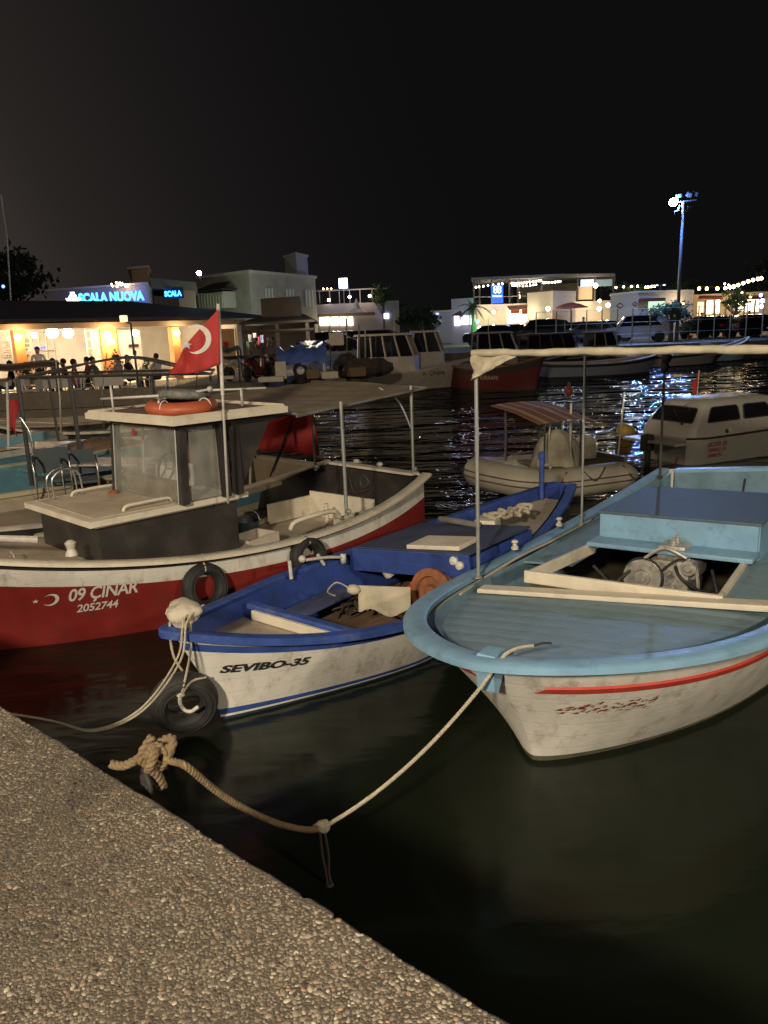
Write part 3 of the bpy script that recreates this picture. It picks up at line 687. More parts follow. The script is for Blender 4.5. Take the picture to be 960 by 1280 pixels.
    for q in ((0, 1), (1, 2), (2, 3), (3, 0)):
        a, c = Vector((*rp_[q[0]], 1.775)), Vector((*rp_[q[1]], 1.775)); cc = Vector((2.58, .25, 1.775)); a = a.lerp(cc, .04); c = c.lerp(cc, .04); mb.tube([a, c], .022, 4)
    mb.build('cabin_roof', cream, root)
    mb = MB(); pp = [(3.10, -.32), (3.02, .84), (2.1, .86), (2.1, -.38)]; quadbox(mb, pp, 1.7755, pp, 1.781); mb.build('roof_panel', mat('brown roof panel', (.20, .12, .075), .7, var=.2, vs=4), root)
    # dark triangular brace aft of the wheelhouse
    mb = MB(); mb.sheet([[(2.42, .81, 1.70), (2.42, .81, 1.15)], [(2.04, .82, 1.70), (2.38, .81, 1.15)]], Vector((0, -.02, 0))); mb.build('side_brace', black, root)
    # roof rail
    mb = MB(); mb.tube([(3.0, .55, 1.78), (3.0, .55, 1.90)], .011, 6); mb.tube([(2.95, .45, 1.90), (2.62, .75, 1.97)], .011, 6); mb.tube([(2.2, .6, 1.78), (2.2, .6, 1.93)], .013, 6); mb.tube([(2.0, .7, 1.93), (2.6, .35, 1.94)], .011, 6); mb.tube([(3.12, -.05, 1.78), (3.12, -.05, 2.02)], .010, 6); mb.tube([(3.14, -.22, 1.90), (3.0, .56, 1.94)], .012, 6)
    for p in ((2.9, .5, 1.93), (2.62, .75, 1.97)): mb.sphere(p, .026, 8)
    mb.build('roof_rail', whpipe, root, smooth=True)
    # helm inside the wheelhouse
    mb = MB(); mb.torus((2.86, .30, 1.28), .13, .012, (1, 0, .35), 22, 6)
    for k in range(3): mb.tube([(2.86, .30, 1.28), (2.86-.04*sin(k*2.1), .30+.13*cos(k*2.1), 1.28+.12*sin(k*2.1))], .008, 5)
    mb.build('steering_wheel', dkpipe, root)
    mb = MB(); mb.box((2.95, .25, 1.13), (.12, .85, .14), bev=.01); mb.build('dashboard', wood, root)
    mb = MB(); mb.box((2.46, .25, 1.30), (.03, .9, .5)); mb.build('aft_panel', mat('brown cabin panel', (.14, .10, .07), .7, var=.3, vs=4), root)
    mb = MB(); mb.box((2.44, .25, 1.62), (.03, 1.0, .1)); mb.build('aft_header', black, root)
    mb = MB(); mb.box((2.62, .02, 1.15), (.25, .3, .22), bev=.03); mb.build('helm_seat', whcl, root)
    # foredeck bollard, mooring white pipe
    mb = MB(); mb.tube([(5.2, -.1, 1.12), (4.05, .30, .88)], [.012, .03], 10); mb.build('boat_hook', whpipe, root)
    mb = MB(); mb.lathe([(.03, 0), (.05, .0), (.04, .03), (.03, .05), (.045, .10), (.02, .12)], 14, (3.92, .62, .78)); mb.build('bollard', whpipe, root, auto=40)
    # cockpit box (low cream walls)
    mb = MB(); mb.box((.72, .20, .50), (.03, .95, .28), (0, 0, .1)); mb.box((1.05, -.27, .48), (.66, .03, .22)); mb.box((1.0, .72, .46), (.56, .03, .2)); mb.box((.45, .2, .62), (.5, 1.1, .02)) if False else None
    mb.build('fish_well', cream, root)
    mb = MB(); mb.tube(bez([(1.85, .72, .56), (1.8, .74, .63), (1.6, .78, .66), (1.35, .80, .66), (1.28, .8, .58)], 5), .024, 8); mb.build('cockpit_rail', cream, root, smooth=True)
    mb = MB(); mb.tube([(1.05, .33, .36), (1.05, .33, .62)], .022, 8); mb.build('cockpit_post', cream, root)
    # canopy posts and roof sheet
    cps = [(1.36, 1.00, .66, 1.76), (.02, .66, .84, 1.80), (.38, -.62, .80, 1.68), (1.70, -.85, .64, 1.75)]
    for x, y, z0, z1 in cps:
        mb = MB(); mb.tube([(x, y, z0-.02), (x, y, z1)], .018, 10); mb.sphere((x, y+.03, z0+.03), .03, 8); mb.build('canopy_post', galv, root)
    mb = MB(); mb.tube(bez([(.02, .66, 1.3), (.06, .5, 1.62), (.16, .3, 1.78)], 6), .012, 6); mb.build('canopy_brace', galv, root, smooth=True)
    mb = MB(); A, B_, C_, D_ = Vector((1.86, .95, 1.69)), Vector((-.16, .72, 1.78)), Vector((-.20, -1.0, 1.81)), Vector((2.1, -1.15, 1.74)); rows = []
    for i in range(31):
        u = i/30; r = []
        for j in range(17):
            v = j/16; p = A.lerp(B_, u).lerp(D_.lerp(C_, u), v); p += Vector((0, .03*sin(u*23+1)*(1-v)**3, -.05*sin(pi*v)*sin(pi*u)+.008*sin(u*40+v*9)-.025*abs(sin(u*11))*(1-v)**6)); r.append(p)
        rows.append(r)
    mb.sheet(rows, .012); mb.build('canopy_roof', tantarp, root, auto=50)
    mb = MB(); mb.tube([A+Vector((0, .0, -.02)), B_+Vector((0, 0, -.02))], .014, 8); mb.tube([B_+Vector((0, 0, -.02)), C_+Vector((0, 0, -.03))], .014, 8); mb.tube([D_, C_+Vector((0, 0, -.03))], .014, 8); mb.tube([A, D_], .014, 8); mb.build('canopy_frame', galv, root)
    # stern chain net texture: coil on the transom
    mb = MB(); mb.torus((.12, -.05, .66), .07, .014, (1, 0, .1), 20, 8); mb.tube(bez([(.12, .1, .8), (.13, .05, .6), (.14, -.2, .52), (.13, -.3, .7)], 6), .008, 6); mb.build('stern_coil', dkpipe, root, smooth=True)
    for y in (-.3, .1): 
        mb = MB(); mb.sphere((.0, y, .87), .035, 8, (1, 1.4, .8)); mb.build('fairlead', whpipe, root, smooth=True)
    return b, root
rd, rd_root = build_rd()
# ------------------------------------------------------------------ water
m = bpy.data.materials.new('harbour water'); m.use_nodes = True; n = m.node_tree; Lk = n.links.new
b_ = n.nodes['Principled BSDF']; b_.inputs['Base Color'].default_value = (.0085, .0118, .0066, 1); b_.inputs['Roughness'].default_value = .035; b_.inputs['IOR'].default_value = 1.33
tc = n.nodes.new('ShaderNodeTexCoord')
def wnoise(sc, det, dist, strength, prev, stretch=(1, 1, 1), dim='noise'):
    mp = n.nodes.new('ShaderNodeMapping'); mp.inputs['Scale'].default_value = stretch; Lk(tc.outputs['Object'], mp.inputs[0])
    z = n.nodes.new('ShaderNodeTexNoise'); z.inputs['Scale'].default_value = sc; z.inputs['Detail'].default_value = det; z.inputs['Distortion'].default_value = .4; Lk(mp.outputs[0], z.inputs['Vector'])
    bp = n.nodes.new('ShaderNodeBump'); bp.inputs['Distance'].default_value = dist; Lk(z.outputs[0], bp.inputs['Height'])
    if isinstance(strength, float): bp.inputs['Strength'].default_value = strength
    else: Lk(strength, bp.inputs['Strength'])
    if prev: Lk(prev, bp.inputs['Normal'])
    return bp.outputs[0]
# calmer close to the quay, livelier in the open basin
sx = n.nodes.new('ShaderNodeSeparateXYZ'); Lk(tc.outputs['Object'], sx.inputs[0])
mrr = n.nodes.new('ShaderNodeMapRange'); mrr.inputs['From Min'].default_value = 4; mrr.inputs['From Max'].default_value = 13; mrr.inputs['To Min'].default_value = .07; mrr.inputs['To Max'].default_value = 1
Lk(sx.outputs['Y'], mrr.inputs['Value'])
far = n.nodes.new('ShaderNodeMapRange'); far.inputs['From Min'].default_value = 10; far.inputs['From Max'].default_value = 26; Lk(sx.outputs['Y'], far.inputs['Value'])
o0 = wnoise(.42, 1, .85, far.outputs[0], None, (.6, 1.5, 1)); fin = n.nodes.new('ShaderNodeMath'); fin.operation = 'MULTIPLY'; inv = n.nodes.new('ShaderNodeMapRange'); inv.inputs['From Min'].default_value = 14; inv.inputs['From Max'].default_value = 34; inv.inputs['To Min'].default_value = 1; inv.inputs['To Max'].default_value = .15; Lk(sx.outputs['Y'], inv.inputs['Value']); Lk(mrr.outputs[0], fin.inputs[0]); Lk(inv.outputs[0], fin.inputs[1])
o1 = wnoise(1.1, 2, .22, mrr.outputs[0], o0, (.7, 1.5, 1)); rgh = n.nodes.new('ShaderNodeMapRange'); rgh.inputs['From Min'].default_value = 3; rgh.inputs['From Max'].default_value = 11; rgh.inputs['To Min'].default_value = .20; rgh.inputs['To Max'].default_value = .03; Lk(sx.outputs['Y'], rgh.inputs['Value']); Lk(rgh.outputs[0], b_.inputs['Roughness'])
o2 = wnoise(4.2, 2, .050, fin.outputs[0], o1, (.7, 1.5, 1))
Lk(o2, b_.inputs['Normal'])
water_m = m
mb = MB(); mb.af([mb.av(p) for p in ((-300, -60, 0), (300, -60, 0), (300, 300, 0), (-300, 300, 0))]); struct('water', mb, water_m)
# ------------------------------------------------------------------ near quay with exposed pebbles
pebble = mat('pebble mortar', (.125, .101, .070), .9, var=.25, vs=9, bump=.8, bs=180, dirt=(.07, .055, .035), ds=3, da=.5)
QA, QB = uz(0, 880, .9), uz(640, 1280, .9); qd = (QB-QA).normalized(); qn = Vector((qd.y, -qd.x, 0))
if qn.y > 0: qn = -qn
a, c = QA-qd*25, QB+qd*25
mb = MB(); back = qn*14
gq = random.Random(17); ts_ = [-1.2+4.6*k/260 for k in range(261)]; lip = [(a, 0, 0)]
def wob(u): return .0035*sin(u*9)+.002*sin(u*31+1)+gq.uniform(-.0015, .0015)+(gq.uniform(.004, .014) if gq.random() < .05 else 0)
lip = [a]+[QA+qd*u-qn*(-wob(u)) for u in ts_]+[c]
mb.mat(pebble); ed_ = [p+qn*.010 for p in lip]; mb.af([mb.av((p.x, p.y, .9)) for p in ed_+[c+back, a+back]])
mb.mat(concrete); mb.grid([[(p.x, p.y, -1.2) for p in lip], [(p.x, p.y, .5) for p in lip], [(p.x, p.y, .892) for p in lip], [(p.x, p.y, .9) for p in ed_]])
struct('quay', mb)
# exposed pebbles set in the quay surface: one mesh, uncountable
def pebbles():
    rs = np.random.RandomState(5); sp = .0108; nx, ny = int(3.7/sp), int(2.45/(sp*.87))
    ii, jj = np.meshgrid(np.arange(nx), np.arange(ny)); U_ = (ii+(jj % 2)*.5)*sp-.55; V_ = jj*sp*.87+.017
    U_ = (U_+rs.normal(0, sp*.27, U_.shape)).ravel(); V_ = (V_+rs.normal(0, sp*.27, V_.shape)).ravel()
    X = QA.x+qd.x*U_+qn.x*V_; Y = QA.y+qd.y*U_+qn.y*V_; P = np.stack([X, Y, np.full_like(X, .9)-EYE], 1)
    d_ = P @ np.array(cF); sx_ = 480+FPX*(P @ np.array(cR))/d_; sy_ = 640-FPX*(P @ np.array(cU))/d_
    ok = (d_ > .3) & (sx_ > -50) & (sx_ < 1010) & (sy_ < 1330) & (V_ > .012) & (rs.rand(len(X)) > .07)
    X, Y = X[ok], Y[ok]; n_ = len(X)
    big = rs.rand(n_); r = .0038+.0036*rs.rand(n_)**1.4+.0035*(big > .94); asp = 1+.7*rs.rand(n_); ang = rs.rand(n_)*pi; h = r*(.18+.28*rs.rand(n_)); sink = -r*.12*rs.rand(n_)
    seg = 8; rings = [(0, 1.0), (.55, .86), (.86, .50), (1.0, -.15)]
    lv = [(0, 0, 1)]
    for rr, zz in rings[1:]:
        for k in range(seg): lv.append((rr*cos(2*pi*k/seg), rr*sin(2*pi*k/seg), zz))
    lv = np.array(lv); m_ = len(lv)
    wob = 1+.16*(rs.rand(n_, m_)-.5); lx = lv[None, :, 0]*r[:, None]*asp[:, None]**.5*wob; ly = lv[None, :, 1]*r[:, None]/asp[:, None]**.5*wob
    tx = (rs.rand(n_)-.5)*.5; ty = (rs.rand(n_)-.5)*.5
    VX = X[:, None]+lx*np.cos(ang)[:, None]-ly*np.sin(ang)[:, None]; VY = Y[:, None]+lx*np.sin(ang)[:, None]+ly*np.cos(ang)[:, None]
    VZ = .9+sink[:, None]+lv[None, :, 2]*h[:, None]+lx*tx[:, None]+ly*ty[:, None]
    co = np.stack([VX, VY, VZ], 2).reshape(-1, 3).astype(np.float32)
    tri = [(0, 1+k, 1+(k+1) % seg) for k in range(seg)]; quad = []
    for q in range(2):
        for k in range(seg): a_ = 1+q*seg+k; b2 = 1+q*seg+(k+1) % seg; quad.append((a_, a_+seg, b2+seg, b2))
    tri = np.array(tri); quad = np.array(quad); off = (np.arange(n_)*m_)[:, None, None]
    loops = np.concatenate([(tri[None]+off).reshape(n_, -1), (quad[None]+off).reshape(n_, -1)], 1).ravel()
    per = np.array([3]*len(tri)+[4]*len(quad)); tot = np.tile(per, n_); st_ = np.concatenate([[0], np.cumsum(tot)[:-1]])
    me = bpy.data.meshes.new('pebble_aggregate'); me.vertices.add(len(co)); me.vertices.foreach_set('co', co.ravel()); me.loops.add(len(loops)); me.loops.foreach_set('vertex_index', loops.astype(np.int32))
    me.polygons.add(len(tot)); me.polygons.foreach_set('loop_start', st_.astype(np.int32)); me.update(calc_edges=True); me.shade_smooth()
    at_ = me.color_attributes.new('stone_tone', 'FLOAT_COLOR', 'POINT'); c_ = np.array([(.125, .100, .070), (.160, .130, .092), (.195, .160, .115), (.245, .205, .150), (.36, .31, .23), (.080, .064, .045), (.25, .165, .11), (.165, .145, .12)])
    stx, sty = uz(128, 972, .9).x, uz(128, 972, .9).y
    dk_ = np.hypot((X-stx), (Y-sty))*(1+.25*np.sin(X*31)+.25*np.sin(Y*43+1)); stain = .58+.42*np.clip((dk_-.10)/.10, 0, 1)
    pick = stain[:, None]*c_[rs.choice(8, n_, p=[.17, .22, .22, .15, .06, .10, .04, .04])]*(.85+.3*rs.rand(n_, 1)); col = np.concatenate([np.repeat(pick, m_, 0), np.ones((n_*m_, 1))], 1).astype(np.float32); at_.data.foreach_set('color', col.ravel())
    m = bpy.data.materials.new('pebble stone'); m.use_nodes = True; n = m.node_tree; b2 = n.nodes['Principled BSDF']; a2 = n.nodes.new('ShaderNodeAttribute'); a2.attribute_name = 'stone_tone'
    tc2 = n.nodes.new('ShaderNodeTexCoord'); nz = n.nodes.new('ShaderNodeTexNoise'); nz.inputs['Scale'].default_value = 1.7; nz.inputs['Detail'].default_value = 6; n.links.new(tc2.outputs['Object'], nz.inputs['Vector'])
    mr2 = n.nodes.new('ShaderNodeMapRange'); mr2.inputs['From Min'].default_value = .32; mr2.inputs['From Max'].default_value = .62; mr2.inputs['To Min'].default_value = .74; mr2.inputs['To Max'].default_value = 1.32; n.links.new(nz.outputs[0], mr2.inputs['Value'])
    sc2 = n.nodes.new('ShaderNodeVectorMath'); sc2.operation = 'SCALE'; n.links.new(a2.outputs['Color'], sc2.inputs[0]); n.links.new(mr2.outputs[0], sc2.inputs['Scale']); n.links.new(sc2.outputs[0], b2.inputs['Base Color']); b2.inputs['Roughness'].default_value = .55
    me.materials.append(m); o = bpy.data.objects.new('pebble_aggregate', me); COL.objects.link(o); tag(o, 'small rounded pebbles set in the quay concrete', 'pebbles', kind='stuff')
pebbles()
# the iron ring under the knot, the thick mooring rope with its big knot
K = uz(182, 962, .93)
ring = thing('mooring_ring', (K.x, K.y, .9), 0, 'rusty iron mooring ring on the quay edge, mostly hidden under the knotted rope', 'mooring ring')
mb = MB(); mb.torus((0, .0, -.02), .045, .009, (1, .6, .1), 20, 8); mb.build('ring', dark, ring, smooth=True); mb = MB(); mb.lathe([(.03, -.02), (.03, .006), (.012, .02)], 12, (0, .02, -.01)); mb.build('base_plate', dark, ring, auto=40)
def Kp(dx, dy, dz): # offsets in view-ish axes: along quay edge, out over the water, up
    return K + qd*dx - qn*dy + Vector((0, 0, dz))
J = uz(402, 1036, .30)
stem = worldof(LB, (lb.pt(1, 1, 1).x, 0, .80))
kk = []
for i in range(64):
    u = i/63; th = u*2*pi*3.0; ph = u*2*pi*2.0
    rr = .040+.020*cos(ph*1.5+.4); kk.append(Kp(rr*cos(th)+.0, .045+.8*rr*sin(ph+.8)+.01*sin(th*2), .035+.062*sin(th+.5)*(.75+.25*cos(ph))+.01*cos(ph*3)))
knot = bez([Kp(-.16, -.04, -.018), Kp(-.10, -.02, -.01), Kp(-.04, .02, .03)], 6)[:-1]+kk+[Kp(.05, .05, .03)]
tail = bez([Kp(.05, .05, .03), Kp(.08, .07, .025), Kp(.12, .09, .01)]+[Kp(.12, .09, .01).lerp(J, u)-Vector((0, 0, .26*(u*(1-u))**.9*1.0)) for u in (.15, .3, .45, .6, .75, .88)]+[J], 7)
mb = MB(); twisted(mb, knot, .0165, 3, .065, 6); twisted(mb, tail, .0135, 3, .05, 6)
for (lx, ly) in ((-.032, .03), (.03, .02)):
    twisted(mb, bez([Kp(lx, ly+.03, .09), Kp(lx*1.2, ly-.02, .03), Kp(lx*.9, ly+.01, -.03), Kp(lx*.5, ly+.03, -.09)], 6), .017, 3, .07, 6)
tag(mb.build('thick_rope', rope_t, smooth=True), 'thick tan rope with a big knot at the quay edge, running out over the water', 'rope')
mb = MB(); mb.X = Matrix.Translation(J)
mb.sphere((0, 0, .01), .028, 10); twisted(mb, bez([(.03*cos(a), .028*sin(a), .012+.008*sin(2*a)) for a in [k*.9 for k in range(12)]], 4), .010, 3, .04, 5)
J_o = mb.build('rope_knot', rope_w, smooth=True); tag(J_o, 'pale round knot joining the thick rope to the thin mooring line above the water', 'knot')
mb = MB(); D = uz(410, 1118, -.05)
twisted(mb, bez([J+Vector((-.01, 0, -.02)), J.lerp(D, .3)+Vector((-.008, 0, -.03)), J.lerp(D, .7)+Vector((.0, 0, 0)), D], 8), .007, 3, .05, 5)
twisted(mb, bez([J+Vector((.012, 0, -.02)), J.lerp(D, .35)+Vector((.018, 0, -.02)), J.lerp(D, .7)+Vector((.012, 0, .0)), D+Vector((.03, .0, 0))], 8), .007, 3, .05, 5)
mb.sphere(D+Vector((.01, 0, .02)), .03, 8, (1, 1, 1.4))
tag(mb.build('dangling_rope', rope_d, smooth=True), 'dark wet rope ends dangling from the pale knot into the water', 'rope')
mb = MB(); e1 = stem+Vector((.0, -.0, .05))
tp = worldof(LB, (lb.pt(1, 1, 1).x-.01, .085, .835)); te = worldof(LB, (lb.pt(1, 1, 1).x-.16, .16, .845))
path = bez([J]+[J.lerp(tp, u)-Vector((0, 0, .38*u*(1-u))) for u in (.2, .4, .6, .8, .93)]+[tp, tp.lerp(te, .5)+Vector((0, 0, .012)), te], 10)
twisted(mb, path, .0095, 3, .045, 5)
tag(mb.build('thin_rope', rope_w, smooth=True), 'thin pale mooring line running up to the bow of the pale blue boat', 'rope')
mb = MB(); mb.tube(bez([te, te+Vector((.05, .01, .008)), te+Vector((.09, .0, .01))], 4), .006, 6); tag(mb.build('iron_hook', dark, smooth=True), 'small dark hook at the rope end on the pale blue bow', 'hook')
# ropes from the blue boat's bow
bh = worldof(BW, (bw.pt(1, 1, 1).x-.12, .06, .80)); 
low = uz(118, 912, .42); far = uz(-60, 880, .55)
for k, (o, lab) in enumerate(((0, 'upper of the two pale ropes sagging left from the blue boat bow'), (.02, 'lower of the two pale ropes sagging left from the blue boat bow'))):
    mb = MB(); of = Vector((o, -o, -o*.6))
    p0 = bh+Vector((.05, .08, .02))
    twisted(mb, bez([p0, bh+Vector((-.03, -.09, .0))+of, uz(222, 822, .62)+of, uz(178, 884, .48)+of*.6, low+of*.3, uz(60, 900, .45), far], 10), .0062, 3, .04, 5)
    tag(mb.build('mooring_rope', rope_w, smooth=True), lab, 'rope', 'mooring ropes of the blue boat')
tc_ = uz(229, 880, .23)+Vector((0, .02, 0))
ty = tyre('fender_tyre', tc_, .150, .062, (-.30, .90, .18), 'old black tyre with a pale hook, hung at the bow of the blue boat', None)
mb = MB(); mb.X = Matrix.Translation(bh)
q = tc_-bh
mb.tube(bez([(-.10, .0, 0), (-.14, -.02, -.06), (-.14, -.02, -.25), Vector((-.10, 0, q.z+.2))], 8), .008, 6)
mb.tube(bez([(0.0, -.08, -.02), q*.5+Vector((.03, -.05, .06)), q+Vector((.02, -.10, .10))], 8), .008, 6)
mb.tube(bez([q+Vector((.02, -.10, .10)), q+Vector((.08, -.07, .17)), q+Vector((.15, .0, .16))], 8), .007, 6)
mb.build('tyre_rope', rope_w, smooth=True); bpy.context.scene.objects['tyre_rope'].parent = ty; bpy.context.scene.objects['tyre_rope'].matrix_parent_inverse = Matrix.Translation(tc_).inverted()
mb = MB(); mb.X = Matrix.Translation((.015, -.10, .06)); mb.tube(bez([(0, 0, .05), (-.01, 0, -.01), (.01, 0, -.055), (.05, 0, -.07), (.10, -.01, -.035)], 6), [.012]*24+[.006], 8); mb.torus((0, 0, .04), .018, .008, (0, 0, 1), 12, 6); mb.build('hook', whpipe, ty, smooth=True)
# tyres on the red boat, and one between the blue boats
def side_world(P, bt, x, z, off): p = bt.onside(1, x, z, off); return worldof(P, p)
nn_rd = Vector((-sin(RD[2]), cos(RD[2]), 0))
for (x, z, rr, lab) in ((3.02, .40, .155, 'black tyre fender roped to the red hull right of the lettering'), (2.02, .42, .14, 'black tyre fender on the red hull behind the blue boat bow')):
    c = side_world(RD, rd, x, z, .085); top = side_world(RD, rd, x, rd.sheer(x/rd.L)+.02, .0)
    tyre('fender_tyre', c, rr, .055, nn_rd+Vector((0, 0, .15)), lab, top, 'tyre fenders of the red boat')
nb = Vector((-sin(BW[2]), cos(BW[2]), 0))
tyre('fender_tyre', side_world(BW, bw, 2.86, .26, .10), .15, .055, nb, 'black tyre between the blue boat and the pale blue boat', side_world(BW, bw, 2.86, .5, .02))
# life ring and covered ring on the red cabin roof
c = worldof(RD, (2.76, .50, 1.83))
lr = thing('life_ring', c, .4, 'orange life ring lying flat on the red boat cabin roof', 'life ring')
mb = MB(); mb.torus((0, 0, 0), .235, .075, (.0, -.05, 1), 36, 12, .8); mb.build('ring', orange, lr, smooth=True)
for k in range(4):
    mb = MB(); a0 = pi/4+k*pi/2; mb.torus((0.235*cos(a0), .235*sin(a0), 0), .066, .007, (-sin(a0), cos(a0), 0), 16, 4); mb.build('strap', whcl, lr, smooth=True)
mb = MB(); mb.torus(c+Vector((.02, .06, .095)), .18, .05, (.06, .05, 1), 32, 10, .8); mb.sphere(c+Vector((.02, .06, .10)), .10, 12, (1, 1, .4)); tag(mb.build('coiled_hose', camo, smooth=True), 'grey mottled coil lying on top of the orange life ring', 'coil')
# flag
fb = worldof(RD, (2.70, 1.0, 1.02)); ft = worldof(RD, (2.63, 1.0, 2.66))
fl = thing('flag', fb, 0, 'red flag with white crescent on a thin white pole beside the cabin', 'flag')
up = ft-fb
mb = MB(); mb.tube([Vector((0, 0, 0)), up*.55, up*.56, up], [.012, .011, .016, .015], 8); mb.build('flag_pole', whpipe, fl, smooth=True)
def fp_(px, py, dy=0): return ud(px, py, fb.y+dy)-fb
T0, T1 = fp_(273, 386), fp_(275, 455); Lo, Md = fp_(211, 466), fp_(240, 418)
rows = []
def flagpt(u, v, off=0):
    # u hoist->fly, v top->bottom ; a drooping flag: fly end hangs at the lower left
    top = T0.lerp(Lo, u) + Vector((-.012*sin(pi*u), 0, .02*sin(pi*u))); bot = T1.lerp(Lo, u)+Vector((0, 0, -.035*sin(pi*u)))
    p = top.lerp(bot, v); p.y += .05*sin(u*9+v*3)*u**.6+.025*sin(u*17-v*4)*u - off; return p
rows = [[flagpt(u/24, v/16) for v in range(17)] for u in range(25)]
mb = MB(); mb.grid(rows); mb.sheet(rows, Vector((0, .003, 0))); mb2 = MB(); mb2.sheet(rows, Vector((0, .003, 0))); fcloth = mb2.build('flag_cloth', redcl, fl, smooth=True)
# crescent drawn in pixel-measured flag plane coordinates
cx, cz = 243, 423
def onflag(px, py):
    best = None
    # invert by search on the flag sheet
    tgt = fp_(px, py)
    for i in range(41):
        for j in range(25):
            q = flagpt(i/40*.97, j/24, .006); d = (q.x-tgt.x)**2+(q.z-tgt.z)**2
            if best is None or d < best[0]: best = (d, q)
    return Vector((tgt.x, best[1].y, tgt.z))
A, B_ = [], []
for i in range(29):
    a = R(-128)+R(262)*i/28
    A.append(onflag(246+18*cos(a)-.02*0, 424-18.5*sin(a)))
    a2 = R(-118)+R(242)*i/28; B_.append(onflag(241.5+16*cos(a2), 424.5-15.5*sin(a2)))
mb = MB(); ia = [mb.av(p) for p in A]; ib = [mb.av(p) for p in B_]
for i in range(28): mb.af((ia[i], ia[i+1], ib[i+1], ib[i]))
st = [onflag(235+(6 if k % 2 == 0 else 2.4)*cos(pi*k/5+.2), 431-(6 if k % 2 == 0 else 2.4)*sin(pi*k/5+.2)) for k in range(10)]
mb.af([mb.av(p) for p in st]); mb.build('crescent', whcl, fcloth)
# small black rods leaning in the red boat
p0 = worldof(RD, (.95, -.78, .78)); p1 = p0+Vector((.28, .15, .62))
mb = MB(); mb.tube([p0, p1], .012, 6); mb.tube([p0+Vector((.04, 0, .05)), p1+Vector((.01, .02, -.04))], .008, 6); tag(mb.build('fishing_rods', dark), 'dark fishing rods leaning against the tan canopy of the red boat', 'fishing rods')
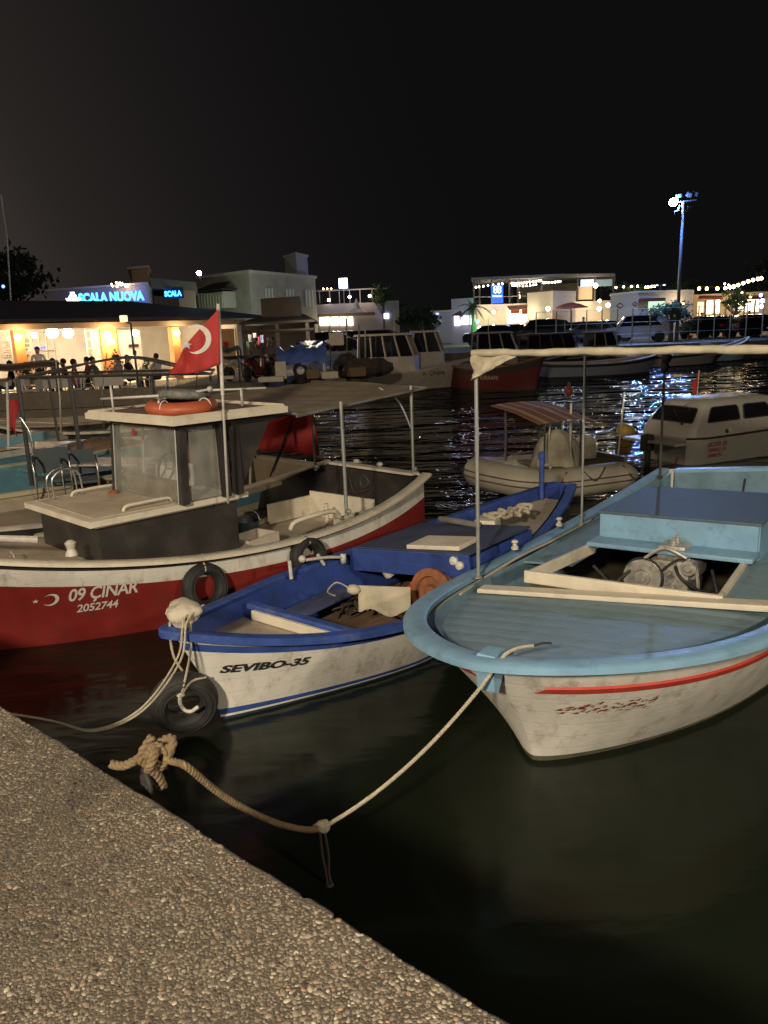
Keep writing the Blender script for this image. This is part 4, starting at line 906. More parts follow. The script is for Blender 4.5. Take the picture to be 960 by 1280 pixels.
# ------------------------------------------------------------------ inflatable dinghy with striped awning
dA = uz(612, 598, .2); 
def build_dinghy():
    o = thing('inflatable_dinghy', (0, 0, 0), 0, 'cream inflatable dinghy with a brown stripe and an orange striped awning', 'dinghy')
    bowp = uz(605, 611, .22)+Vector((.1, .30, 0)); st = uz(757, 591, .22)+Vector((.1, .30, 0)); d = (st-bowp); Ld = d.length; d.normalize(); o.location = (bowp.x, bowp.y, 0); o.rotation_euler = (0, 0, math.atan2(d.y, d.x))
    w = .62; r = .21
    path = bez([(Ld, -w, .24), (Ld*.7, -w, .24), (Ld*.35, -w, .25), (.28, -w*.92, .30), (.0, -w*.45, .36), (-.06, 0, .38), (.0, w*.45, .36), (.28, w*.92, .30), (Ld*.35, w, .25), (Ld*.7, w, .24), (Ld, w, .24)], 7)
    N = len(path); rad = [r*min(1, .35+1.6*min(i, N-1-i)/8) if min(i, N-1-i) < 4 else r for i in range(N)]
    mb = MB(); mb.tube(path, rad, 18); mb.build('tube', gelcoat, o, smooth=True)
    brn = mat('brown rubbing strip', (.10, .05, .035), .7)
    for zo, ww in ((.05, .018), (-.03, .018)):
        mb = MB(); pp = []
        for i in range(3, N-3):
            t = (path[i+1]-path[i-1]).normalized(); nrm = Vector((t.y, -t.x, 0)).normalized()
            pp.append(path[i]+nrm*math.sqrt(r*r-zo*zo)*(1)+Vector((0, 0, zo)))
        if (pp[0].y+w) > 0: pp = [path[i]-(pp[i-3]-path[i])*Vector((1, 1, 0)).length*0 if False else path[i]+Vector((-(pp[i-3]-path[i]).x, -(pp[i-3]-path[i]).y, (pp[i-3]-path[i]).z)) for i in range(3, N-3)]
        mb.tube(pp, ww*.6, 6); mb.build('rubbing_strip', brn, o, smooth=True)
    mb = MB(); mb.sheet([[(.1, -w*.6, .20), (.1, w*.6, .2)], [(Ld-.1, -w*.9, .18), (Ld-.1, w*.9, .18)]], .05); mb.box((Ld-.15, 0, .3), (.05, 1.2, .4)); mb.build('floor', mat('grey boards', (.12, .11, .09), .7), o)
    for x in (.9, 2.0):
        mb = MB(); mb.box((x, 0, .40), (.22, 1.05, .03), bev=.005); mb.build('seat', wood, o)
    for (xa, sag) in ((.55, .16), (1.9, .2), (2.5, .18), (1.2, .14)):
        mb = MB(); mb.tube(bez([(xa-.15, -w-.12, .42), (xa, -w-r-.02, .42-sag), (xa+.25, -w-.12, .42)], 8), .012, 6); mb.build('grab_line', rope_d, o, smooth=True)
    mb = MB(); mb.tube(bez([(.5, -w+.0, .48), (.45, -w-.05, .53), (.6, -w-.02, .54), (.62, -w+.02, .47)], 5), .02, 6); mb.build('cleat', whpipe, o, smooth=True)
    # awning
    for x, y in ((.60, -.5), (1.2, -.5), (.60, .5), (1.2, .5)):
        mb = MB(); mb.tube([(x, y, .40), (x, y, 1.12 if y < 0 else 1.26)], .014, 6); mb.build('awning_post', dkpipe, o)
    mb = MB(); mb.tube([(1.18, -.3, .3), (1.14, -.35, 1.3)], .016, 6); mb.build('light_pole', whpipe, o)
    n1, n2 = mat('orange brown awning', (.24, .105, .045), .8, var=.15, vs=10), mat('pale awning stripe', (.40, .30, .18), .8, var=.1, vs=10)
    mb = MB(); K_ = 22
    for i in range(K_):
        mb.mat(n2 if i % 5 in (2,) or i % 5 == 3 and i % 2 else n1); x0, x1 = .42+.86*i/K_, .42+.86*(i+1)/K_
        za = lambda x: 1.13+.02*sin((x-.42)/.86*pi)
        mb.sheet([[(x0, -.62, za(x0)-.03), (x0, 0, za(x0)+.08), (x0, .62, za(x0)+.13)], [(x1, -.62, za(x1)-.03), (x1, 0, za(x1)+.08), (x1, .62, za(x1)+.13)]], .012)
    mb.build('awning', None, o)
    # covered console and outboard
    mb = MB(); g = random.Random(4)
    mb.lathe([(.001, -.02), (.36, 0), (.34, .12), (.30, .25), (.27, .38), (.17, .50), (.06, .56), (.001, .57)], 22, (Ld-.95, -.05, .34))
    for i, v in enumerate(mb.v):
        p = Vector(v); q = p-Vector((Ld-.95, -.05, 0)); a = math.atan2(q.y, q.x); k = 1+.10*sin(5*a+q.z*5)+.06*sin(11*a-q.z*9); mb.v[i] = (Ld-.95+q.x*k*1.1, -.05+q.y*k*.85, p.z)
    mb.build('canvas_cover', canvas, o, smooth=True)
    mb = MB(); mb.lathe([(.001, 0), (.16, 0), (.17, .15), (.14, .28), (.05, .34), (.001, .345)], 16, (Ld-.32, .1, .42)); mb.build('engine_cover', canvas, o, smooth=True)
    for x, y, h in ((Ld-1.25, -.2, .9), (Ld-.1, -.35, 1.1), (Ld-.55, .45, .85)):
        mb = MB(); mb.tube([(x, y, .3), (x+.1, y, .3+h)], .011, 6); mb.build('antenna', whpipe, o)
    return o
build_dinghy()
# yellow buoy
mb = MB(); c = uz(781, 541, .1); mb.lathe([(.02, -.12), (.12, -.1), (.19, -.02), (.20, .08), (.16, .16), (.07, .19), (.02, .2)], 16, c, (.5, -.2, 1)); tag(mb.build('buoy', mat('faded yellow plastic', (.42, .27, .06), .5, var=.15, vs=6), smooth=True), 'faded yellow buoy floating beside the small cabin cruiser', 'buoy')
mb = MB(); c = uz(711, 492, .2); mb.lathe([(.02, -.1), (.10, -.05), (.16, .05), (.13, .17), (.05, .22), (.05, .35), (.01, .36)], 14, c); tag(mb.build('buoy', mat('dull red plastic', (.24, .06, .035), .5), smooth=True), 'dull red buoy floating beyond the striped awning', 'buoy')
# ------------------------------------------------------------------ small white cabin cruiser
def build_cruiser():
    base = uz(829, 589, 0); e = uz(965, 578, 0); d = (e-base); d.normalize(); d = Vector((cos(R(24)), sin(R(24)), 0))
    base = base+Vector((.55, .2, 0)); o = thing('cabin_cruiser', base, math.atan2(d.y, d.x), 'small white cabin cruiser with dark windows and a red flag, far right', 'boat')
    # local: x to the right along the near side, y away (near side is y=0)
    m_ = mat('cruiser gelcoat', (.42, .40, .34), .3, var=.06, vs=3, dirt=(.33, .29, .22), ds=3, da=.4)
    Wd = 1.75; L_ = 4.6
    def plan(z, ins=0):
        f = z/.55; P = []
        hw = Wd/2*(.86+.14*f)-ins
        for i in range(25):
            a = i/24; x = L_*a; w = hw*(min(1, ((a+.0)/.09)**.5*.22+.78) if a < .09 else 1)*(1 if a < .45 else max(0, 1-((a-.45)/.55)**2.2)**.7)
            P.append((x+ins*.5-.0+ (.10*(1-f)*(a < .02)), w))
        return P
    rows = []; zs = [-.2, 0, .12, .25, .38, .5, .55]
    for z in zs:
        pl = plan(z); rows.append([(x, Wd/2-w, z+.12*(x/L_)**2*(z/.55)) for x, w in pl]+[(x, Wd/2+w, z+.12*(x/L_)**2*(z/.55)) for x, w in pl[::-1]])
    mb = MB(); mb.grid([r+[r[0]] for r in rows]); mb.af([mb.av(p) for p in rows[-1]]); mb.build('hull', m_, o, auto=40)
    pl = plan(.55); mb = MB(); mb.tube([(x, Wd/2-w-.0, .555+.12*(x/L_)**2) for x, w in pl], .022, 8); mb.build('rubbing_strake', dark, o, smooth=True)
    # cabin, lofted
    def sec(x, z, w): return [(x, Wd/2-w, z), (x, Wd/2+w, z)]
    def ring(z, xa, xb, wa, wb, rr=.12):
        pts = []
        for (cx, cy, a0) in ((xa, -wa, 180), (xb, -wb, 270), (xb, wb, 0), (xa, wa, 90)):
            sx = 1 if cx == xa else -1; sy = 1 if cy < 0 else -1
            for k in range(5):
                a = R(a0+90*k/4); pts.append((cx+sx*rr+rr*cos(a), Wd/2+cy+sy*rr+rr*sin(a), z))
        return pts
    rr_ = [ring(.55, .10, 3.6, .74, .62), ring(.72, .16, 3.4, .72, .60), ring(.80, .22, 3.2, .70, .58), ring(1.15, .50, 2.75, .60, .52), ring(1.24, .62, 2.6, .52, .46), ring(1.28, .80, 2.4, .40, .36)]
    mb = MB(); mb.grid([r+[r[0]] for r in rr_]); mb.af([mb.av(p) for p in rr_[-1]]); mb.build('cabin', m_, o, auto=50)
    # windows: end window on the left end, two side windows on the near side
    def pane(c4, nm, n_out):
        # rounded quad
        P = []; C4 = [Vector(c) for c in c4]; 
        for i in range(4):
            p, a, b2 = C4[i], C4[i-1], C4[(i+1) % 4]; ra = (a-p).normalized()*.06; rb = (b2-p).normalized()*.06
            for k in range(5):
                t = k/4; P.append((p+ra)*(1-t)**2+p*2*t*(1-t)*.99+(p+rb)*t*t)
        mb = MB(); f = [mb.av(p+n_out) for p in P]; g_ = [mb.av(p-n_out) for p in P]; mb.af(f); mb.af(g_[::-1]); N = len(P)
        for i in range(N): mb.af((f[i], f[(i+1) % N], g_[(i+1) % N], g_[i]))
        w = mb.build(nm, dglass, o, auto=40)
        m2 = MB(); m2.tube([p+n_out for p in P], .014, 6, close=True); m2.build('frame', rubber, w, smooth=True)
        return w
    pane([(.255, Wd/2-.58, .84), (.255, Wd/2+.58, .84), (.475, Wd/2+.50, 1.12), (.475, Wd/2-.50, 1.12)], 'rear_window', Vector((-.008, 0, .003)))
    y0, y1 = Wd/2-.70, Wd/2-.60
    pane([(.55, y0+.012, .84), (1.50, y0+.05, .84), (1.46, y1-.0+.02, 1.13), (.70, y1-.005, 1.13)], 'side_window', Vector((0, -.012, .003)))
    pane([(1.62, y0+.055, .84), (2.50, y0+.09, .84), (2.35, y1+.055, 1.12), (1.64, y1+.025, 1.13)], 'side_window', Vector((0, -.012, .003)))
    mb = MB(); mb.tube([(.20, Wd/2-.35, .82), (.36, Wd/2+.05, 1.08)], .008, 6); mb.sphere((.20, Wd/2-.35, .82), .03, 8); mb.build('wiper', dark, o)
    for x in (.75, 1.3, 1.95): mb = MB(); mb.box((x, Wd/2-.30+.0, 1.295), (.36, .05, .02), bev=.004); mb.build('grab_rail', whpipe, o)
    mb = MB(); mb.box((.42, Wd/2, 1.19), (.10, .40, .03), (0, -.5, 0), bev=.008); mb.build('vent', whpipe, o)
    mb = MB(); mb.box((-.16, Wd/2, .46), (.42, 1.5, .06), bev=.02); mb.build('swim_platform', m_, o)
    mb = MB(); mb.box((-.28, Wd/2+.1, .42), (.2, .24, .35), bev=.05); mb.box((-.26, Wd/2+.1, .1), (.1, .1, .6), bev=.02); mb.build('outboard_motor', dark, o)
    mb = MB(); mb.lathe([(.02, 0), (.05, 0), (.05, .02), (.03, .022)], 14, (1.05, .055, .66), (0, -1, 0)); mb.build('deck_filler', whpipe, o)
    rt = mat('red sign lettering', (.34, .045, .04), .6)
    hs = lambda u, v: Vector((.42+u, Wd/2-Wd/2*(.86+.14*min(1, (v+.1)/.55))-.006, v+.1)) 
    for k, (tx, sz) in enumerate((('SEZER 35', .13), ('TB0022 35', .11), ('2008292', .11))):
        letters('hull_lettering', tx, sz, lambda u, v, k=k: hs(u*1.05+.03*k, v+.27-.115*k), rt, o, bold=.003)
    # flag
    p = Vector((1.15, Wd/2+.2, 1.28)); mb = MB(); mb.tube([p, p+Vector((.03, 0, .55))], .010, 6); q = mb.build('flag_staff', whpipe, o)
    rows = [[p+Vector((.03-.16*u/8*(1-.3*v/6), .03*sin(u), .52-.28*v/6-.22*u/8)) for v in range(7)] for u in range(9)]
    mb = MB(); mb.sheet(rows, Vector((0, .004, 0))); mb.build('flag_cloth', redcl, q, smooth=True)
    o.scale = (.82, .82, .82)
    return o
build_cruiser()
# ------------------------------------------------------------------ far shores
GZ = 1.0
GT = .55
terr = [(-120, 21.5), (-9.7, 22.5), (-6.2, 22.85), (-6.2, 46), (-120, 46)]
land = [(-120, 46), (-6.2, 46), (-6.2, 22.86), (-5.8, 22.9), (-3.6, 25.2), (-2.6, 28), (-2.9, 35), (-1.5, 43.5), (10, 44.6), (60, 47.5), (140, 52), (140, 290), (-120, 290)]
mb = MB(); mb.mat(concrete); mb.prism(land, -1, GZ-.012, bottom=False)
mb.mat(paving); mb.af([mb.av((p[0], p[1], GZ)) for p in land])
struct('promenade', mb)
mb = MB(); mb.mat(concrete); mb.prism(terr, -1, GT-.012, bottom=False); mb.mat(paving); mb.af([mb.av((p[0], p[1], GT)) for p in terr]); struct('terrace', mb)
mb = MB(); mb.prism([(-60, 22.0), (-9.7, 22.52), (-6.25, 22.87), (-6.25, 23.15), (-9.7, 22.8), (-60, 22.3)], GT+.004, 1.04); tag(mb.build('quay_parapet', concrete), 'low concrete parapet wall along the left terrace edge', 'wall')
# low kerb cap along the far wall
def PX(px, Y, py=420): p = ud(px, py, Y); return (p.x, p.y)
def ZP(px, py, Y): return ud(px, py, Y).z
def frame_on(px0, Y0, px1, Y1):
    """vertical plane through two pixel columns; returns (matrix, f(px,py)->(u,z), length)"""
    a = Vector((*PX(px0, Y0), 0)); b = Vector((*PX(px1, Y1), 0)); d = (b-a); L = d.length; d.normalize(); nrm = Vector((d.y, -d.x, 0))
    M = Matrix((( d.x, -nrm.x, 0, a.x), (d.y, -nrm.y, 0, a.y), (0, 0, 1, 0), (0, 0, 0, 1)))
    def f(px, py):
        r = cF + cR*((px-480)/FPX) - cU*((py-640)/FPX); o = Vector((0, 0, EYE)); t = (a-o).dot(nrm)/r.dot(nrm); p = o+r*t
        return ((p-a).dot(d), p.z)
    return M, f, L, math.atan2(d.y, d.x), a
def fbox(mb, f, px0, py0, px1, py1, v0, v1, z0=None):
    """box on a facade: pixel rectangle, v0..v1 = depth range (positive = behind the facade plane)"""
    pm = (px0+px1)/2; u0, _ = f(px0, py0); u1, _ = f(px1, py0); zt = f(pm, py0)[1]; zb = z0 if z0 is not None else f(pm, py1)[1]
    mb.box(((u0+u1)/2, (v0+v1)/2, (zt+zb)/2), (abs(u1-u0), abs(v1-v0), abs(zt-zb))); return mb
def globe(name, p, r, m, label, group, parent=None, light=0, col=(1, .75, .45)):
    mb = MB(); mb.sphere((0, 0, 0), r, 8); mb2 = MB(); 
    o = mb.build(name, m, parent, smooth=True); o.location = p
    if not parent: tag(o, label, 'lamp', group)
    if light: l = lamp('lamp_light', (0, 0, 0), light, col, r*1.05); l.location = Vector(p) if not parent else Vector(p); l.parent = parent; 
    return o
# ---------- left restaurant with the ochre front
M, f, Lf, rz, a0 = frame_on(-60, 29.0, 302, 39.0)
R1 = thing('restaurant', a0, rz, 'lit waterfront restaurant with ochre pillars and a wide dark roof, left', 'restaurant')
eave = f(150, 402)[1]
mb = MB()
fbox(mb, f, -60, 403, 302, 410, -.25, .05); mb.build('fascia', mat('beige fascia', (.42, .33, .24), .8), R1)
mb = MB(); E0, E1 = -1.2, Lf+.9; ze = eave+.12
P4 = [(E0, -.9, ze), (E1, -.9, ze), (E1, 9.5, ze), (E0, 9.5, ze)]; r0, r1 = (2.5, 4.4, ze+.98), (Lf-3.4, 4.4, ze+.98)
i = [mb.av(p) for p in P4]+[mb.av(r0), mb.av(r1)]; mb.af((i[0], i[1], i[5], i[4])); mb.af((i[1], i[2], i[5])); mb.af((i[2], i[3], i[4], i[5])); mb.af((i[3], i[0], i[4]))
mb.af(i[3::-1]); mb.box(((E0+E1)/2, -.92, ze-.04), (E1-E0, .06, .12)); mb.build('roof', roofd, R1)
mb = MB(); mb.box((Lf/2, 6.0, (GT+eave)/2), (Lf, .15, eave-GT)); mb.box((Lf/2, 3.0, GT+.02), (Lf, 6, .04)); mb.box((Lf/2, 3.0, eave-.05), (Lf, 6, .05)); mb.box((Lf-.08, 3, (GT+eave)/2), (.15, 5.8, eave-GT-.1))
mb.build('interior_wall', mat('warm interior wall', (.80, .74, .63), .8, var=.1, vs=1), R1)
for (pa, pb) in ((14, 27), (123, 143), (213, 222)):
    mb = MB(); fbox(mb, f, pa, 409, pb, 480, -.1, .25, GT); mb.build('pillar', orwall, R1)
mb = MB(); fbox(mb, f, 268, 411, 292, 480, -.02, .12, GT); mb.build('wood_panel', mat('vertical slat panel', (.55, .33, .17), .7, var=.2, vs=4, stretch=(8, 1, 1)), R1)
mb = MB(); fbox(mb, f, 294, 405, 301, 480, -.12, .1, GT); mb.build('corner_post', plaster, R1)
whf = mat('white window frame', (.7, .68, .62), .5)
def window_frame(pa, pb, pt_, n, hz=()):
    mb = MB()
    for k in range(n+1): x = pa+(pb-pa)*k/n; fbox(mb, f, x-.55, pt_, x+.55, 480, .0, .06, GT)
    u0, u1 = f(pa, pt_)[0], f(pb, pt_)[0]; z = f((pa+pb)/2, pt_)[1]
    for zz in (z,)+tuple(f((pa+pb)/2, h)[1] for h in hz)+(GT+.1,): mb.box(((u0+u1)/2, .03, zz), (u1-u0, .05, .06))
    w = mb.build('window', whf, R1)
    g = MB(); g.box(((u0+u1)/2, .035, (z+GT)/2), (u1-u0, .01, z-GT)); g.build('pane', mat('clear shop glass', (.6, .6, .6), .05, alpha=.12), w)
window_frame(-40, -14, 413, 2); window_frame(-12, 11, 413, 1); window_frame(27, 36, 413, 1, (439,)); window_frame(38, 66, 415, 3, (439,)); window_frame(107, 121, 413, 2, (436, 424)); window_frame(146, 148, 413, 1)
mb = MB(); fbox(mb, f, 149, 411, 211, 480, 2.4, 2.5, GT); mb.build('white_wall', mat('bright interior plaster', (.70, .64, .55), .8, var=.05), R1)
mb = MB(); fbox(mb, f, 196, 429, 208, 433, 2.3, 2.36); fbox(mb, f, 163, 423, 169, 436, 2.3, 2.36); mb.build('wall_plaque', dark, R1)
mb = MB(); fbox(mb, f, 278, 427, 284, 437, -.06, -.03); mb.build('small_flag', redcl, R1)
# bar, shelves with bottles, blue sign
mb = MB()
for py in (424, 431, 438, 445): fbox(mb, f, 71, py, 104, py+.9, 4.6, 4.95)
sh = mb.build('shelf', wood, R1)
g = random.Random(21)
for row in (423.6, 430.6, 437.6, 444.6):
    for k in range(9):
        px = 73+3.4*k+g.uniform(-.6, .6); mb = MB(); fbox(mb, f, px, row-g.uniform(1.5, 4), px+g.uniform(.9, 1.8), row, 4.65, 4.85)
        mb.build('bottle', g.choice([mat('ginger bottles', (.5, .2, .08), .4), mat('white boxes', (.7, .66, .6), .6), mat('green bottles', (.12, .2, .1), .3)]), sh)
mb = MB(); fbox(mb, f, 68, 432, 86, 436, 2.0, 2.05); mb.build('blue_sign', mat('blue menu sign', (.05, .09, .5), .5, emis=(.08, .12, 1), es=.8), R1)
mb = MB(); fbox(mb, f, 74, 446, 104, 480, 3.4, 3.9, GT); mb.build('bar_counter', wood, R1)
lab = ['left pillar sconce', 'door lamp', 'larger bright globe over the bar', 'second globe over the bar', 'upper sconce on middle pillar', 'lower sconce on middle pillar', 'lamp beside the middle pillar', 'lamp on white wall', 'sconce right of white wall']
for k, (px, py, r, v, e) in enumerate(((19, 421, .10, -.25, 55), (60, 417, .10, 1.2, 40), (78, 413, .19, .9, 110), (98, 414, .17, .9, 90), (130, 418, .11, -.25, 60), (135.5, 427, .09, -.25, 35), (150, 417, .13, 1.3, 60), (193, 414, .11, 1.6, 50), (217, 416, .10, -.25, 55))):
    u, z = f(px, py); z = min(z, eave-.12)
    mb = MB(); mb.sphere((u, v, z-.25*r), r*1.3, 10); o = mb.build('globe_lamp', glow_w if k in (0, 4, 5, 8) else glow_ww, R1, smooth=True)
    l = lamp('globe_lamp_light', (u, v-(.12 if v < 0 else .0)-r*1.4, z-.05), e*1.5, (1, .60, .26) if k in (0, 4, 5, 8) else (1, .80, .55), r); l.parent = R1
for u in (.9, 5.0, 9.0): l = lamp('interior_light', (u, 2.5, eave-.5), 170, (1, .88, .70), .2); l.parent = R1
# rooftop volume behind with signs
def pxprism(mb, cols, ztop, z0=GZ):
    mb.prism([PX(px, Y) for px, Y in cols], z0, ztop)
    return mb
H1 = thing('hall_building', (*PX(130, 48), GZ), 0, 'building behind the restaurant roof carrying the blue SCALA NUOVA sign', 'building')
H1w = Matrix.Translation(H1.location).inverted()
def bpart(root, name, m, build, **k):
    mb = MB(); mb.X = Matrix.Translation(root.location).inverted(); build(mb); return mb.build(name, m, root, **k)
bpart(H1, 'wall', mat('lilac grey plaster', (.36, .33, .35), .85, var=.1, vs=1), lambda mb: pxprism(mb, [(66, 50), (190, 47), (196, 56), (70, 58)], ZP(130, 359, 48)))
bpart(H1, 'parapet', plaster, lambda mb: pxprism(mb, [(64, 49.7), (191, 46.7), (197, 56.3), (68, 58.3)], ZP(130, 357, 48)+.02, ZP(130, 359, 48)))
def signtext(root, txt, px0, py0, px1, py1, Y, m1, m2, name):
    a = ud(px0, py0, Y); b = ud(px1, py1, Y-.0); d = (b-a); L_ = d.length; V, Fc = textmesh(txt, 1, .02, 0, 1.0); w = max(v.x for v in V); s_ = L_/w; d.normalize()
    for m_, off, bold, nm in ((m1, 0, .05, name), (m2, -.03, -.012, name)):
        V, Fc = textmesh(txt, 1, bold, 0, 1.0); mb = MB()
        for v in V: p = a+d*(v.x*s_)+Vector((0, off, v.y*s_*1.25)); mb.av(p-root.location)
        for q in Fc: mb.af(q)
        mb.build(nm, m_, root)
signtext(H1, 'SCALA NUOVA', 99, 378, 180, 374.5, 46.0, glow_b, glow_c2, 'sign_lettering')
def ship(mb):
    a = ud(84, 377, 46.2); s_ = .06
    for q in (((0, 0), (12, 0), (14, 3), (-1, 3)), ((2, 3.5), (10, 3.5), (9, 6), (3, 6)), ((4, 6.5), (8, 6.5), (8, 8.5), (4, 8.5))): mb.af([mb.av(a+Vector((x*s_, 0, z*s_))) for x, z in q])
bpart(H1, 'ship_emblem', glow_v, ship)
# fairy lights cluster above
g = random.Random(2)
fl_ = thing('fairy_lights', (*PX(150, 47), ZP(150, 356, 47)), 0, 'cluster of warm fairy lights above the blue lettering', 'fairy lights')
for k in range(13):
    mb = MB(); p = ud(139+20*g.random(), 352.5+6*g.random(), 46.6+g.random()); mb.sphere(p-fl_.location, .055, 6); mb.build('bulb', glow_w, fl_)
mb = MB(); mb.tube([ud(138, 357, 47)-fl_.location, ud(149, 354, 47)-fl_.location, ud(161, 357.5, 47)-fl_.location], .015, 4); mb.build('wire', dark, fl_)
T1 = thing('tower_house', (*PX(215, 56), GZ), 0, 'tan house with a grey upper side and blue sign behind the restaurant', 'building')
bpart(T1, 'wall', mat('tan plaster', (.40, .31, .21), .85, var=.1, vs=1), lambda mb: pxprism(mb, [(173, 53), (194, 52), (197, 62), (176, 62)], ZP(183, 336, 53)))
bpart(T1, 'cornice', plaster, lambda mb: pxprism(mb, [(168, 52.6), (195, 51.6), (199, 62.4), (172, 62.4)], ZP(183, 334, 53), ZP(183, 336.5, 53)))
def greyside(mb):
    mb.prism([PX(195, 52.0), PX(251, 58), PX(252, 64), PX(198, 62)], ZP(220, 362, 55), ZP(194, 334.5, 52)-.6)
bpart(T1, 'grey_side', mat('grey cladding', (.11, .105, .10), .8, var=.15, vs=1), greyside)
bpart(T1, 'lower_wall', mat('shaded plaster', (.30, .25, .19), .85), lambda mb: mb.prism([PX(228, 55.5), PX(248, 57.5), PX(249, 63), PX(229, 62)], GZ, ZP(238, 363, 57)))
signtext(T1, 'SCALA', 206, 370.5, 227, 369.5, 54.2, glow_b, glow_c2, 'sign_lettering')
bpart(T1, 'sign_board', dark, lambda mb: mb.box(ud(217, 366, 54.5), (1.35, .05, .75)))
def flood(px, py, Y, m_, lab, r=.16):
    p = ud(px, py, Y); o = thing('floodlight', p, 0, lab, 'floodlight')
    mb = MB(); mb.box((0, 0, 0), (r*2, r*.6, r*1.4), (.4, 0, .3), bev=.02); mb.build('lamp_housing', dark, o); mb = MB(); mb.lathe([(r*.95, 0), (r*.95, .02), (.01, .03)], 16, (0, -r*.45, -.02), (0, -1, -.3)); mb.build('lamp_glass', m_, o)
    mb = MB(); mb.tube([(0, .05, 0), (0, .1, -.5), (0, .5, -.9)], .025, 6); mb.build('bracket', dark, o); return o
flood(249, 341, 50, glow_c, 'small blue-white floodlight above the tan house, brightest light at upper left', .14)
# ---------- stone hotel with tower
HT = thing('hotel', (*PX(330, 70), GZ), 0, 'three storey grey stone hotel with shuttered windows and a square roof tower', 'hotel')
zt = ZP(317, 341, 66)
bpart(HT, 'wall', stone, lambda mb: mb.prism([PX(252, 71), PX(317, 66), PX(398, 75.5), PX(350, 90), PX(255, 90)], GZ, zt))
bpart(HT, 'cornice', plaster, lambda mb: mb.prism([PX(250.5, 70.6), PX(317, 65.5), PX(400.5, 75.4), PX(351, 90.5), PX(253, 90.5)], zt, zt+.22))
zt2 = ZP(375, 319, 74)
bpart(HT, 'tower', mat('pale tower stone', (.40, .41, .44), .85, var=.1, vs=1), lambda mb: mb.prism([PX(362, 76), PX(376, 73.5), PX(390, 76), PX(377, 79)], zt, zt2))
bpart(HT, 'tower_cap', plaster, lambda mb: mb.prism([PX(360, 76), PX(376, 73.0), PX(391.5, 76), PX(377, 79.5)], zt2, zt2+.18))
Mh, fh, Lh, rzh, ah = frame_on(317, 66, 398, 75.5)
shut = mat('pale green shutters', (.36, .42, .38), .7)
for (pa, pt_, pb, pb2) in ((331, 361, 339, 372), (357, 362, 365, 372), (381, 363, 389, 384), (331, 380, 339, 392), (357, 381, 365, 393)):
    mb = MB(); mb.X = Matrix.Translation(HT.location).inverted() @ Mh; fbox(mb, fh, pa, pt_, pb, pb2, -.09, .02); w = mb.build('window', shut, HT)
    mb = MB(); mb.X = Matrix.Translation(HT.location).inverted() @ Mh
    for k in range(3): fbox(mb, fh, pa+(pb-pa)*k/2-.5, pt_-.6, pa+(pb-pa)*k/2+.5, pb2, -.13, -.09)
    mb.build('frame', whf, w)
Mg, fg, Lg, rzg, ag = frame_on(252, 71, 317, 66)
mb = MB(); mb.X = Matrix.Translation(HT.location).inverted() @ Mg; fbox(mb, fg, 263, 366, 294, 386, -1.3, -.0)
mb.build('bay_window', mat('lit shutter bay', (.45, .47, .40), .7), HT)
mb = MB(); mb.X = Matrix.Translation(HT.location).inverted() @ Mg
u0, z0 = fg(260, 366); u1, _ = fg(297, 366); mb.prism([(u0, -1.6), (u1, -1.6), (u1, 0), (u0, 0)], z0, z0+.1); mb.grid([[(u0, -1.6, z0+.1), (u1, -1.6, z0+.1)], [(u0+.8, 0, z0+.75), (u1-.8, 0, z0+.75)]]); mb.build('bay_roof', roofd, HT)
mb = MB(); mb.X = Matrix.Translation(HT.location).inverted() @ Mg
for k in range(9): px = 264+29*k/8; fbox(mb, fg, px-.35, 367, px+.35, 385, -1.36, -1.3)
mb.build('bay_mullion', whf, HT)
lamp('garden_light', (*PX(285, 60), 2.0), 260, (.75, 1, .65), .3)
lamp('street_light_glow', (*PX(360, 60), 4.5), 420, (1, .93, .80), .3)
# ---------- dark timber pavilion
PV = thing('pavilion', (*PX(345, 31), GZ), 0, 'dark timber pavilion with a boxy upper roof beside the restaurant', 'pavilion')
def pv(mb):
    mb.prism([PX(329, 33), PX(378, 32), PX(379, 37), PX(331, 37)], ZP(350, 396, 32), ZP(350, 371, 32))
    A = [PX(300, 32), PX(395, 31), PX(399, 39), PX(302, 39)]; z = ZP(350, 404, 31.5)
    mb.prism(A, z, z+.08); B = [PX(327, 33.5), PX(381, 32.8), PX(381, 37), PX(330, 37)]; zt_ = ZP(350, 393, 32)
    for i in range(4):
        j = (i+1) % 4; mb.af([mb.av((*A[i], z+.08)), mb.av((*A[j], z+.08)), mb.av((*B[j], zt_)), mb.av((*B[i], zt_))])
bpart(PV, 'roof', mat('near black shingles', (.028, .022, .020), .85, var=.3, vs=3), pv)
for px, Y in ((305, 32), (347, 31.7), (385, 31.4), (310, 38), (392, 38)):
    bpart(PV, 'post', mat('dark timber', (.05, .038, .03), .8), lambda mb: mb.box((*PX(px, Y), (GZ+ZP(350, 404, 31.5))/2), (.14, .14, ZP(350, 404, 31.5)-GZ)))
bpart(PV, 'rail', mat('dark timber', (.05, .038, .03), .8), lambda mb: (mb.tube([(*PX(303, 31.9), 2.55), (*PX(393, 31.2), 2.55)], .05, 4), mb.tube([(*PX(303, 31.9), 1.6), (*PX(393, 31.2), 1.6)], .04, 4)))
bpart(PV, 'back_wall', dark, lambda mb: mb.prism([PX(304, 38.6), PX(390, 38.2), PX(390, 38.4), PX(304, 38.8)], GZ, ZP(350, 405, 38)))
lamp('pavilion_fill_light', (*PX(380, 30.2), 2.9), 110, (1, .86, .66), .12)  # added lamp without a fixture, brightens the gear corner
lamp('pavilion_fill_light', (*PX(318, 34.5), 2.6), 22, (1, .85, .7), .1)
g = random.Random(8)
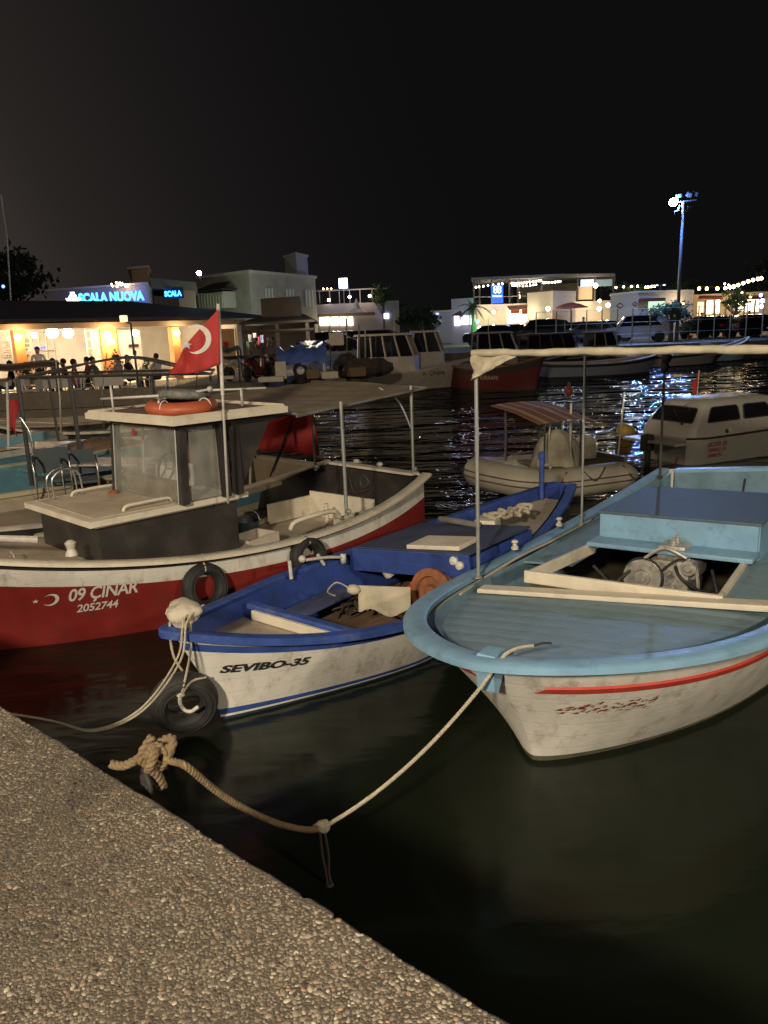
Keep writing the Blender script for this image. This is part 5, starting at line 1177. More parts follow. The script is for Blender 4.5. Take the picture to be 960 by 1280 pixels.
for k, (px, py, c_, nm) in enumerate(((312, 418, (.5, .5, .5), 'grey'), (318, 416, (.6, .55, .5), 'cream'), (322, 421, (.55, .1, .1), 'red'), (327, 419, (.45, .5, .75), 'pale blue'), (309, 427, (.15, .3, .15), 'green'))):
    p = ud(px, py, 35); mb = MB(); mb.sheet([[p+Vector((x*.07, .03*sin(x*2+z), -z*.11)) for x in (-1, 0, 1)] for z in range(4)], Vector((0, .02, 0))); tag(mb.build('hanging_shirt', mat('shirt %s' % nm, c_, .9)), nm+' shirt hanging under the dark pavilion roof', 'shirt', 'shirts hanging in the pavilion')
# ---------- terrace restaurant in the middle
TR = thing('terrace_restaurant', (*PX(440, 80), GZ), 0, 'roof terrace restaurant with bright yellow ground floor windows, mid left', 'restaurant')
bpart(TR, 'wall', mat('grey violet plaster', (.33, .31, .33), .85), lambda mb: pxprism(mb, [(398, 80), (500, 80), (500, 92), (400, 92)], ZP(440, 379, 80)))
bpart(TR, 'upper_block', stone, lambda mb: mb.prism([PX(482, 79.5), PX(500, 79.5), PX(500, 86), PX(482, 86)], GZ, ZP(490, 376, 80)))
bpart(TR, 'awning', mat('brown awning', (.14, .11, .09), .8), lambda mb: mb.box(ud(430, 393.5, 78.8), (6.2, 2, .25)))
for k, (pa, pb) in enumerate(((400, 412), (414, 423), (425, 433), (435, 441))):
    bpart(TR, 'window', win_ww, lambda mb: mb.box(ud((pa+pb)/2, 401.5, 79.9), ((pb-pa)*.0833, .06, .85)))
bpart(TR, 'window', mat('blue white lobby light', (.1, .1, .1), emis=(.4, .45, 1), es=6), lambda mb: mb.box(ud(483, 395, 79.4), (.5, .06, .5)))
for px in (399, 412, 424, 437, 450, 465, 480): bpart(TR, 'pergola_post', mat('pergola grey', (.2, .2, .2), .7), lambda mb: mb.box(((ud(px, 370, 80).x), 80.4, (ZP(px, 379, 80)+ZP(px, 362, 80))/2), (.09, .09, ZP(px, 362, 80)-ZP(px, 379, 80))))
bpart(TR, 'pergola_beam', mat('pergola grey', (.2, .2, .2), .7), lambda mb: (mb.box(ud(440, 362, 80.4), (7.6, .15, .12)), mb.box(ud(440, 362, 83), (7.6, .12, .12))))
def tent(mb):
    p = ud(446, 391, 78); mb.lathe([(1.15, 0), (.55, .35), (.22, .9), (.04, 1.35), (.01, 1.4)], 8, p)
bpart(TR, 'tent_roof', whcl, tent)
sg = thing('lit_sign', ud(429, 354, 78), 0, 'square violet-white lit sign on a thin post above the terrace', 'sign')
mb = MB(); mb.box((0, 0, 0), (.82, .12, .92), bev=.02); mb.build('lightbox', glow_v, sg); mb = MB(); mb.tube([(0, .1, -.45), (0, .1, -2.4)], .05, 6); mb.build('post', galv, sg)
for k, (px, py, c_) in enumerate(((411, 375, glow_ww), (437, 371, glow_ww), (462, 370, glow_w), (404, 361, glow_w), (409, 361, glow_w), (414, 361, glow_w))):
    globe('globe_lamp', ud(px, py, 79.5), .14 if k < 3 else .07, c_, ['warm globe low at the left end of the roof terrace', 'warm globe beside the lit sign post', 'amber globe in front of the round tree'][k] if k < 3 else ['leftmost small bulb under the terrace pergola', 'middle small bulb under the terrace pergola', 'rightmost small bulb under the terrace pergola'][k-3], 'globe lamps on the roof terrace' if k < 3 else 'small pergola bulbs')
lamp('terrace_light', (*PX(420, 76), 3.2), 130, (1, .75, .42), .3); lamp('terrace_light', (*PX(455, 79), 6.4), 90, (1, .8, .5), .3)
# ---------- trees
def foliage(mb, c, r, n, size, seed, flat=.8, clumps=14):
    g = random.Random(seed); cl = []
    for k in range(clumps):
        v = Vector((g.gauss(0, 1), g.gauss(0, 1), g.gauss(0, 1))).normalized()*g.uniform(.35, .95); cl.append((Vector((v.x*r[0], v.y*r[1], v.z*r[2])), g.uniform(.22, .42)))
    for k in range(n):
        cc, cr_ = cl[g.randrange(clumps)]; d = Vector((g.gauss(0, 1), g.gauss(0, 1), g.gauss(0, .9)))*cr_*.55
        p = Vector(c)+cc+Vector((d.x*r[0], d.y*r[1], d.z*r[2])); s_ = size*g.uniform(.6, 1.4)
        a = Vector((g.uniform(-1, 1), g.uniform(-1, 1), g.uniform(-1, 1))).normalized(); b = a.orthogonal().normalized()
        mb.af([mb.av(p-a*s_), mb.av(p+b*s_*.5), mb.av(p+a*s_), mb.av(p-b*s_*.5)])
def tree(name, px, pb, Y, w, h0, h1, label, m_=leaf, seed=1, n=900, size=.14, group=None, z0=GZ):
    x, y = PX(px, Y); o = thing(name, (x, y, z0), 0, label, 'tree', group); mb = MB(); ht = (h0+h1)/2-z0
    mb.tube(bez([(0, 0, 0), (.05, 0, ht*.5), (-.03, 0, ht)], 4), [.16*min(1, w/2.)]*3+[.12*min(1, w/2.)]*5+[.06], 8)
    g = random.Random(seed)
    for k in range(6):
        a = g.uniform(0, 6.28); mb.tube([(0, 0, ht*.55+.1*k*ht*.1), (cos(a)*w*.3, sin(a)*w*.3, ht*.8+g.uniform(0, .4)*(h1-h0)*.3)], [.06, .02], 5)
    mb.build('trunk', bark, o)
    mb = MB(); foliage(mb, (0, 0, (h0+h1)/2-z0), (w/2, w/2, (h1-h0)/2), n, size, seed); mb.build('crown', m_, o); return o
tree('round_tree', 480, 0, 80, 2.4, ZP(480, 386, 80), ZP(480, 350, 80), 'round tree rising behind the terrace restaurant', leaf, 3, 900, .16)
tree('bushy_tree', 495, 0, 88, 2.6, ZP(495, 390, 88), ZP(495, 376, 88), 'small shrubby tree at the right end of the terrace restaurant', leafd, 4, 400, .16)
for k, (px, w, top, Y) in enumerate(((513, 2.4, 386, 72), (528, 3.0, 384, 74), (541, 2.0, 391, 70))):
    tree('dark_tree', px, 0, Y, w, ZP(px, 410, Y), ZP(px, top, Y), ['dark tree left of the low white building, leftmost of three', 'tallest of three dark trees near the harbour mouth', 'small dark tree touching the low white building'][k], leafd, 10+k, 700, .18)
tree('hazy_tree', 22, 0, 62, 6.5, ZP(22, 385, 62), ZP(22, 300, 62), 'large dark tree at the far left behind the restaurant', leafd, 31, 1800, .25)
tree('olive_tree', 838, 0, 49, 2.3, ZP(838, 405, 49), ZP(838, 374, 49), 'bushy olive tree at the foot of the tall light pole', leaf, 5, 1500, .11)
tree('leafy_tree', 918, 0, 60, 2.6, ZP(918, 392, 60), ZP(918, 360, 60), 'leafy tree in front of the bright cafe at the right', leaf, 6, 900, .13)
tree('tall_tree', 955, 0, 70, 4.2, ZP(955, 372, 70), ZP(955, 314, 70), 'tall tree at the right edge above the string lights', leafd, 7, 1400, .2)
for k, (px, w, top, Y) in enumerate(((778, 3.0, 352, 74), (792, 2.4, 355, 75), (846, 2.2, 350, 76), (862, 3.0, 349, 75))):
    tree('roof_garden_tree', px, 0, Y, w, ZP(px, 369, Y), ZP(px, top, Y), ['leftmost roof garden tree above the white building', 'second roof garden tree above the white building', 'narrow roof garden tree right behind the light pole', 'widest roof garden tree right of the light pole'][k], leaf, 40+k, 500, .15)
# palm with green uplight
px_, Y_ = 591, 62; xx, yy = PX(px_, Y_); pl = thing('palm_tree', (xx, yy, GZ), 0, 'palm tree lit green from below beside the white building', 'palm tree')
hp = ZP(591, 384, Y_)-GZ; mb = MB(); mb.tube(bez([(0, 0, 0), (.06, 0, hp*.5), (0, 0, hp)], 5), [.17]*6+[.13]*5, 8); mb.build('trunk', bark, pl)
g = random.Random(6); mb = MB()
for k in range(34):
    a = g.uniform(0, 6.28); el = g.uniform(-.35, 1.3); Lr = g.uniform(1.1, 1.7); dirv = Vector((cos(a)*cos(el), sin(a)*cos(el), sin(el))); pts = []
    for i in range(7): t = i/6; pts.append(Vector((0, 0, hp))+dirv*Lr*t+Vector((0, 0, -.9*t*t)))
    for i in range(6):
        p, q = pts[i], pts[i+1]; sd = (q-p).cross(Vector((0, 0, 1))).normalized()
        for s_ in (-1, 1):
            for h in (.0, .5):
                b0 = p.lerp(q, h); mb.af([mb.av(b0), mb.av(b0+(q-p)*.3), mb.av(b0+sd*s_*.30*(1-i/8)+(q-p)*.9+Vector((0, 0, -.10)))])
mb.build('crown', leaf, pl)
lamp('palm_uplight', (xx+.25, yy-.9, GZ+hp*.55), 110, (.10, 1, .30), .08); globe('green_spotlight', (xx+.3, yy-.75, GZ+hp*.62), .11, glow_g, 'green spotlight bulb shining up into the palm crown', None)
# ---------- low white building centre
LW = thing('low_building', (*PX(555, 74), GZ), 0, 'low white flat roofed building right of the dark trees', 'building')
bpart(LW, 'wall', mat('cool white wall', (.5, .52, .58), .8), lambda mb: pxprism(mb, [(541, 74), (566, 73), (568, 82), (543, 82)], ZP(554, 390, 74)))
bpart(LW, 'roof_slab', whf, lambda mb: pxprism(mb, [(539, 73.5), (567, 72.6), (569, 82.4), (541, 82.4)], ZP(554, 388, 74), ZP(554, 390, 74)))
bpart(LW, 'window', win_c, lambda mb: mb.box(ud(549, 398, 73.7), (.6, .05, 1.0)))
lamp('courtyard_light', (*PX(552, 70), 3.0), 60, (.7, .75, 1), .2)
# ---------- main building on the right
RB = thing('seafront_restaurant', (*PX(660, 66), GZ), 0, 'two storey cream restaurant with string lights on its glazed roof terrace, right', 'restaurant')
bpart(RB, 'left_wing', mat('cool white wall', (.5, .52, .58), .8), lambda mb: pxprism(mb, [(565, 66), (592, 65), (594, 76), (568, 76)], ZP(578, 373, 65.5)))
bpart(RB, 'wall', plaster, lambda mb: pxprism(mb, [(592, 65.2), (762, 68), (762, 80), (595, 78)], ZP(650, 379, 65.6)))
bpart(RB, 'front_block', mat('warm white render', (.56, .50, .44), .8, var=.06), lambda mb: mb.prism([PX(659, 64), PX(690, 61.5), PX(719, 64), PX(719, 72), PX(661, 72)], GZ, ZP(690, 363.5, 61.5)))
bpart(RB, 'coping', roofd, lambda mb: mb.prism([PX(658, 63.8), PX(690, 61.1), PX(720.5, 63.8), PX(720.5, 72.3), PX(660, 72.3)], ZP(690, 363.5, 61.5), ZP(690, 361.8, 61.5)))
zr = ZP(650, 349, 66)
bpart(RB, 'terrace_roof', mat('slate roof slab', (.12, .12, .12), .7), lambda mb: mb.prism([PX(590, 65), PX(690, 64.6), PX(767, 67), PX(767, 78), PX(594, 78)], zr, zr+.22))
for px, Y in ((593, 65.2), (600, 65.2), (615, 65.3), (637, 65.3), (648, 65.4), (677, 65.5), (721, 66.5), (742, 67), (765, 67.4), (600, 77), (640, 77), (700, 77), (750, 77)):
    bpart(RB, 'terrace_post', dkpipe, lambda mb: mb.box((*PX(px, Y), (zr+ZP(650, 379, 65.6))/2), (.13, .13, zr-ZP(650, 379, 65.6))))
bpart(RB, 'terrace_rail', galv, lambda mb: (mb.tube([(*PX(594, 65.1), ZP(600, 371, 65)), (*PX(658, 65.3), ZP(655, 370, 65))], .03, 5)))
bpart(RB, 'terrace_back_wall', mat('olive screen', (.22, .20, .13), .8, var=.3, vs=.5), lambda mb: mb.prism([PX(646, 76), PX(720, 76), PX(720, 76.3), PX(646, 76.3)], ZP(650, 379, 66), zr))
for k, (pa, pb) in enumerate(((726, 742), (744, 765))): bpart(RB, 'glazing', win_c if k == 0 else mat('dim cool glazing', (.15, .22, .24), .1, emis=(.3, .5, .55), es=.25), lambda mb: mb.box(ud((pa+pb)/2, 353.5, 67.2), ((pb-pa)*.069, .05, .55)))
bpart(RB, 'upper_panel', mat('tan panel', (.42, .34, .23), .8), lambda mb: (mb.box(ud(731, 366, 67.3), (1.25, .1, 1.1)),))
# sign lightbox
bpart(RB, 'blue_sign', mat('deep blue backlit sign', (.01, .02, .1), emis=(.02, .12, .9), es=1.6), lambda mb: mb.box(ud(621.5, 367.5, 64.6), (.95, .08, 1.45)))
bpart(RB, 'sign_symbol', mat('pale blue neon symbol', (.1, .1, .1), emis=(.35, .55, 1), es=7), lambda mb: [mb.torus(ud(cx_, cy_, 64.5), .13, .035, (0, 1, 0), 14, 5) for cx_, cy_ in ((619.4, 360), (624, 360), (619.4, 363.8), (624, 363.8))])
bpart(RB, 'sign_lettering', mat('pale blue neon symbol', (.1, .1, .1), emis=(.35, .55, 1), es=7), lambda mb: [mb.box(ud(616.5+1.7*k, 370+(k % 2)*.3, 64.5), (.07, .03, .12)) for k in range(7)])
bpart(RB, 'awning', terra, lambda mb: mb.sheet([[ud(634, 382, 65.2), ud(681, 380, 65.6)], [ud(636, 386.5, 64.0), ud(681, 384.5, 64.3)]], .08))
bpart(RB, 'shop_window', win_ww, lambda mb: mb.box(ud(652, 394, 65.0), (2.35, .06, 1.15)))
bpart(RB, 'shop_blind', terra, lambda mb: (mb.box(ud(644, 389.5, 64.9), (.75, .06, .3)), mb.box(ud(659, 389.5, 64.9), (.9, .06, .4))))
bpart(RB, 'garage_opening', mat('violet lit opening', (.2, .2, .2), emis=(.8, .75, 1), es=2.6), lambda mb: mb.box(ud(585, 400, 64.8), (1.15, .05, .75)))
bpart(RB, 'garage_opening', mat('violet lit opening', (.2, .2, .2), emis=(.8, .75, 1), es=2.6), lambda mb: mb.box(ud(571.5, 401, 65.6), (.5, .05, .8)))
bpart(RB, 'tiled_canopy', terra, lambda mb: mb.sheet([[ud(566, 393, 65), ud(576, 388, 65.5)], [ud(565, 394, 64), ud(579, 394, 64)]], .06))
um = thing('parasol', (*PX(713, 60), GZ), 0, 'terracotta parasol standing before the cream restaurant', 'parasol')
zu = ZP(713, 378, 60)-GZ; mb = MB(); mb.lathe([(1.35, -.42), (1.3, -.36), (.6, -.1), (.02, 0)], 8, (0, 0, zu)); mb.build('canopy', terra, um); mb = MB(); mb.tube([(0, 0, 0), (0, 0, zu)], .035, 6); mb.build('pole', dark, um)
# string lights under the terrace roof
def string(name, pts, n, r, m_, label, group=None, sag=.0):
    P = [ud(*p) for p in pts]; path = bez(P, 8); o = thing(name, P[0], 0, label, 'string lights', group); mb = MB(); mb.tube([p-P[0] for p in path], .012, 4); mb.build('wire', dark, o)
    for k in range(n):
        t = k/(n-1)*(len(path)-1); i = min(int(t), len(path)-2); p = path[i].lerp(path[i+1], t-i)-P[0]; mb = MB(); mb.sphere(p+Vector((0, 0, -r)), r, 6); mb.build('bulb', m_, o)
    return o
string('string_lights', [(595, 358, 65), (610, 356, 65), (628, 353.5, 65)], 7, .065, glow_ww, 'string lights left of the blue sign on the roof terrace')
string('string_lights', [(640, 353, 65), (655, 352.5, 65), (676, 349.5, 65)], 13, .075, glow_ww, 'upper string lights in the middle of the roof terrace')
string('string_lights', [(641, 356, 66), (656, 356.5, 66), (670, 354.5, 66)], 8, .065, glow_ww, 'lower string lights in the middle of the roof terrace')
string('string_lights', [(679, 352.2, 64), (690, 351.8, 63), (700, 350.5, 64)], 7, .075, glow_ww, 'string lights at the right of the roof terrace')
string('string_lights', [(647, 356, 65.5), (648.5, 363, 65.5), (649.5, 371, 65.5)], 6, .05, glow_ww, 'string lights hanging down a terrace post')
string('string_lights', [(874, 358.5, 62), (905, 358.3, 62), (920, 355, 61), (937, 349, 60), (952, 345.5, 59)], 12, .13, glow_w, 'long rising string of big warm bulbs at the right')
string('string_lights', [(770, 358, 73), (785, 357, 73), (797, 356.5, 73)], 4, .09, glow_ww, 'few warm bulbs over the roof garden left of the light pole')
string('string_lights', [(807, 357.5, 73), (818, 356.5, 73)], 4, .10, glow_w, 'short warm string lights left of the light pole')
string('string_lights', [(906, 353.5, 64), (915, 357, 64), (926, 365, 63), (938, 370, 62)], 6, .08, glow_w, 'lower warm bulbs descending in front of the leafy tree')
lb_ = ['bright warm globe on the upper floor right of the terrace', 'warm globe under the right end of the cream wall', 'warm wall lamp below it, left of the red pattern', 'pale globe nearest the white building', 'warm glow beside the shop window awning', 'warm wall lamp right of the palm tree']
for k, (px, py, Y, r, m_, e) in enumerate(((744.5, 357, 66, .19, glow_ww, 60), (749.5, 376, 66, .13, glow_w, 60), (749, 386, 65.5, .17, glow_ww, 110), (760, 381.5, 65, .17, glow_ww, 70), (685, 386, 60.6, .16, glow_w, 100), (617, 390, 64.6, .14, glow_w, 120))):
    globe('globe_lamp', ud(px, py, Y), r, m_, lb_[k], None); lamp('globe_light', ud(px, py+.5, Y-.5), e, (1, .72, .38), .15)
lamp('awning_light', ud(655, 391, 63.0), 90, (1, .8, .5), .3); lamp('cool_street_light', ud(708, 355, 57), 160, (.55, .72, 1), .2); lamp('cool_street_light', ud(576, 368, 58), 90, (.75, .75, 1), .2); lamp('terrace_glow', ud(665, 366, 69), 120, (1, .85, .6), .3); lamp('terrace_glow', ud(612, 366, 69), 40, (1, .85, .6), .3)
# white building right, then cafes
WB = thing('white_building', (*PX(810, 60), GZ), 0, 'white single storey building with a dark red diamond pattern and green lit window', 'building')
bpart(WB, 'wall', mat('soft white render', (.56, .55, .52), .8, var=.06, vs=.6), lambda mb: mb.prism([PX(762, 62), PX(796, 58.5), PX(863, 60.5), PX(864, 72), PX(766, 72)], GZ, ZP(790, 366.5, 58.5)))
bpart(WB, 'coping', whf, lambda mb: mb.prism([PX(761, 62), PX(796, 58.1), PX(864, 60.2), PX(865, 72.5), PX(765, 72.5)], ZP(790, 366.5, 58.5), ZP(790, 364, 58.5)))
bpart(WB, 'window', win_g, lambda mb: mb.box(ud(815, 382, 58.9), (1.9, .06, .75)))
bpart(WB, 'awning', terra, lambda mb: mb.sheet([[ud(799, 373, 58.7), ud(832, 372, 59.2)], [ud(798, 376, 57.7), ud(832, 375, 58.2)]], .07))
def dia(mb):
    for cx_, cy_, s_ in ((775, 382, 4.2), (793.5, 380, 3.2)):
        q = [ud(cx_-s_, cy_, 57.9+0*s_), ud(cx_, cy_-s_*.8, 57.9), ud(cx_+s_, cy_, 57.9), ud(cx_, cy_+s_*.8, 57.9)]; mb.tube(q, .05, 4, close=True); 
bpart(WB, 'diamond_pattern', mat('dark red tiles', (.25, .05, .05), .6), dia)
for px, py, e in ((853, 380, 50),): globe('globe_lamp', ud(px, py, 59.6), .13, glow_w, 'warm wall lamp on the white building behind the light pole', None); lamp('globe_light', ud(px, py, 59.0), e, (1, .7, .36), .15)
lamp('cool_street_light', ud(790, 352, 52), 230, (.8, .88, 1), .2)
CF = thing('cafe_building', (*PX(915, 66), GZ), 0, 'row of small cafes with terracotta canopies at the far right', 'building')
bpart(CF, 'wall', mat('ochre cafe wall', (.45, .34, .20), .8, var=.1), lambda mb: pxprism(mb, [(863, 66), (985, 64), (985, 76), (866, 76)], ZP(915, 366, 65)))
for k, (pa, pb, pt_, pb2) in enumerate(((882, 890, 376, 392), (892, 899, 375, 391), (872, 879, 378, 394), (922, 930, 374, 388), (932, 948, 373, 389))):
    bpart(CF, 'lit_window', win_ww if k != 2 else win_w, lambda mb: mb.box(ud((pa+pb)/2, (pt_+pb2)/2, 64.2), ((pb-pa)*.067, .06, (pb2-pt_)*.067)))
for pa, pb, py in ((872, 904, 371.5), (924, 956, 371)):
    bpart(CF, 'awning', terra, lambda mb: mb.sheet([[ud(pa+2, py-2, 64.6), ud(pb-2, py-2, 64.6)], [ud(pa, py+2.2, 62.8), ud(pb, py+2.2, 62.8)]], .08))
for px in (880, 891, 905, 928, 941): bpart(CF, 'door_frame', wood, lambda mb: mb.box((PX(px, 64)[0], 64, (GZ+ZP(px, 375, 64))/2), (.12, .1, ZP(px, 375, 64)-GZ)))
for k, (px, py, r) in enumerate(((951, 369, .13), (953, 376, .17), (952, 383, .15), (929, 376, .16), (898, 377, .12), (912, 381, .1), (920, 377, .1), (927, 366, .1), (885, 387, .09))):
    globe('globe_lamp', ud(px, py, 62), r, glow_v if k < 3 else glow_ww, ['top bluish-white lamp of the stacked three at the right edge', 'middle bluish-white lamp of the stacked three at the right edge', 'lowest bluish-white lamp of the stacked three at the right edge'][k] if k < 3 else ['warm globe low before the right cafe awning', 'small globe under the left cafe awning tip', 'small low globe at the foot of the leafy tree', 'small globe in front of the leafy tree crown', 'small globe above the right cafe awning', 'small low globe between cafe doors'][k-3], None if k < 3 else 'globe lamps of the cafes')
lamp('cafe_light', ud(890, 380, 61.5), 70, (1, .72, .4), .2); lamp('cafe_light', ud(938, 378, 61), 110, (1, .78, .5), .2); lamp('cafe_light', ud(918, 372, 57), 40, (1, .8, .5), .2)
# ---------- tall floodlight pole
x, y = PX(846, 50); zp = ZP(849, 252, 50)
LP = thing('light_pole', (x, y, GZ), 0, 'tall galvanised floodlight pole with one blue-white lamp lit, right', 'light pole')
mb = MB(); mb.tube([(0, 0, 0), (0, 0, zp-GZ)], [.12, .075], 12); mb.build('pole', mat('grey galvanised pole', (.20, .20, .19), .6, metal=.2), LP, smooth=True)
hz = zp-GZ
mb = MB(); mb.tube([(-.7, 0, hz-.05), (.8, 0, hz+.05)], .035, 6); mb.tube([(-.35, 0, hz-.7), (-.2, 0, hz-.2), (0, 0, hz-.45)], .04, 6); mb.tube([(.35, .2, hz-.55), (0, 0, hz-.4)], .035, 6); mb.build('crossarm', galv, LP)
for k, (dx, dz, lit) in enumerate(((-.62, .02, 1), (.35, .38, 0), (.72, .42, 0), (.42, -.42, 0), (-.3, .35, 0), (-.35, -.62, 0))):
    mb = MB(); mb.box((dx, 0, hz+dz), (.34, .16, .26), (.5, .3*(1 if dx > 0 else -1), 0), bev=.03); h_ = mb.build('floodlight_head', dark, LP)
    if lit: mb = MB(); mb.lathe([(.25, 0), (.25, .03), (.01, .05)], 18, (dx-.02, -.12, hz+dz-.05), (-.15, -1, -.45)); mb.build('lamp_glass', emat('floodlight glass', (.15, .34, 1), 2200), h_)
lamp('floodlight_beam', (x-.65, y-.3, zp-.15), 2500, (.45, .64, 1), .1, R(130), (x-9, 22, 0))
sl = thing('street_lamp', (*PX(823, 66), GZ), 0, 'small double headed street lamp behind the olive tree', 'street lamp'); hh = ZP(823, 355, 66)-GZ
mb = MB(); mb.tube([(0, 0, 0), (0, 0, hh)], .05, 6); mb.tube([(-.3, 0, hh-.1), (0, 0, hh), (.3, 0, hh-.1)], .03, 5); mb.build('pole', dkpipe, sl)
for sx_ in (-.3, .3): mb = MB(); mb.lathe([(.02, .06), (.13, 0), (.12, -.03), (.02, -.04)], 10, (sx_, 0, hh-.1)); mb.build('lamp_head', emat('dim cool lamp head', (.7, .85, 1), 2.5), sl)
# ------------------------------------------------------------------ people (small figures on the far terraces)
def figure_mesh(seated):
    V = {}; 
    if seated:
        pts = [((0, 0, .48), .13), ((0, .02, .78), .15), ((0, .02, .98), .13), ((0, .0, 1.08), .055), ((0, -.02, 1.20), .095), ((0, -.03, 1.29), .075),
               ((.20, .02, .98), .055), ((.25, -.08, .74), .045), ((.20, -.32, .72), .035), ((-.20, .02, .98), .055), ((-.25, -.08, .74), .045), ((-.18, -.32, .72), .035),
               ((.10, -.02, .47), .09), ((.12, -.42, .50), .065), ((.12, -.44, .08), .04), ((.12, -.56, .04), .04), ((-.10, -.02, .47), .09), ((-.12, -.42, .50), .065), ((-.12, -.44, .08), .04), ((-.12, -.56, .04), .04)]
    else:
        pts = [((0, 0, .95), .13), ((0, .0, 1.22), .14), ((0, .0, 1.42), .13), ((0, 0, 1.50), .055), ((0, -.02, 1.61), .095), ((0, -.03, 1.70), .075),
               ((.20, 0, 1.42), .055), ((.25, .02, 1.14), .045), ((.22, -.12, .90), .035), ((-.20, 0, 1.42), .055), ((-.25, .02, 1.14), .045), ((-.20, -.14, .92), .035),
               ((.10, 0, .90), .09), ((.11, -.02, .50), .065), ((.12, 0, .08), .045), ((.12, -.13, .04), .04), ((-.10, 0, .90), .09), ((-.12, .03, .50), .065), ((-.13, .06, .08), .045), ((-.13, -.07, .04), .04)]
    ed = [(0, 1), (1, 2), (2, 3), (3, 4), (4, 5), (2, 6), (6, 7), (7, 8), (2, 9), (9, 10), (10, 11), (0, 12), (12, 13), (13, 14), (14, 15), (0, 16), (16, 17), (17, 18), (18, 19)]
    me = bpy.data.meshes.new('person_skeleton'); me.from_pydata([p for p, r in pts], ed, []); o = bpy.data.objects.new('person_skeleton', me); COL.objects.link(o)
    md = o.modifiers.new('skin', 'SKIN'); md2 = o.modifiers.new('sub', 'SUBSURF'); md2.levels = 1; md2.render_levels = 1
    sv = me.skin_vertices[0].data
    for i, (p, r) in enumerate(pts): sv[i].radius = (r, r*.8 if i in (0, 1, 2) else r)
    sv[0].use_root = True
    dg = bpy.context.evaluated_depsgraph_get(); out = bpy.data.meshes.new_from_object(o.evaluated_get(dg)); bpy.data.objects.remove(o); bpy.data.meshes.remove(me); out.shade_smooth(); return out
skin = mat('skin', (.42, .25, .17), .6)
FM = {True: figure_mesh(True), False: figure_mesh(False)}
def person(loc, rz, seated, top, legs, hair, label, group=None):
    me = FM[seated].copy(); cl = mat('cloth %s' % str(top), top, .9); lg = mat('cloth %s' % str(legs), legs, .9)
    for q in (skin, cl, lg): me.materials.append(q)
    nz = 1.06 if seated else 1.49; hz = .56 if seated else .97
    for p in me.polygons:
        c = p.center; p.material_index = 0 if c.z > nz or (abs(c.x) > .17 and c.z < (.85 if seated else 1.2) and c.z > (.6 if seated else .8)) or c.z < .0 else (2 if c.z < hz else 1)
    o = bpy.data.objects.new('person', me); COL.objects.link(o); o.location = loc; o.rotation_euler = (0, 0, rz); tag(o, label, 'person', group)
    mb = MB(); zc = 1.26 if seated else 1.67; mb.sphere((0, .018, zc), .105, 10, (.95, 1, 1)); h = mb.build('hair', mat('hair %s' % str(hair), hair, .8), o, smooth=True)
    for v in h.data.vertices:
        if v.co.y < -.05 and v.co.z < zc+.03: v.co.y = -.03
    return o
def terrace_table(px, Y, label, cloth=True):
    x, y = PX(px, Y); o = thing('terrace_table', (x, y, GT), rng.uniform(0, 1.5), label, 'table', 'restaurant terrace tables')
    mb = MB(); mb.box((0, 0, .74), (.8, .8, .035), bev=.008); mb.build('table_top', whcl if cloth else wood, o)
    if cloth: mb = MB(); mb.prism([(-.42, -.42), (.42, -.42), (.42, .42), (-.42, .42)], .50, .762, bottom=False); mb.build('tablecloth', whcl, o)
    for sx_, sy_ in ((-1, -1), (1, -1), (-1, 1), (1, 1)): mb = MB(); mb.box((sx_*.36, sy_*.36, .37), (.04, .04, .74)); mb.build('leg', whf, o)
    return o
def chair0():
    o = thing('terrace_chair', (0, 0, 0), 0, 'x', 'chair', 'restaurant terrace chairs')
    mb = MB(); mb.box((0, 0, .45), (.44, .44, .05), bev=.01); mb.build('seat', mat('pale cane', (.45, .38, .28), .8), o)
    mb = MB(); mb.tube(bez([(-.20, .2, .45), (-.20, .24, .8), (0, .26, .92), (.20, .24, .8), (.20, .2, .45)], 5), .018, 6); mb.tube([(-.2, .23, .68), (.2, .23, .68)], .014, 6); mb.tube([(0, .22, .45), (0, .26, .9)], .014, 6); mb.build('backrest', whf, o)
    for sx_, sy_ in ((-1, -1), (1, -1), (-1, 1), (1, 1)): mb = MB(); mb.tube([(sx_*.19, sy_*.19, 0), (sx_*.19, sy_*.19, .45)], .016, 5); mb.build('leg', whf, o)
    return o
tl = ['white clothed table at the far left of the terrace', 'white clothed table below the left window', 'white clothed table in front of the bar opening', 'white clothed table under the two bright globes', 'white clothed table left of the slim lamp post', 'white clothed table near the red flag', 'white clothed table nearest the water on the left', 'white clothed table nearest the water in the middle']
tpos = [(8, 26.5), (42, 27.5), (74, 27.0), (100, 28.5), (150, 28.5), (186, 29.5), (58, 24.3), (128, 24.6)]
c0 = chair0(); first = True
for k, (px, Y) in enumerate(tpos):
    terrace_table(px, Y, tl[k]); x, y = PX(px, Y)
    for j, (dx, dy, rz) in enumerate(((-.75, .1, pi/2+.2), (.75, -.1, -pi/2+.1))):
        lab = 'cane chair on the %s side of the %s' % (('left', 'right')[j], tl[k])
        lab = ' '.join(lab.replace('white clothed ', '').split()[:16])
        if first: c = c0; c.location = (x+dx, y+dy, GT); c.rotation_euler = (0, 0, rz); c['label'] = lab; first = False
        else: relabel(c0, lab, (x+dx, y+dy, GT), rz)
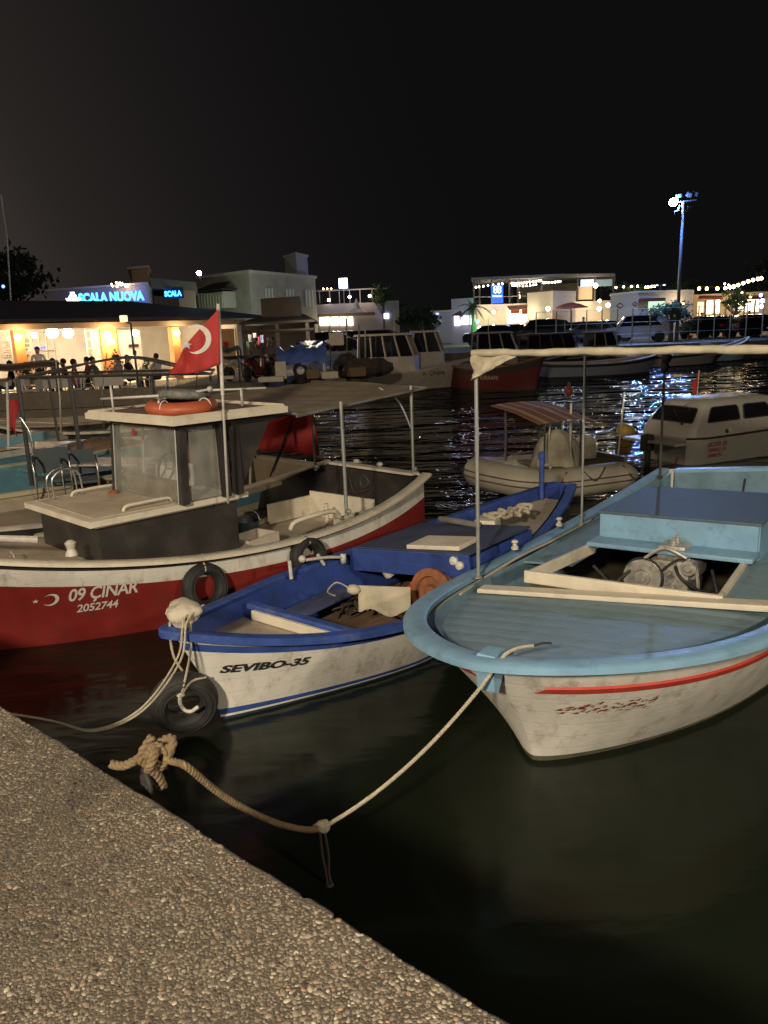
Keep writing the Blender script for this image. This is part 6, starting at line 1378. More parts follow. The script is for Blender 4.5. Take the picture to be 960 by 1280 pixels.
P_ = [(6, 26.2, True, (.03, .03, .035), 'person in black seated at the far left table'), (62, 27.4, True, (.5, .2, .15), 'person in a salmon top seated left of the bar'), (74, 26.2, True, (.05, .05, .06), 'person in dark clothes seated before the bar'), (44, 29.2, False, (.75, .72, .68), 'waiter in a white shirt standing at the glass door'),
      (104, 27.8, True, (.5, .12, .08), 'person in a rust red top seated under the globes'), (112, 27.9, True, (.1, .1, .12), 'person in grey seated beside the middle pillar'), (143, 27.9, True, (.35, .30, .25), 'person in beige seated left of the lamp post'), (156, 28.6, True, (.02, .02, .03), 'person in black seated right of the lamp post'), (192, 28.8, True, (.5, .48, .45), 'person in pale shirt seated near the flag'), (88, 24.6, True, (.3, .1, .08), 'person in dark red seated close to the quay edge')]
for k, (px, Y, se, c_, lab) in enumerate(P_):
    x, y = PX(px, Y); person((x, y, GT), (pi/2 if k % 2 else -pi/2)+rng.uniform(-.5, .5) if se else .3, se, c_, (.03, .035, .05), (.02, .015, .01), lab, 'restaurant guests')
# greenery inside the bright room and quay clutter
def bush(px, Y, w, h, label, z0=GZ, m_=leaf, seed=1, n=220, size=.05, name='potted_plant'):
    x, y = PX(px, Y); o = thing(name, (x, y, z0), 0, label, 'plant'); mb = MB(); mb.lathe([(.12, 0), (.17, .28), (.18, .30), (.02, .27)], 12); mb.build('pot', terra, o)
    mb = MB(); foliage(mb, (0, 0, .3+h/2), (w/2, w/2, h/2), n, size, seed); mb.tube([(0, 0, .2), (0, 0, .3+h*.6)], .015, 5); mb.build('leaves', m_, o); return o
bush(147, 30.5, .9, 1.3, 'tall potted plant beside the middle pillar', GT, seed=3, size=.07); bush(180, 31, .8, .9, 'potted plant in front of the white wall', GT, seed=4, size=.06); bush(26, 29, .6, 1.0, 'potted plant by the leftmost ochre pillar', GT, seed=5, size=.06)
# quay-side lamp post in front of the restaurant
sp_ = thing('street_lamp', (*PX(166, 24.2), GT), 0, 'slim dark lamp post with a small amber lantern in front of the restaurant', 'street lamp')
hz = ZP(165, 404, 24.2)-GT; mb = MB(); mb.tube([(0, 0, 0), (0, 0, hz*.62), (-.02, 0, hz*.63), (-.02, 0, hz)], .035, 8); mb.tube([(-.02, 0, hz), (-.2, 0, hz+.05)], .03, 6); mb.lathe([(.06, 0), (.06, .12), (.03, .14)], 10, (0, 0, hz*.60)); mb.build('pole', dkpipe, sp_)
mb = MB(); mb.box((-.22, 0, hz+.14), (.19, .19, .20), bev=.02); mb.build('lantern', emat('amber lantern', (1, .55, .28), 2.2), sp_)
# mast at the far left
ms = thing('mast', (*PX(12, 40), GZ), 0, 'thin pale mast rising at the far left edge', 'mast'); pt_ = ud(1, 243, 40); pb_ = ud(9, 300, 40)
mb = MB(); mb.tube([(0, 0, 0), pb_-ms.location, pt_-ms.location], .035, 6); mb.build('pole', whpipe, ms)
globe('blue_lamp', ud(4, 358, 58), .12, emat('dim blue lamp', (.1, .2, 1), 6), 'dim blue lamp in the dark tree at the far left', None)
# brown awnings at the water's edge, left
def awning(name, cols, z, dz, m_, label):
    a, b, c, d = [Vector((*PX(px, Y), 0)) for px, Y in cols]; ctr = (a+b+c+d)/4; o = thing(name, (ctr.x, ctr.y, GT), 0, label, 'awning')
    mb = MB(); rows = []
    for i in range(9):
        u = i/8; p, q = a.lerp(b, u), d.lerp(c, u); rows.append([p.lerp(q, v/4)+Vector((-ctr.x, -ctr.y, z-GT+dz*sin(pi*v/4)+.04*sin(u*9)))for v in range(5)])
    mb.sheet(rows, .04); mb.build('canopy', m_, o)
    for p in (a, b, c, d): mb = MB(); q = p.lerp(ctr, .04); mb.tube([(q.x-ctr.x, q.y-ctr.y, 0), (q.x-ctr.x, q.y-ctr.y, z-GT+.02)], .03, 6); mb.build('post', dkpipe, o)
    return o
awning('terrace_awning', ((-60, 23.3), (66, 23.3), (70, 26), (-60, 26)), 1.72+.0, .15, mat('brown awning cloth', (.20, .12, .075), .85, var=.15), 'low brown awning at the far left edge of the terrace')
awning('terrace_awning', ((268, 24.2), (296, 24.4), (300, 27), (272, 27)), 1.95, .12, mat('grey shade cloth', (.10, .085, .07), .85, var=.15), 'small dark shade at the right corner of the restaurant')
# ------------------------------------------------------------------ more boats
def generic(stern, hd, L, B, cols, label, name='moored_boat', fb=.6, cabin=None, ws=.7, extras=None, group=None, bl=None):
    P = [stern[0], stern[1], hd, L, B, ws, .45, 2.4, .75, fb, fb*1.5, fb*1.15, L*.08, .92]
    root = boat_root(name, P, label, 'boat', group); b = Boat(P, root, .3, 1)
    hullm, band, railm, inm, dk = cols
    b.hull('hull', [(.08, dark), (.72, hullm), (.9, band), (1, hullm)], root, n=26)
    b.rail('gunwale', railm, root, out=.025, w=.08, h=.05, n=26)
    b.inner('inner_planking', inm, root, fb*.4, th=.06, n=16); b.deck('deck', dk, root, .02, .95, lambda t: fb*.45 if t < .5 else b.sheer(t)-.12, th=.04, n=16)
    if cabin:
        x0, x1, w, z1, m_ = cabin; zb = fb*.9
        def qb(mb, p0, z0, p1, z1_):
            a = [mb.av((*p, z0)) for p in p0]; c = [mb.av((*p, z1_)) for p in p1]; mb.af(a[::-1]); mb.af(c); [mb.af((a[i], a[(i+1) % 4], c[(i+1) % 4], c[i])) for i in range(4)]
        R0 = [(x0, -w), (x1, -w), (x1, w), (x0, w)]; zm = zb+(z1-zb)*.45; R1_ = [(x0, -w*.97), (x1-.05, -w*.97), (x1-.05, w*.97), (x0, w*.97)]; R2 = [(x0+.05, -w*.9), (x1-.35, -w*.9), (x1-.35, w*.9), (x0+.05, w*.9)]
        mb = MB(); qb(mb, R0, zb*.5, R1_, zm); mb.build('cabin', m_, root)
        mb = MB(); qb(mb, [(p[0]*.98+.02, p[1]*.94) for p in R1_], zm, [(p[0], p[1]*.95) for p in R2], z1-.06); mb.build('cabin_glazing', dglass, root)
        nW = max(2, int((x1-x0)/.55))
        for sd in (-1, 1):
            for k in range(nW+1):
                u = k/nW; a = Vector((x0+(x1-.05-x0)*u, sd*w*.965, zm)); c = Vector((x0+.05+(x1-.35-x0-.05)*u, sd*w*.9, z1-.05)); mb = MB(); mb.tube([a, c], .04, 4); mb.build('window_post', m_, root)
        for y in (-.33, .33): mb = MB(); mb.tube([(x1-.05, y*w, zm), (x1-.35, y*w, z1-.05)], .03, 4); mb.build('window_post', m_, root)
        mb = MB(); qb(mb, [(x0-.15, -w*1.05), (x1-.2, -w*1.0), (x1-.2, w*1.0), (x0-.15, w*1.05)], z1-.06, [(x0-.1, -w), (x1-.28, -w*.95), (x1-.28, w*.95), (x0-.1, w)], z1+.02); mb.build('cabin_roof', m_, root)
    if bl: letters('hull_lettering', bl[0], bl[1], lambda u, v: b.onside(bl[4], (bl[2]-u if bl[4] == 1 else bl[2]+u), bl[3]+v, .006), bl[5], root, bold=.004)
    if extras: extras(root, b)
    return root, b
blueint = mat('faded turquoise paint', (.10, .24, .30), .6, var=.2, vs=3, dirt=(.07, .12, .13), ds=3, da=.6)
hullcream = mat('yellowed hull paint', (.42, .37, .24), .55, var=.1, vs=3, dirt=(.25, .21, .14), ds=2, da=.5)
tanint = mat('tan boat interior', (.33, .27, .19), .7, var=.2, vs=3, dirt=(.18, .14, .10), ds=3, da=.5)
aw = Vector((-.70, .714, 0)); fw = Vector((cos(3.918), sin(3.918), 0))
# C: directly behind the red boat
def exC(root, b):
    mb = MB(); mb.tube([(1.2, .75, .6), (1.05, .70, 1.55)], .015, 6); mb.build('canopy_post', whpipe, root); mb = MB(); mb.tube([(2.6, .8, .6), (2.5, .75, 1.6)], .015, 6); mb.build('canopy_post', galv, root)
    mb = MB(); mb.tube([(1.05, .7, 1.52), (2.5, .75, 1.58)], .013, 6); mb.build('canopy_frame', galv, root)
    mb = MB(); mb.lathe([(.12, 0), (.16, .2), (.17, .22), (.15, .21), (.10, .05)], 16, (.9, -.1, .42)); mb.build('basin', mat('grey plastic basin', (.2, .22, .2), .5), root, auto=40)
    mb = MB(); mb.box((1.6, .0, .55), (.3, 1.3, .04), bev=.01); mb.build('thwart', blueint, root); mb = MB(); mb.box((2.7, .2, .6), (.9, .9, .25), bev=.02); mb.build('engine_box', tanint, root)
sC = Vector((-.75, 9.95, 0))+aw*.75
genC = generic((sC.x, sC.y), 3.918, 6.2, 2.1, (hullcream, blueint, hullcream, tanint, tanint), 'tan open boat with turquoise trim just beyond the red boat', 'open_boat', .62, extras=exC)
# red tarpaulin hanging beyond the red boat
pts = [ud(300, 532, 9.4), ud(392, 507, 9.7), ud(399, 569, 9.75), ud(322, 562, 9.45)]
rows = []
for i in range(17):
    u = i/16; r = []
    for j in range(11):
        v = j/10; p = pts[0].lerp(pts[1], u).lerp(pts[3].lerp(pts[2], u), v); p += Vector((0, .025*sin(u*9+v*3)+.02*sin(v*4), -.04*sin(pi*u)*(1-v))); r.append(p)
    rows.append(r)
mb = MB(); mb.sheet(rows, Vector((0, .006, 0))); tag(mb.build('red_tarpaulin', mat('red tarpaulin', (.55, .035, .032), .6, var=.15, vs=5, bump=.5, bs=15), smooth=True), 'large red tarpaulin hanging under the tan canopy behind the red boat', 'tarpaulin')
# A: cream hull, turquoise inside, dark tube frame
def exA(root, b):
    im = root.matrix_basis.inverted()
    mb = MB(); mb.box((2.1, -.1, .66), (1.4, 1.5, .05), bev=.01); mb.build('aft_platform', blueint, root)
sA = sC+aw*2.3-fw*.3
genA = generic((sA.x, sA.y), 3.918, 7.2, 2.3, (hullcream, blueint, hullcream, blueint, blueint), 'cream hulled boat with turquoise inside at the far left edge', 'open_boat', .68, extras=exA)
fr = thing('canopy_frame', (*PX(110, 11), 0), 0, 'bare dark tube canopy frame with a shallow gable over the left boats', 'canopy frame'); o_ = fr.location
def fpart(nm, pts, r, m_=dkpipe): mb = MB(); mb.tube([Vector(p)-o_ for p in pts], r, 6); return mb.build(nm, m_, fr)
zt_ = ud(22, 472, 10.4).z
for (p0, y0, p1, b1) in ((22, 10.4, 40, 607), (87, 10.6, 106, 604)): fpart('post', [ud(p0, 473, y0), ud(p1, b1, y0)], .028)
for (p0, y0) in ((263, 11.6), (190, 12.8), (60, 13.2)): q = ud(p0, 469, y0); fpart('post', [q, (q.x+.03, q.y, .7)], .022)
TA, TB, TC_, TD = ud(22, 472, 10.4), ud(264, 467, 11.6), ud(268, 462, 13.4), ud(60, 466, 13.2)
for a, b2 in ((TA, TB), (TB, TC_), (TC_, TD), (TD, TA)): fpart('top_rail', [a, b2], .022)
for (pl_, Y0_, n_) in ((((24, 472), (100, 456), (163, 447), (215, 457), (262, 467)), 10.9, 0), (((60, 467), (120, 452), (170, 446), (225, 456), (266, 462)), 12.6, 1)):
    fpart('gable_arch', bez([ud(x_, y_, Y0_) for x_, y_ in pl_], 6), .018)
fpart('ridge', [ud(163, 447, 10.9), ud(170, 446, 12.6)], .018); fpart('ridge', [ud(100, 456, 10.9), ud(120, 452, 12.6)], .014); fpart('ridge', [ud(215, 457, 10.9), ud(225, 456, 12.6)], .014)
mb = MB(); mb.tube(bez([ud(25, 521, 10.2), ud(36, 538, 10.2), ud(42, 562, 10.2), ud(45, 600, 10.2)], 6), .018, 8); tag(mb.build('chrome_rail', chrome, smooth=True), 'bright curved steel rail at the far left', 'rail')
mb = MB(); mb.tube([ud(9, 478, 12), ud(11, 562, 12)], .02, 6); tag(mb.build('white_post', whpipe), 'thin white post at the far left edge', 'post')
# folding tables and chairs with steel arms on the left boats
def ftable(px, py, Y, w, label):
    p = ud(px, py, Y); o = thing('folding_table', (p.x, p.y, p.z-.5), -.2, label, 'table'); mb = MB(); mb.box((0, 0, .5), (w, .55, .025), bev=.006); mb.build('table_top', mat('worn white table top', (.45, .42, .36), .4, dirt=(.3, .26, .2), ds=4), o)
    for sx_ in (-1, 1): mb = MB(); mb.tube([(sx_*w*.4, -.22, 0), (-sx_*w*.2, .2, .48)], .014, 6); mb.build('leg', chrome, o)
ftable(142, 577, 9.6, .95, 'white folding table on the boat behind the red cabin'); ftable(186, 583, 10.3, .75, 'smaller white table seen left of the windscreen'); ftable(52, 556, 11.5, .8, 'tan table further back at the left')
for (px, py, Y, lab) in ((66, 590, 9.2, 'steel armed folding chair at the left, nearer the edge'), (100, 592, 9.3, 'steel armed folding chair beside the white table')):
    p = ud(px, py, Y); o = thing('folding_chair', (p.x, p.y, p.z-.3), .4, lab, 'chair', 'steel armed chairs')
    for sd in (-1, 1): mb = MB(); mb.tube(bez([(sd*.2, -.2, 0), (sd*.2, -.2, .38), (sd*.2, -.1, .48), (sd*.2, .15, .46), (sd*.2, .22, 0)], 5), .013, 6); mb.build('arm_frame', chrome, o, smooth=True)
    mb = MB(); mb.box((0, 0, .22), (.38, .40, .03)); mb.build('seat', mat('dark blue grey canvas', (.06, .08, .09), .8), o); mb = MB(); mb.box((0, .2, .42), (.38, .03, .30), (-.15, 0, 0)); mb.build('backrest', mat('dark blue grey canvas', (.06, .08, .09), .8), o)
# covered engine / bags
for (px, py, Y, r, sc_, m_, lab) in ((200, 562, 12.5, .3, (1, 1, .95), mat('dark grey cover', (.06, .065, .07), .7, var=.3, bump=.4, bs=12), 'dark grey covered outboard engine left of the cabin windscreen'), (150, 566, 12.8, .42, (1.4, 1, .5), mat('brown cover', (.16, .10, .065), .8, var=.3, bump=.4, bs=12), 'low brown covered heap on the left boats'), (126, 560, 13.5, .4, (1.4, 1, .45), mat('brown cover', (.16, .10, .065), .8), 'brown bundle left of the covered heap')):
    p = ud(px, py, Y); mb = MB(); mb.sphere(p, r, 14, sc_)
    for i, v in enumerate(mb.v): q = Vector(v)-p; a = math.atan2(q.y, q.x); k = 1+.1*sin(3*a+q.z*7)+.05*sin(8*a); mb.v[i] = tuple(p+q*k)
    tag(mb.build('covered_heap', m_, smooth=True), lab, 'cover')
rows = [[ud(196+16*u/4+2*sin(v*2), 528+18*v/4+3*u*(v > 1), 13.0)+Vector((0, .05*sin(u*2+v), 0)) for v in range(5)] for u in range(5)]
mb = MB(); mb.sheet(rows, Vector((0, .01, 0))); tag(mb.build('red_rag', redcl, smooth=True), 'crumpled red flag draped left of the red boat cabin', 'flag')
rows = [[ud(8+13*u/4+2*sin(v*2), 500+34*v/4+3*u*(v > 1), 13.0)+Vector((0, .05*sin(u*2+v), 0)) for v in range(5)] for u in range(5)]
mb = MB(); mb.sheet(rows, Vector((0, .01, 0))); tag(mb.build('red_rag', redcl, smooth=True), 'red cloth hanging at the far left edge', 'cloth')
# B: white launch near the quay wall
generic((PX(232, 16.8)[0], 17.2), R(183), 4.6, 1.7, (white, dark, cream, tanint, tanint), 'white hulled launch moored under the left quay wall', 'open_boat', .55)
generic((PX(118, 18)[0]+1.2, 19.2), R(200), 5.0, 1.9, (mat('dull brown hull', (.13, .09, .065), .7), dark, tanint, tanint, tanint), 'dull brown boat behind the white launch at the left wall', 'open_boat', .6)
generic((PX(60, 15.2)[0], 15.0), R(215), 5.2, 2.0, (blueint, white, tanint, blueint, blueint), 'turquoise boat further left behind the bare canopy frame', 'open_boat', .6)
# centre: white cabin boats at the far quay corner
blk = mat('black lettering', (.02, .02, .022), .6)
p1 = uz(566, 487, 0)
h1 = R(-10); L1 = 6.4; st1 = Vector((p1.x, p1.y, 0))-Vector((cos(h1), sin(h1), 0))*(L1*.93)
wht2 = mat('dull white hull', (.42, .36, .30), .5, var=.1, vs=3, dirt=(.25, .2, .16), ds=2, da=.5)
generic((st1.x, st1.y+.4), h1, L1, 2.2, (wht2, wht2, wht2, tanint, tanint), 'white cabin boat with K. ÇINAR on its bow, moored at the quay corner', 'cabin_boat', .72, cabin=(2.3, 4.6, .75, 2.25, wht2), bl=('K. ÇINAR', .20, 4.9, .62, -1, blk))
generic((st1.x+.6, st1.y+3.2), h1+.03, 7.0, 2.3, (wht2, dark, wht2, tanint, tanint), 'second white cabin boat moored behind the K. ÇINAR boat', 'cabin_boat', .78, cabin=(4.0, 5.3, .75, 2.3, wht2))
p2 = uz(667, 489, 0); h2 = R(-52)
generic((p2.x-2.3, p2.y+3.0), h2, 4.2, 1.9, (mat('dark red hull', (.10, .014, .011), .5, dirt=(.09, .02, .015), ds=2), dark, wood, tanint, tanint), 'dark red boat with faded white lettering seen under the tarpaulin roof', 'fishing_boat', .85, bl=('KARAAFE', .20, 1.9, .45, -1, mat('faded pale lettering', (.38, .30, .26), .7)))
p3 = uz(690, 472, 0); generic((p3.x-.4, p3.y), R(8), 5.6, 1.9, (mat('blue grey hull', (.22, .24, .30), .6), dark, wht2, tanint, tanint), 'long low blue-grey boat on the far side of the basin', 'open_boat', .6)
p3 = uz(770, 462, 0); generic((p3.x, p3.y+1), R(5), 6, 2, (mat('dusky white hull', (.35, .33, .32), .6), dark, wht2, tanint, tanint), 'dusky white boat lying right of the blue-grey one', 'open_boat', .6)
labs = ['dark boat at the far quay with white wheelhouse posts', 'dark cabin boat at the far quay with a red light', 'dark work boat at the far quay below the parked cars', 'dark boat at the far quay beside the wooden drums', 'low dark boat at the far quay left of the light pole', 'low dark boat at the far quay right of the pale boat', 'low dark boat at the right end of the far quay']
dk2 = mat('dark brown hull', (.06, .045, .04), .6, var=.3, vs=3); gp = mat('grey cabin paint', (.26, .24, .22), .7)
for k, (px, Y, L_, cab) in enumerate(((562, 39, 6, (1.2, 3.2, .75, 2.1, gp)), (618, 41, 6.5, (1.5, 4.2, .8, 1.9, dk2)), (668, 41.5, 6, (3.0, 4.4, .7, 1.9, gp)), (724, 42, 5.5, None), (800, 43, 6, None), (895, 44.3, 5, None), (935, 44.8, 5, (1.4, 2.6, .6, 1.7, dk2)))):
    x, y = PX(px, Y); generic((x, y-.3), R(4+3*(k % 3)), L_, 2.0, (dk2, dark, gp, dk2, dk2), labs[k], 'moored_boat', .62, cabin=cab, group='dark boats along the far quay')
globe('red_light', ud(627, 418.5, 41), .07, glow_r, 'small red light on the dark cabin boat at the far quay', None)
x, y = PX(866, 43.2); generic((x+.6, y-.2), R(2), 2.4, 1.2, (mat('pale ice blue hull', (.30, .42, .50), .5), mat('pale ice blue hull', (.30, .42, .50), .5), whf, gp, gp), 'small pale ice-blue boat at the far quay, brightest hull there', 'open_boat', .85, ws=.9)
# wooden cable drums and crates on the far quay
for k, (px, py, Y) in enumerate(((745, 421, 44.9), (759, 422, 44.9), (747, 430, 44.6), (662, 422, 44.9))):
    p = ud(px, py, Y); p.z = max(GZ+.28, p.z) if k != 2 else GZ+.28; mb = MB(); mb.lathe([(.03, -.16), (.27, -.16), (.27, -.12), (.15, -.11), (.15, .11), (.27, .12), (.27, .16), (.03, .16)], 18, p, (.2, -1, 0)); tag(mb.build('cable_drum', wood, auto=40), ['wooden drum left of the pair on the far quay', 'wooden drum right of the pair on the far quay', 'wooden drum lowest under the pair on the far quay', 'lone wooden drum left of the fence posts'][k], 'drum', 'wooden drums')
# fence posts with wire along the far quay
fn_ = thing('chain_fence', (*PX(700, 46), GZ), 0, 'thin wire fence on grey posts along the far quay', 'fence'); fo = fn_.location
cols_ = [(670, 45.8), (695, 45.9), (714, 46), (733, 46.1), (752, 46.2), (771, 46.3), (790, 46.4), (812, 46.6), (872, 47.2), (892, 47.4), (912, 47.6), (932, 47.8), (952, 48)]
zf_ = ZP(720, 388, 46)
for px, Y in cols_: mb = MB(); q = Vector((*PX(px, Y), 0)); mb.tube([(q.x-fo.x, q.y-fo.y, 0), (q.x-fo.x, q.y-fo.y, zf_-GZ)], .035, 6); mb.build('post', galv, fn_)
for h in (.3, .62, .98): mb = MB(); mb.tube([(PX(px, Y)[0]-fo.x, PX(px, Y)[1]-fo.y, (zf_-GZ)*h) for px, Y in cols_], .010, 4); mb.build('wire', galv, fn_)
# parked cars
def make_car(paint, van=False):
    o = thing('parked_car', (0, 0, 0), 0, 'x', 'car', 'cars parked along the far quay')
    H_ = 1.48 if not van else 1.75; L_ = 4.2; w = .86
    prof = [(-2.1, .35), (-2.12, .75), (-1.95, .95), (-1.35, 1.0), (-.75, H_-.05), (-.1, H_), (.9, H_-.02), (1.75, 1.02 if not van else H_-.15), (2.05, .9), (2.1, .4)]
    def sec(y, k, ins=0): return [(x, y, z) for x, z in prof]
    mb = MB(); ys = [(-w, 0), (-w*.98, 0), (w*.98, 0), (w, 0)]
    rows = []
    for y in (-w, -w*.5, 0, w*.5, w): rows.append([(x, y*(1 if z < 1.0 else .82), z-(.0 if abs(y) < w*.9 else .02)) for x, z in prof])
    mb.grid(rows); f0 = [mb.av(p) for p in rows[0]]; mb.af(f0); f1 = [mb.av(p) for p in rows[-1]]; mb.af(f1[::-1]); mb.grid([[rows[0][0], rows[0][-1]], [rows[-1][0], rows[-1][-1]]]); mb.build('body', paint, o, auto=35)
    for sd in (-1, 1):
        mb = MB(); q = [(-1.15, 1.03), (-.72, H_-.1), (-.1, H_-.07), (.85, H_-.09), (1.45, 1.05)]; yy = [sd*(w*.925+.012*(z < 1.2)) if z < 1.2 else sd*w*.835 for x, z in q]
        a = [mb.av((x, y, z)) for (x, z), y in zip(q, yy)]; mb.af(a if sd > 0 else a[::-1]); mb.build('side_window', dglass, o)
    mb = MB(); a = [(-1.33, -w*.8, 1.02), (-1.33, w*.8, 1.02), (-.78, w*.76, H_-.06), (-.78, -w*.76, H_-.06)]; mb.af([mb.av((x-.02, y, z+.01)) for x, y, z in a]); mb.build('windscreen', dglass, o)
    for x in (-1.35, 1.3):
        for sd in (-1, 1): mb = MB(); mb.lathe([(.05, -.10), (.31, -.10), (.33, -.07), (.33, .07), (.31, .10), (.2, .10), (.18, .07), (.02, .07)], 20, (x, sd*(w-.06), .33), (0, sd, 0)); mb.build('wheel', rubber, o, auto=40)
    for sd in (-1, 1):
        mb = MB(); mb.box((-2.08, sd*.62, .72), (.08, .32, .14), bev=.02); mb.build('headlight', mat('headlight glass', (.7, .7, .7), .15), o); mb = MB(); mb.box((2.06, sd*.66, .85), (.08, .26, .14), bev=.02); mb.build('taillight', mat('taillight glass', (.3, .01, .01), .2), o)
    return o
paints = [mat('black car paint', (.012, .012, .014), .2, coat=1), mat('dark grey car paint', (.05, .055, .06), .2, coat=1), mat('silver blue car paint', (.45, .50, .56), .25, coat=1), mat('deep blue car paint', (.02, .03, .06), .2, coat=1)]
protos = {}
cl_ = [(615, 56, 0, 0, 'black car parked below the palm tree'), (648, 57, 1, 0, 'dark grey car parked in front of the bright shop window'), (675, 55, 0, 1, 'dark van parked before the front block'), (700, 56, 3, 0, 'dark blue car parked left of the parasol'), (733, 54, 1, 0, 'dark grey car parked under the terrace lamps'), (757, 55, 0, 0, 'black car parked left of the silver one'), (796, 51, 2, 1, 'pale silver-blue car shining under the floodlight'), (885, 54, 0, 0, 'black car parked right of the olive tree'), (912, 55, 1, 0, 'dark grey car parked before the leafy tree'), (940, 53, 0, 0, 'black car parked at the right edge'),
       (405, 60, 0, 0, 'black car at the left end of the row below the terrace'), (421, 61, 1, 0, 'dark grey car second in the row below the terrace'), (437, 62, 3, 0, 'dark blue car third in the row below the terrace'), (455, 63, 0, 0, 'black car fourth in the row below the terrace'), (474, 64, 1, 0, 'dark grey car at the right end of the row below the terrace')]
for k, (px, Y, pi_, van, lab) in enumerate(cl_):
    key = (pi_, van); loc = (*PX(px, Y), GZ); rz = rng.uniform(-.4, .4)+(pi if k % 2 else 0)
    if key not in protos: c = make_car(paints[pi_], van); protos[key] = c; c.location = loc; c.rotation_euler = (0, 0, rz); c['label'] = lab
    else: relabel(protos[key], lab, loc, rz)
# bushes and planters before the right hand cafes
for k, (px, Y, w, h, lab) in enumerate(((885, 58, 1.6, 1.3, 'low bush at the left cafe doors'), (905, 57, 1.8, 1.5, 'low bush beside the leafy tree'), (935, 57, 1.5, 1.2, 'low bush at the right cafe'), (820, 53, 1.8, 1.2, 'shrub left of the olive tree'), (862, 52, 1.7, 1.4, 'shrub right of the light pole'), (640, 60, 1.5, .9, 'low hedge plant under the shop window'))):
    bush(px, Y, w, h, lab, seed=60+k, n=420, size=.09, m_=leafd, name='shrub')
# people near the cafes
for k, (px, Y, c_, lab) in enumerate(((729, 57, (.03, .03, .04), 'person in dark clothes standing by the wall lamps of the cream restaurant'), (935, 56, (.05, .04, .04), 'person in dark clothes standing before the right cafes'), (876, 57, (.2, .2, .22), 'person in grey standing by the left cafe doors'))):
    x, y = PX(px, Y); person((x, y, GZ), .4*k, False, c_, (.03, .03, .04), (.02, .015, .01), lab)
# ------------------------------------------------------------------ fishing gear corner (centre left)
st_ = thing('covered_stall', (*PX(365, 26), GZ), 0, 'stall or cart under a crumpled blue tarpaulin on the quay corner', 'stall'); so = st_.location
def spt(px, py, Y): return ud(px, py, Y)-so
rows = []
for i in range(15):
    u = i/14; r = []
    for j in range(9):
        v = j/8; a = spt(346+62*u, 443-6*u, 24.6+2.0*v); a.z += .18*sin(pi*v)+.06*sin(u*13+v*5)+.05*sin(u*29); 
        if j == 0: a = spt(346+62*u, 457-5*u+2*sin(i), 24.55)
        r.append(a)
    rows.append(r)
mb = MB(); mb.sheet(rows, .01); mb.build('tarpaulin', bluetarp, st_, auto=60)
rows = [[spt(370+46*u/8, 430-3*u/8+(5 if v == 0 else 0), 26.2+.3*v)+Vector((0, 0, .10*sin(u*1.3+v))) for v in range(6)] for u in range(9)]
mb = MB(); mb.sheet(rows, .01); mb.build('tarpaulin', mat('faded blue tarpaulin', (.06, .09, .22), .5, var=.3, bump=.5, bs=12), st_, auto=60)
for px, Y in ((350, 24.8), (404, 24.8), (352, 26.6), (406, 26.6)): mb = MB(); q = spt(px, 445, Y); mb.tube([(q.x, q.y, 0), q], .03, 5); mb.build('post', galv, st_)
mb = MB(); q = spt(375, 462, 25.5); mb.box((q.x, q.y, .5), (1.3, .9, .05)); mb.build('shelf', wood, st_)
for k, (px, py, Y, lab) in enumerate(((376, 468, 24.6, 'old tyre leaning at the foot of the blue tarpaulin stall'), (425, 462, 24.9, 'old tyre standing right of the blue tarpaulin stall'))):
    p = ud(px, py, Y); p.z = GZ+.27; tyre('old_tyre', p, .19, .065, (.5, -1, .1), lab, None, 'old tyres on the quay corner')
def crate(px, py, Y, d, m_, lab, rz=0, stack=1):
    p = ud(px, py, Y); o = thing('crate', (p.x, p.y, max(GZ, p.z)), rz, lab, 'crate'); w, dp, h = d
    mb = MB(); mb.box((0, 0, h*.5), (w, dp, h*.96), bev=.01); mb.build('box', m_, o)
    for k in range(3): mb = MB(); mb.box((0, -dp/2-.008, h*(.2+.3*k)), (w*1.02, .016, h*.16)); mb.build('slat', m_, o)
cw = mat('pale polystyrene', (.55, .48, .38), .8, var=.1)
crate(421, 432, 25.8, (.45, .3, .42), cw, 'pale cream box held up beside the blue tarpaulin', .1); crate(340, 478, 23.9, (.75, .4, .16), cw, 'long low white box in front of the stall', 0); crate(352, 474, 24.1, (.32, .3, .55), cw, 'upright pale box under the left end of the tarpaulin', .1)
crate(392, 473, 24.6, (.4, .3, .3), wood, 'small wooden crate under the tarpaulin'); crate(412, 476, 24.4, (.5, .35, .22), cw, 'small pale crate right of the leaning tyre', .2); crate(446, 474, 24.9, (.5, .4, .3), wood, 'wooden crate near the right end of the gear', .3); crate(285, 474, 23.6, (.35, .25, .1), cw, 'flat white box at the restaurant corner', .1)
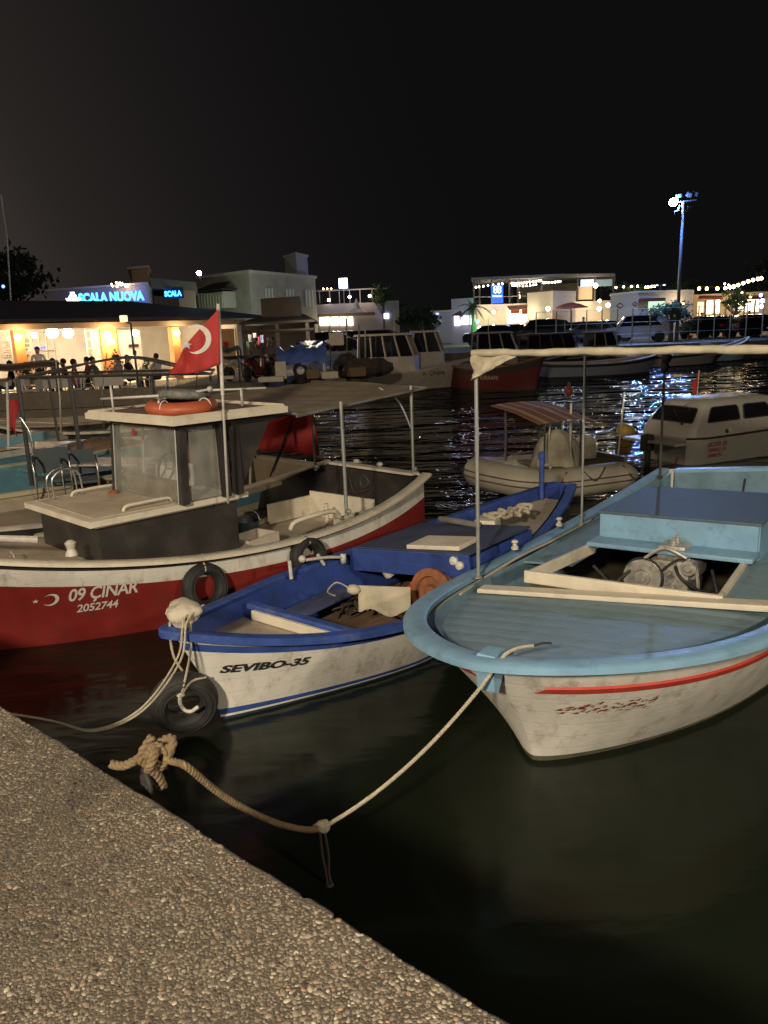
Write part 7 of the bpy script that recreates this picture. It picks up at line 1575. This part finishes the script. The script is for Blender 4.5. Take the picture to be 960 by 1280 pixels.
def scooter(px, Y, rz, m_, lab):
    x, y = PX(px, Y); o = thing('scooter', (x, y, GZ), rz, lab, 'scooter', 'scooters parked on the quay')
    for xx in (-.6, .6): mb = MB(); mb.torus((xx, 0, .24), .19, .05, (0, 1, 0), 20, 8); mb.lathe([(.03, -.05), (.13, -.04), (.13, .04), (.03, .05)], 12, (xx, 0, .24), (0, 1, 0)); mb.build('wheel', rubber, o, smooth=True)
    mb = MB(); mb.tube(bez([(-.65, 0, .5), (-.4, 0, .62), (-.1, 0, .5), (.1, 0, .28), (.35, 0, .3), (.45, 0, .7)], 5), [.1]*8+[.13]*10+[.08]*8, 10); mb.build('body', m_, o, smooth=True)
    mb = MB(); mb.box((-.32, 0, .74), (.7, .26, .10), bev=.03); mb.build('seat', dark, o); mb = MB(); mb.tube([(.62, 0, .3), (.42, 0, 1.0)], .03, 6); mb.tube(bez([(.36, -.3, 1.02), (.42, 0, 1.0), (.36, .3, 1.02)], 4), .018, 6); mb.build('handlebar', dkpipe, o)
    for sd in (-1, 1): mb = MB(); mb.tube([(.38, sd*.2, 1.02), (.36, sd*.27, 1.22)], .008, 4); mb.lathe([(.01, 0), (.065, .0), (.06, .015), (.01, .02)], 12, (.36, sd*.28, 1.27), (-1, 0, .1)); mb.build('mirror', mat('mirror glass', (.8, .8, .8), .05, metal=1), o)
scooter(318, 24.8, 1.2, mat('maroon scooter paint', (.12, .02, .02), .3), 'maroon scooter parked left of the blue tarpaulin stall'); scooter(333, 26, 1.9, dark, 'black scooter behind the maroon one'); scooter(300, 25.4, .9, mat('white scooter paint', (.4, .4, .4), .3), 'white scooter parked at the corner of the restaurant')
nets = [(450, 25.5, 1.0, .55), (470, 26.5, .9, .5), (432, 26.6, .7, .7)]
for k, (px, Y, w, h) in enumerate(nets):
    x, y = PX(px, Y); mb = MB(); mb.sphere((x, y, GZ+h*.35), 1, 16, (w*.6, w*.45, h*.6)); g = random.Random(k)
    for i, v in enumerate(mb.v): q = Vector(v)-Vector((x, y, GZ)); mb.v[i] = tuple(Vector((x, y, GZ))+q*(1+g.uniform(-.12, .12)))
    tag(mb.build('net_pile', mat('dark fishing net', (.06, .045, .03), .95, var=.5, vs=12, bump=1, bs=40)), ['brown net pile left of the moored white boat', 'net pile furthest right on the quay corner', 'tall net pile right of the blue tarpaulin'][k], 'net pile')
for k, (px, Y, top) in enumerate(((431, 27, 398), (447, 27.5, 405), (410, 28, 408), (455, 30, 412))):
    q = ud(px, top, Y); mb = MB(); mb.tube([(q.x, q.y, GZ), (q.x+.05, q.y, q.z)], .03, 6); tag(mb.build('mooring_pole', galv), ['tallest thin pole behind the cream box', 'thin pole left of the moored white boat', 'thin pole just right of the tarpaulin', 'thin pole by the net piles'][k], 'pole')

# ------------------------------------------------------------------ last small things round the red boat
def rdw(x, y, z): return worldof(RD, (x, y, z))
mb = MB(); twisted(mb, bez([uz(14, 690, .80), uz(20, 697, .78)+Vector((0, -.03, 0)), uz(12, 720, .55)+Vector((0, -.05, 0)), uz(-4, 768, .25)], 8), .008, 3, .04, 5)
tag(mb.build('mooring_rope', rope_w, smooth=True), 'short pale rope over the red hull rim at the left edge', 'rope')
g = random.Random(12); pts = []
for k in range(40): a = k*.72; rr = .05+.0022*k; pts.append(rdw(1.55+rr*cos(a), -.35+rr*sin(a), .40+.006*(k % 9)))
mb = MB(); twisted(mb, bez(pts, 3), .009, 3, .04, 4); tag(mb.build('rope_coil', rope_w, smooth=True), 'pale rope coil on the cockpit floor of the red boat', 'rope')
bk = thing('bucket', rdw(1.95, .15, .37), 0, 'dark bucket standing on the red boat cockpit floor', 'bucket')
mb = MB(); mb.lathe([(.001, 0), (.09, 0), (.125, .22), (.13, .225), (.12, .22), (.085, .01), (.002, .01)], 18); mb.build('pail', mat('grey blue plastic', (.07, .09, .11), .5), bk, auto=40); mb = MB(); mb.tube([(.125*cos(t_), .02*sin(t_*2), .22+.11*sin(t_)) for t_ in [pi*k/12 for k in range(13)]], .005, 5); mb.build('handle', galv, bk)
for k, (x, y) in enumerate(((2.25, -.1), (2.1, .45))):
    c = thing('fish_crate', rdw(x, y, .37), RD[2]+.2*k, ['blue plastic fish crate inside the red boat', 'white plastic fish crate inside the red boat near the rim'][k], 'crate')
    m_ = (mat('blue crate plastic', (.05, .12, .25), .5), cw)[k]
    mb = MB(); mb.box((0, 0, .01), (.42, .3, .02)); mb.build('base', m_, c)
    for (dx, dy, w, d) in ((.2, 0, .015, .3), (-.2, 0, .015, .3), (0, .145, .42, .015), (0, -.145, .42, .015)): mb = MB(); mb.box((dx, dy, .08), (w, d, .15)); mb.build('side', m_, c)

for k, (px, pt0, pb0, Y, lean, lab) in enumerate(((128, 441, 520, 17.5, .1, 'thin mast on the launch under the left quay wall'), (75, 452, 540, 15.2, -.08, 'thin mast rising from the turquoise boat at the left'), (245, 452, 520, 18.5, .05, 'thin mast just left of the red flag pole'), (205, 462, 530, 15.5, .12, 'leaning pole between the bare canopy frame and the cabin roof'), (492, 395, 470, 32.5, .04, 'mast on the white cabin boat at the quay corner'), (530, 402, 450, 35, -.1, 'aerial on the second white cabin boat'), (610, 396, 440, 41, .05, 'aerial on a dark boat at the far quay'), (706, 402, 440, 42, 0, 'mast on the dark work boat at the far quay'))):
    a, c = ud(px, pb0, Y), ud(px, pt0, Y); mb = MB(); mb.tube([(a.x, a.y, max(.5, a.z-.4)), a.lerp(c, .5), c+Vector((lean, 0, 0))], [.022, .018, .010], 6); tag(mb.build('mast', (galv, whpipe, dkpipe)[k % 3], smooth=True), lab, 'mast')

g = random.Random(33)
for k, (x, y, z, m_, lab) in enumerate(((3.25, -.30, .13, 'dark', 'dark net heap on the floor of the blue boat'), (2.05, -.05, .66, 'x', 'rolled grey cloth on the dusty lid of the blue boat'))):
    mb = MB(); mb.X = Mbw; 
    if k == 0:
        pts = [(x+g.uniform(-.22, .22), y+g.uniform(-.14, .14), z+g.uniform(0, .10)) for _ in range(40)]; mb.tube(bez(pts, 3), .009, 4)
        tag(mb.build('net_heap', mat('dark fishing net', (.06, .045, .03), .95), smooth=True), lab, 'net')
    else:
        mb.tube(bez([(x, y-.2, z+.02), (x+.05, y, z+.035), (x+.02, y+.25, z+.02)], 5), .03, 8); tag(mb.build('rolled_cloth', mat('grey rag', (.14, .13, .12), .9, var=.3, bump=.5, bs=40), smooth=True), lab, 'cloth')
for k, (x, y, lab) in enumerate(((1.9, .62, 'small dark bottle on the side deck of the pale blue boat'),)):
    mb = MB(); mb.X = Mlb; mb.lathe([(.001, 0), (.035, 0), (.035, .12), (.014, .16), (.014, .19), (.001, .19)], 14, (x, y+.12, .76)); tag(mb.build('bottle', mat('brown bottle glass', (.05, .02, .01), .1), auto=40), lab, 'bottle')
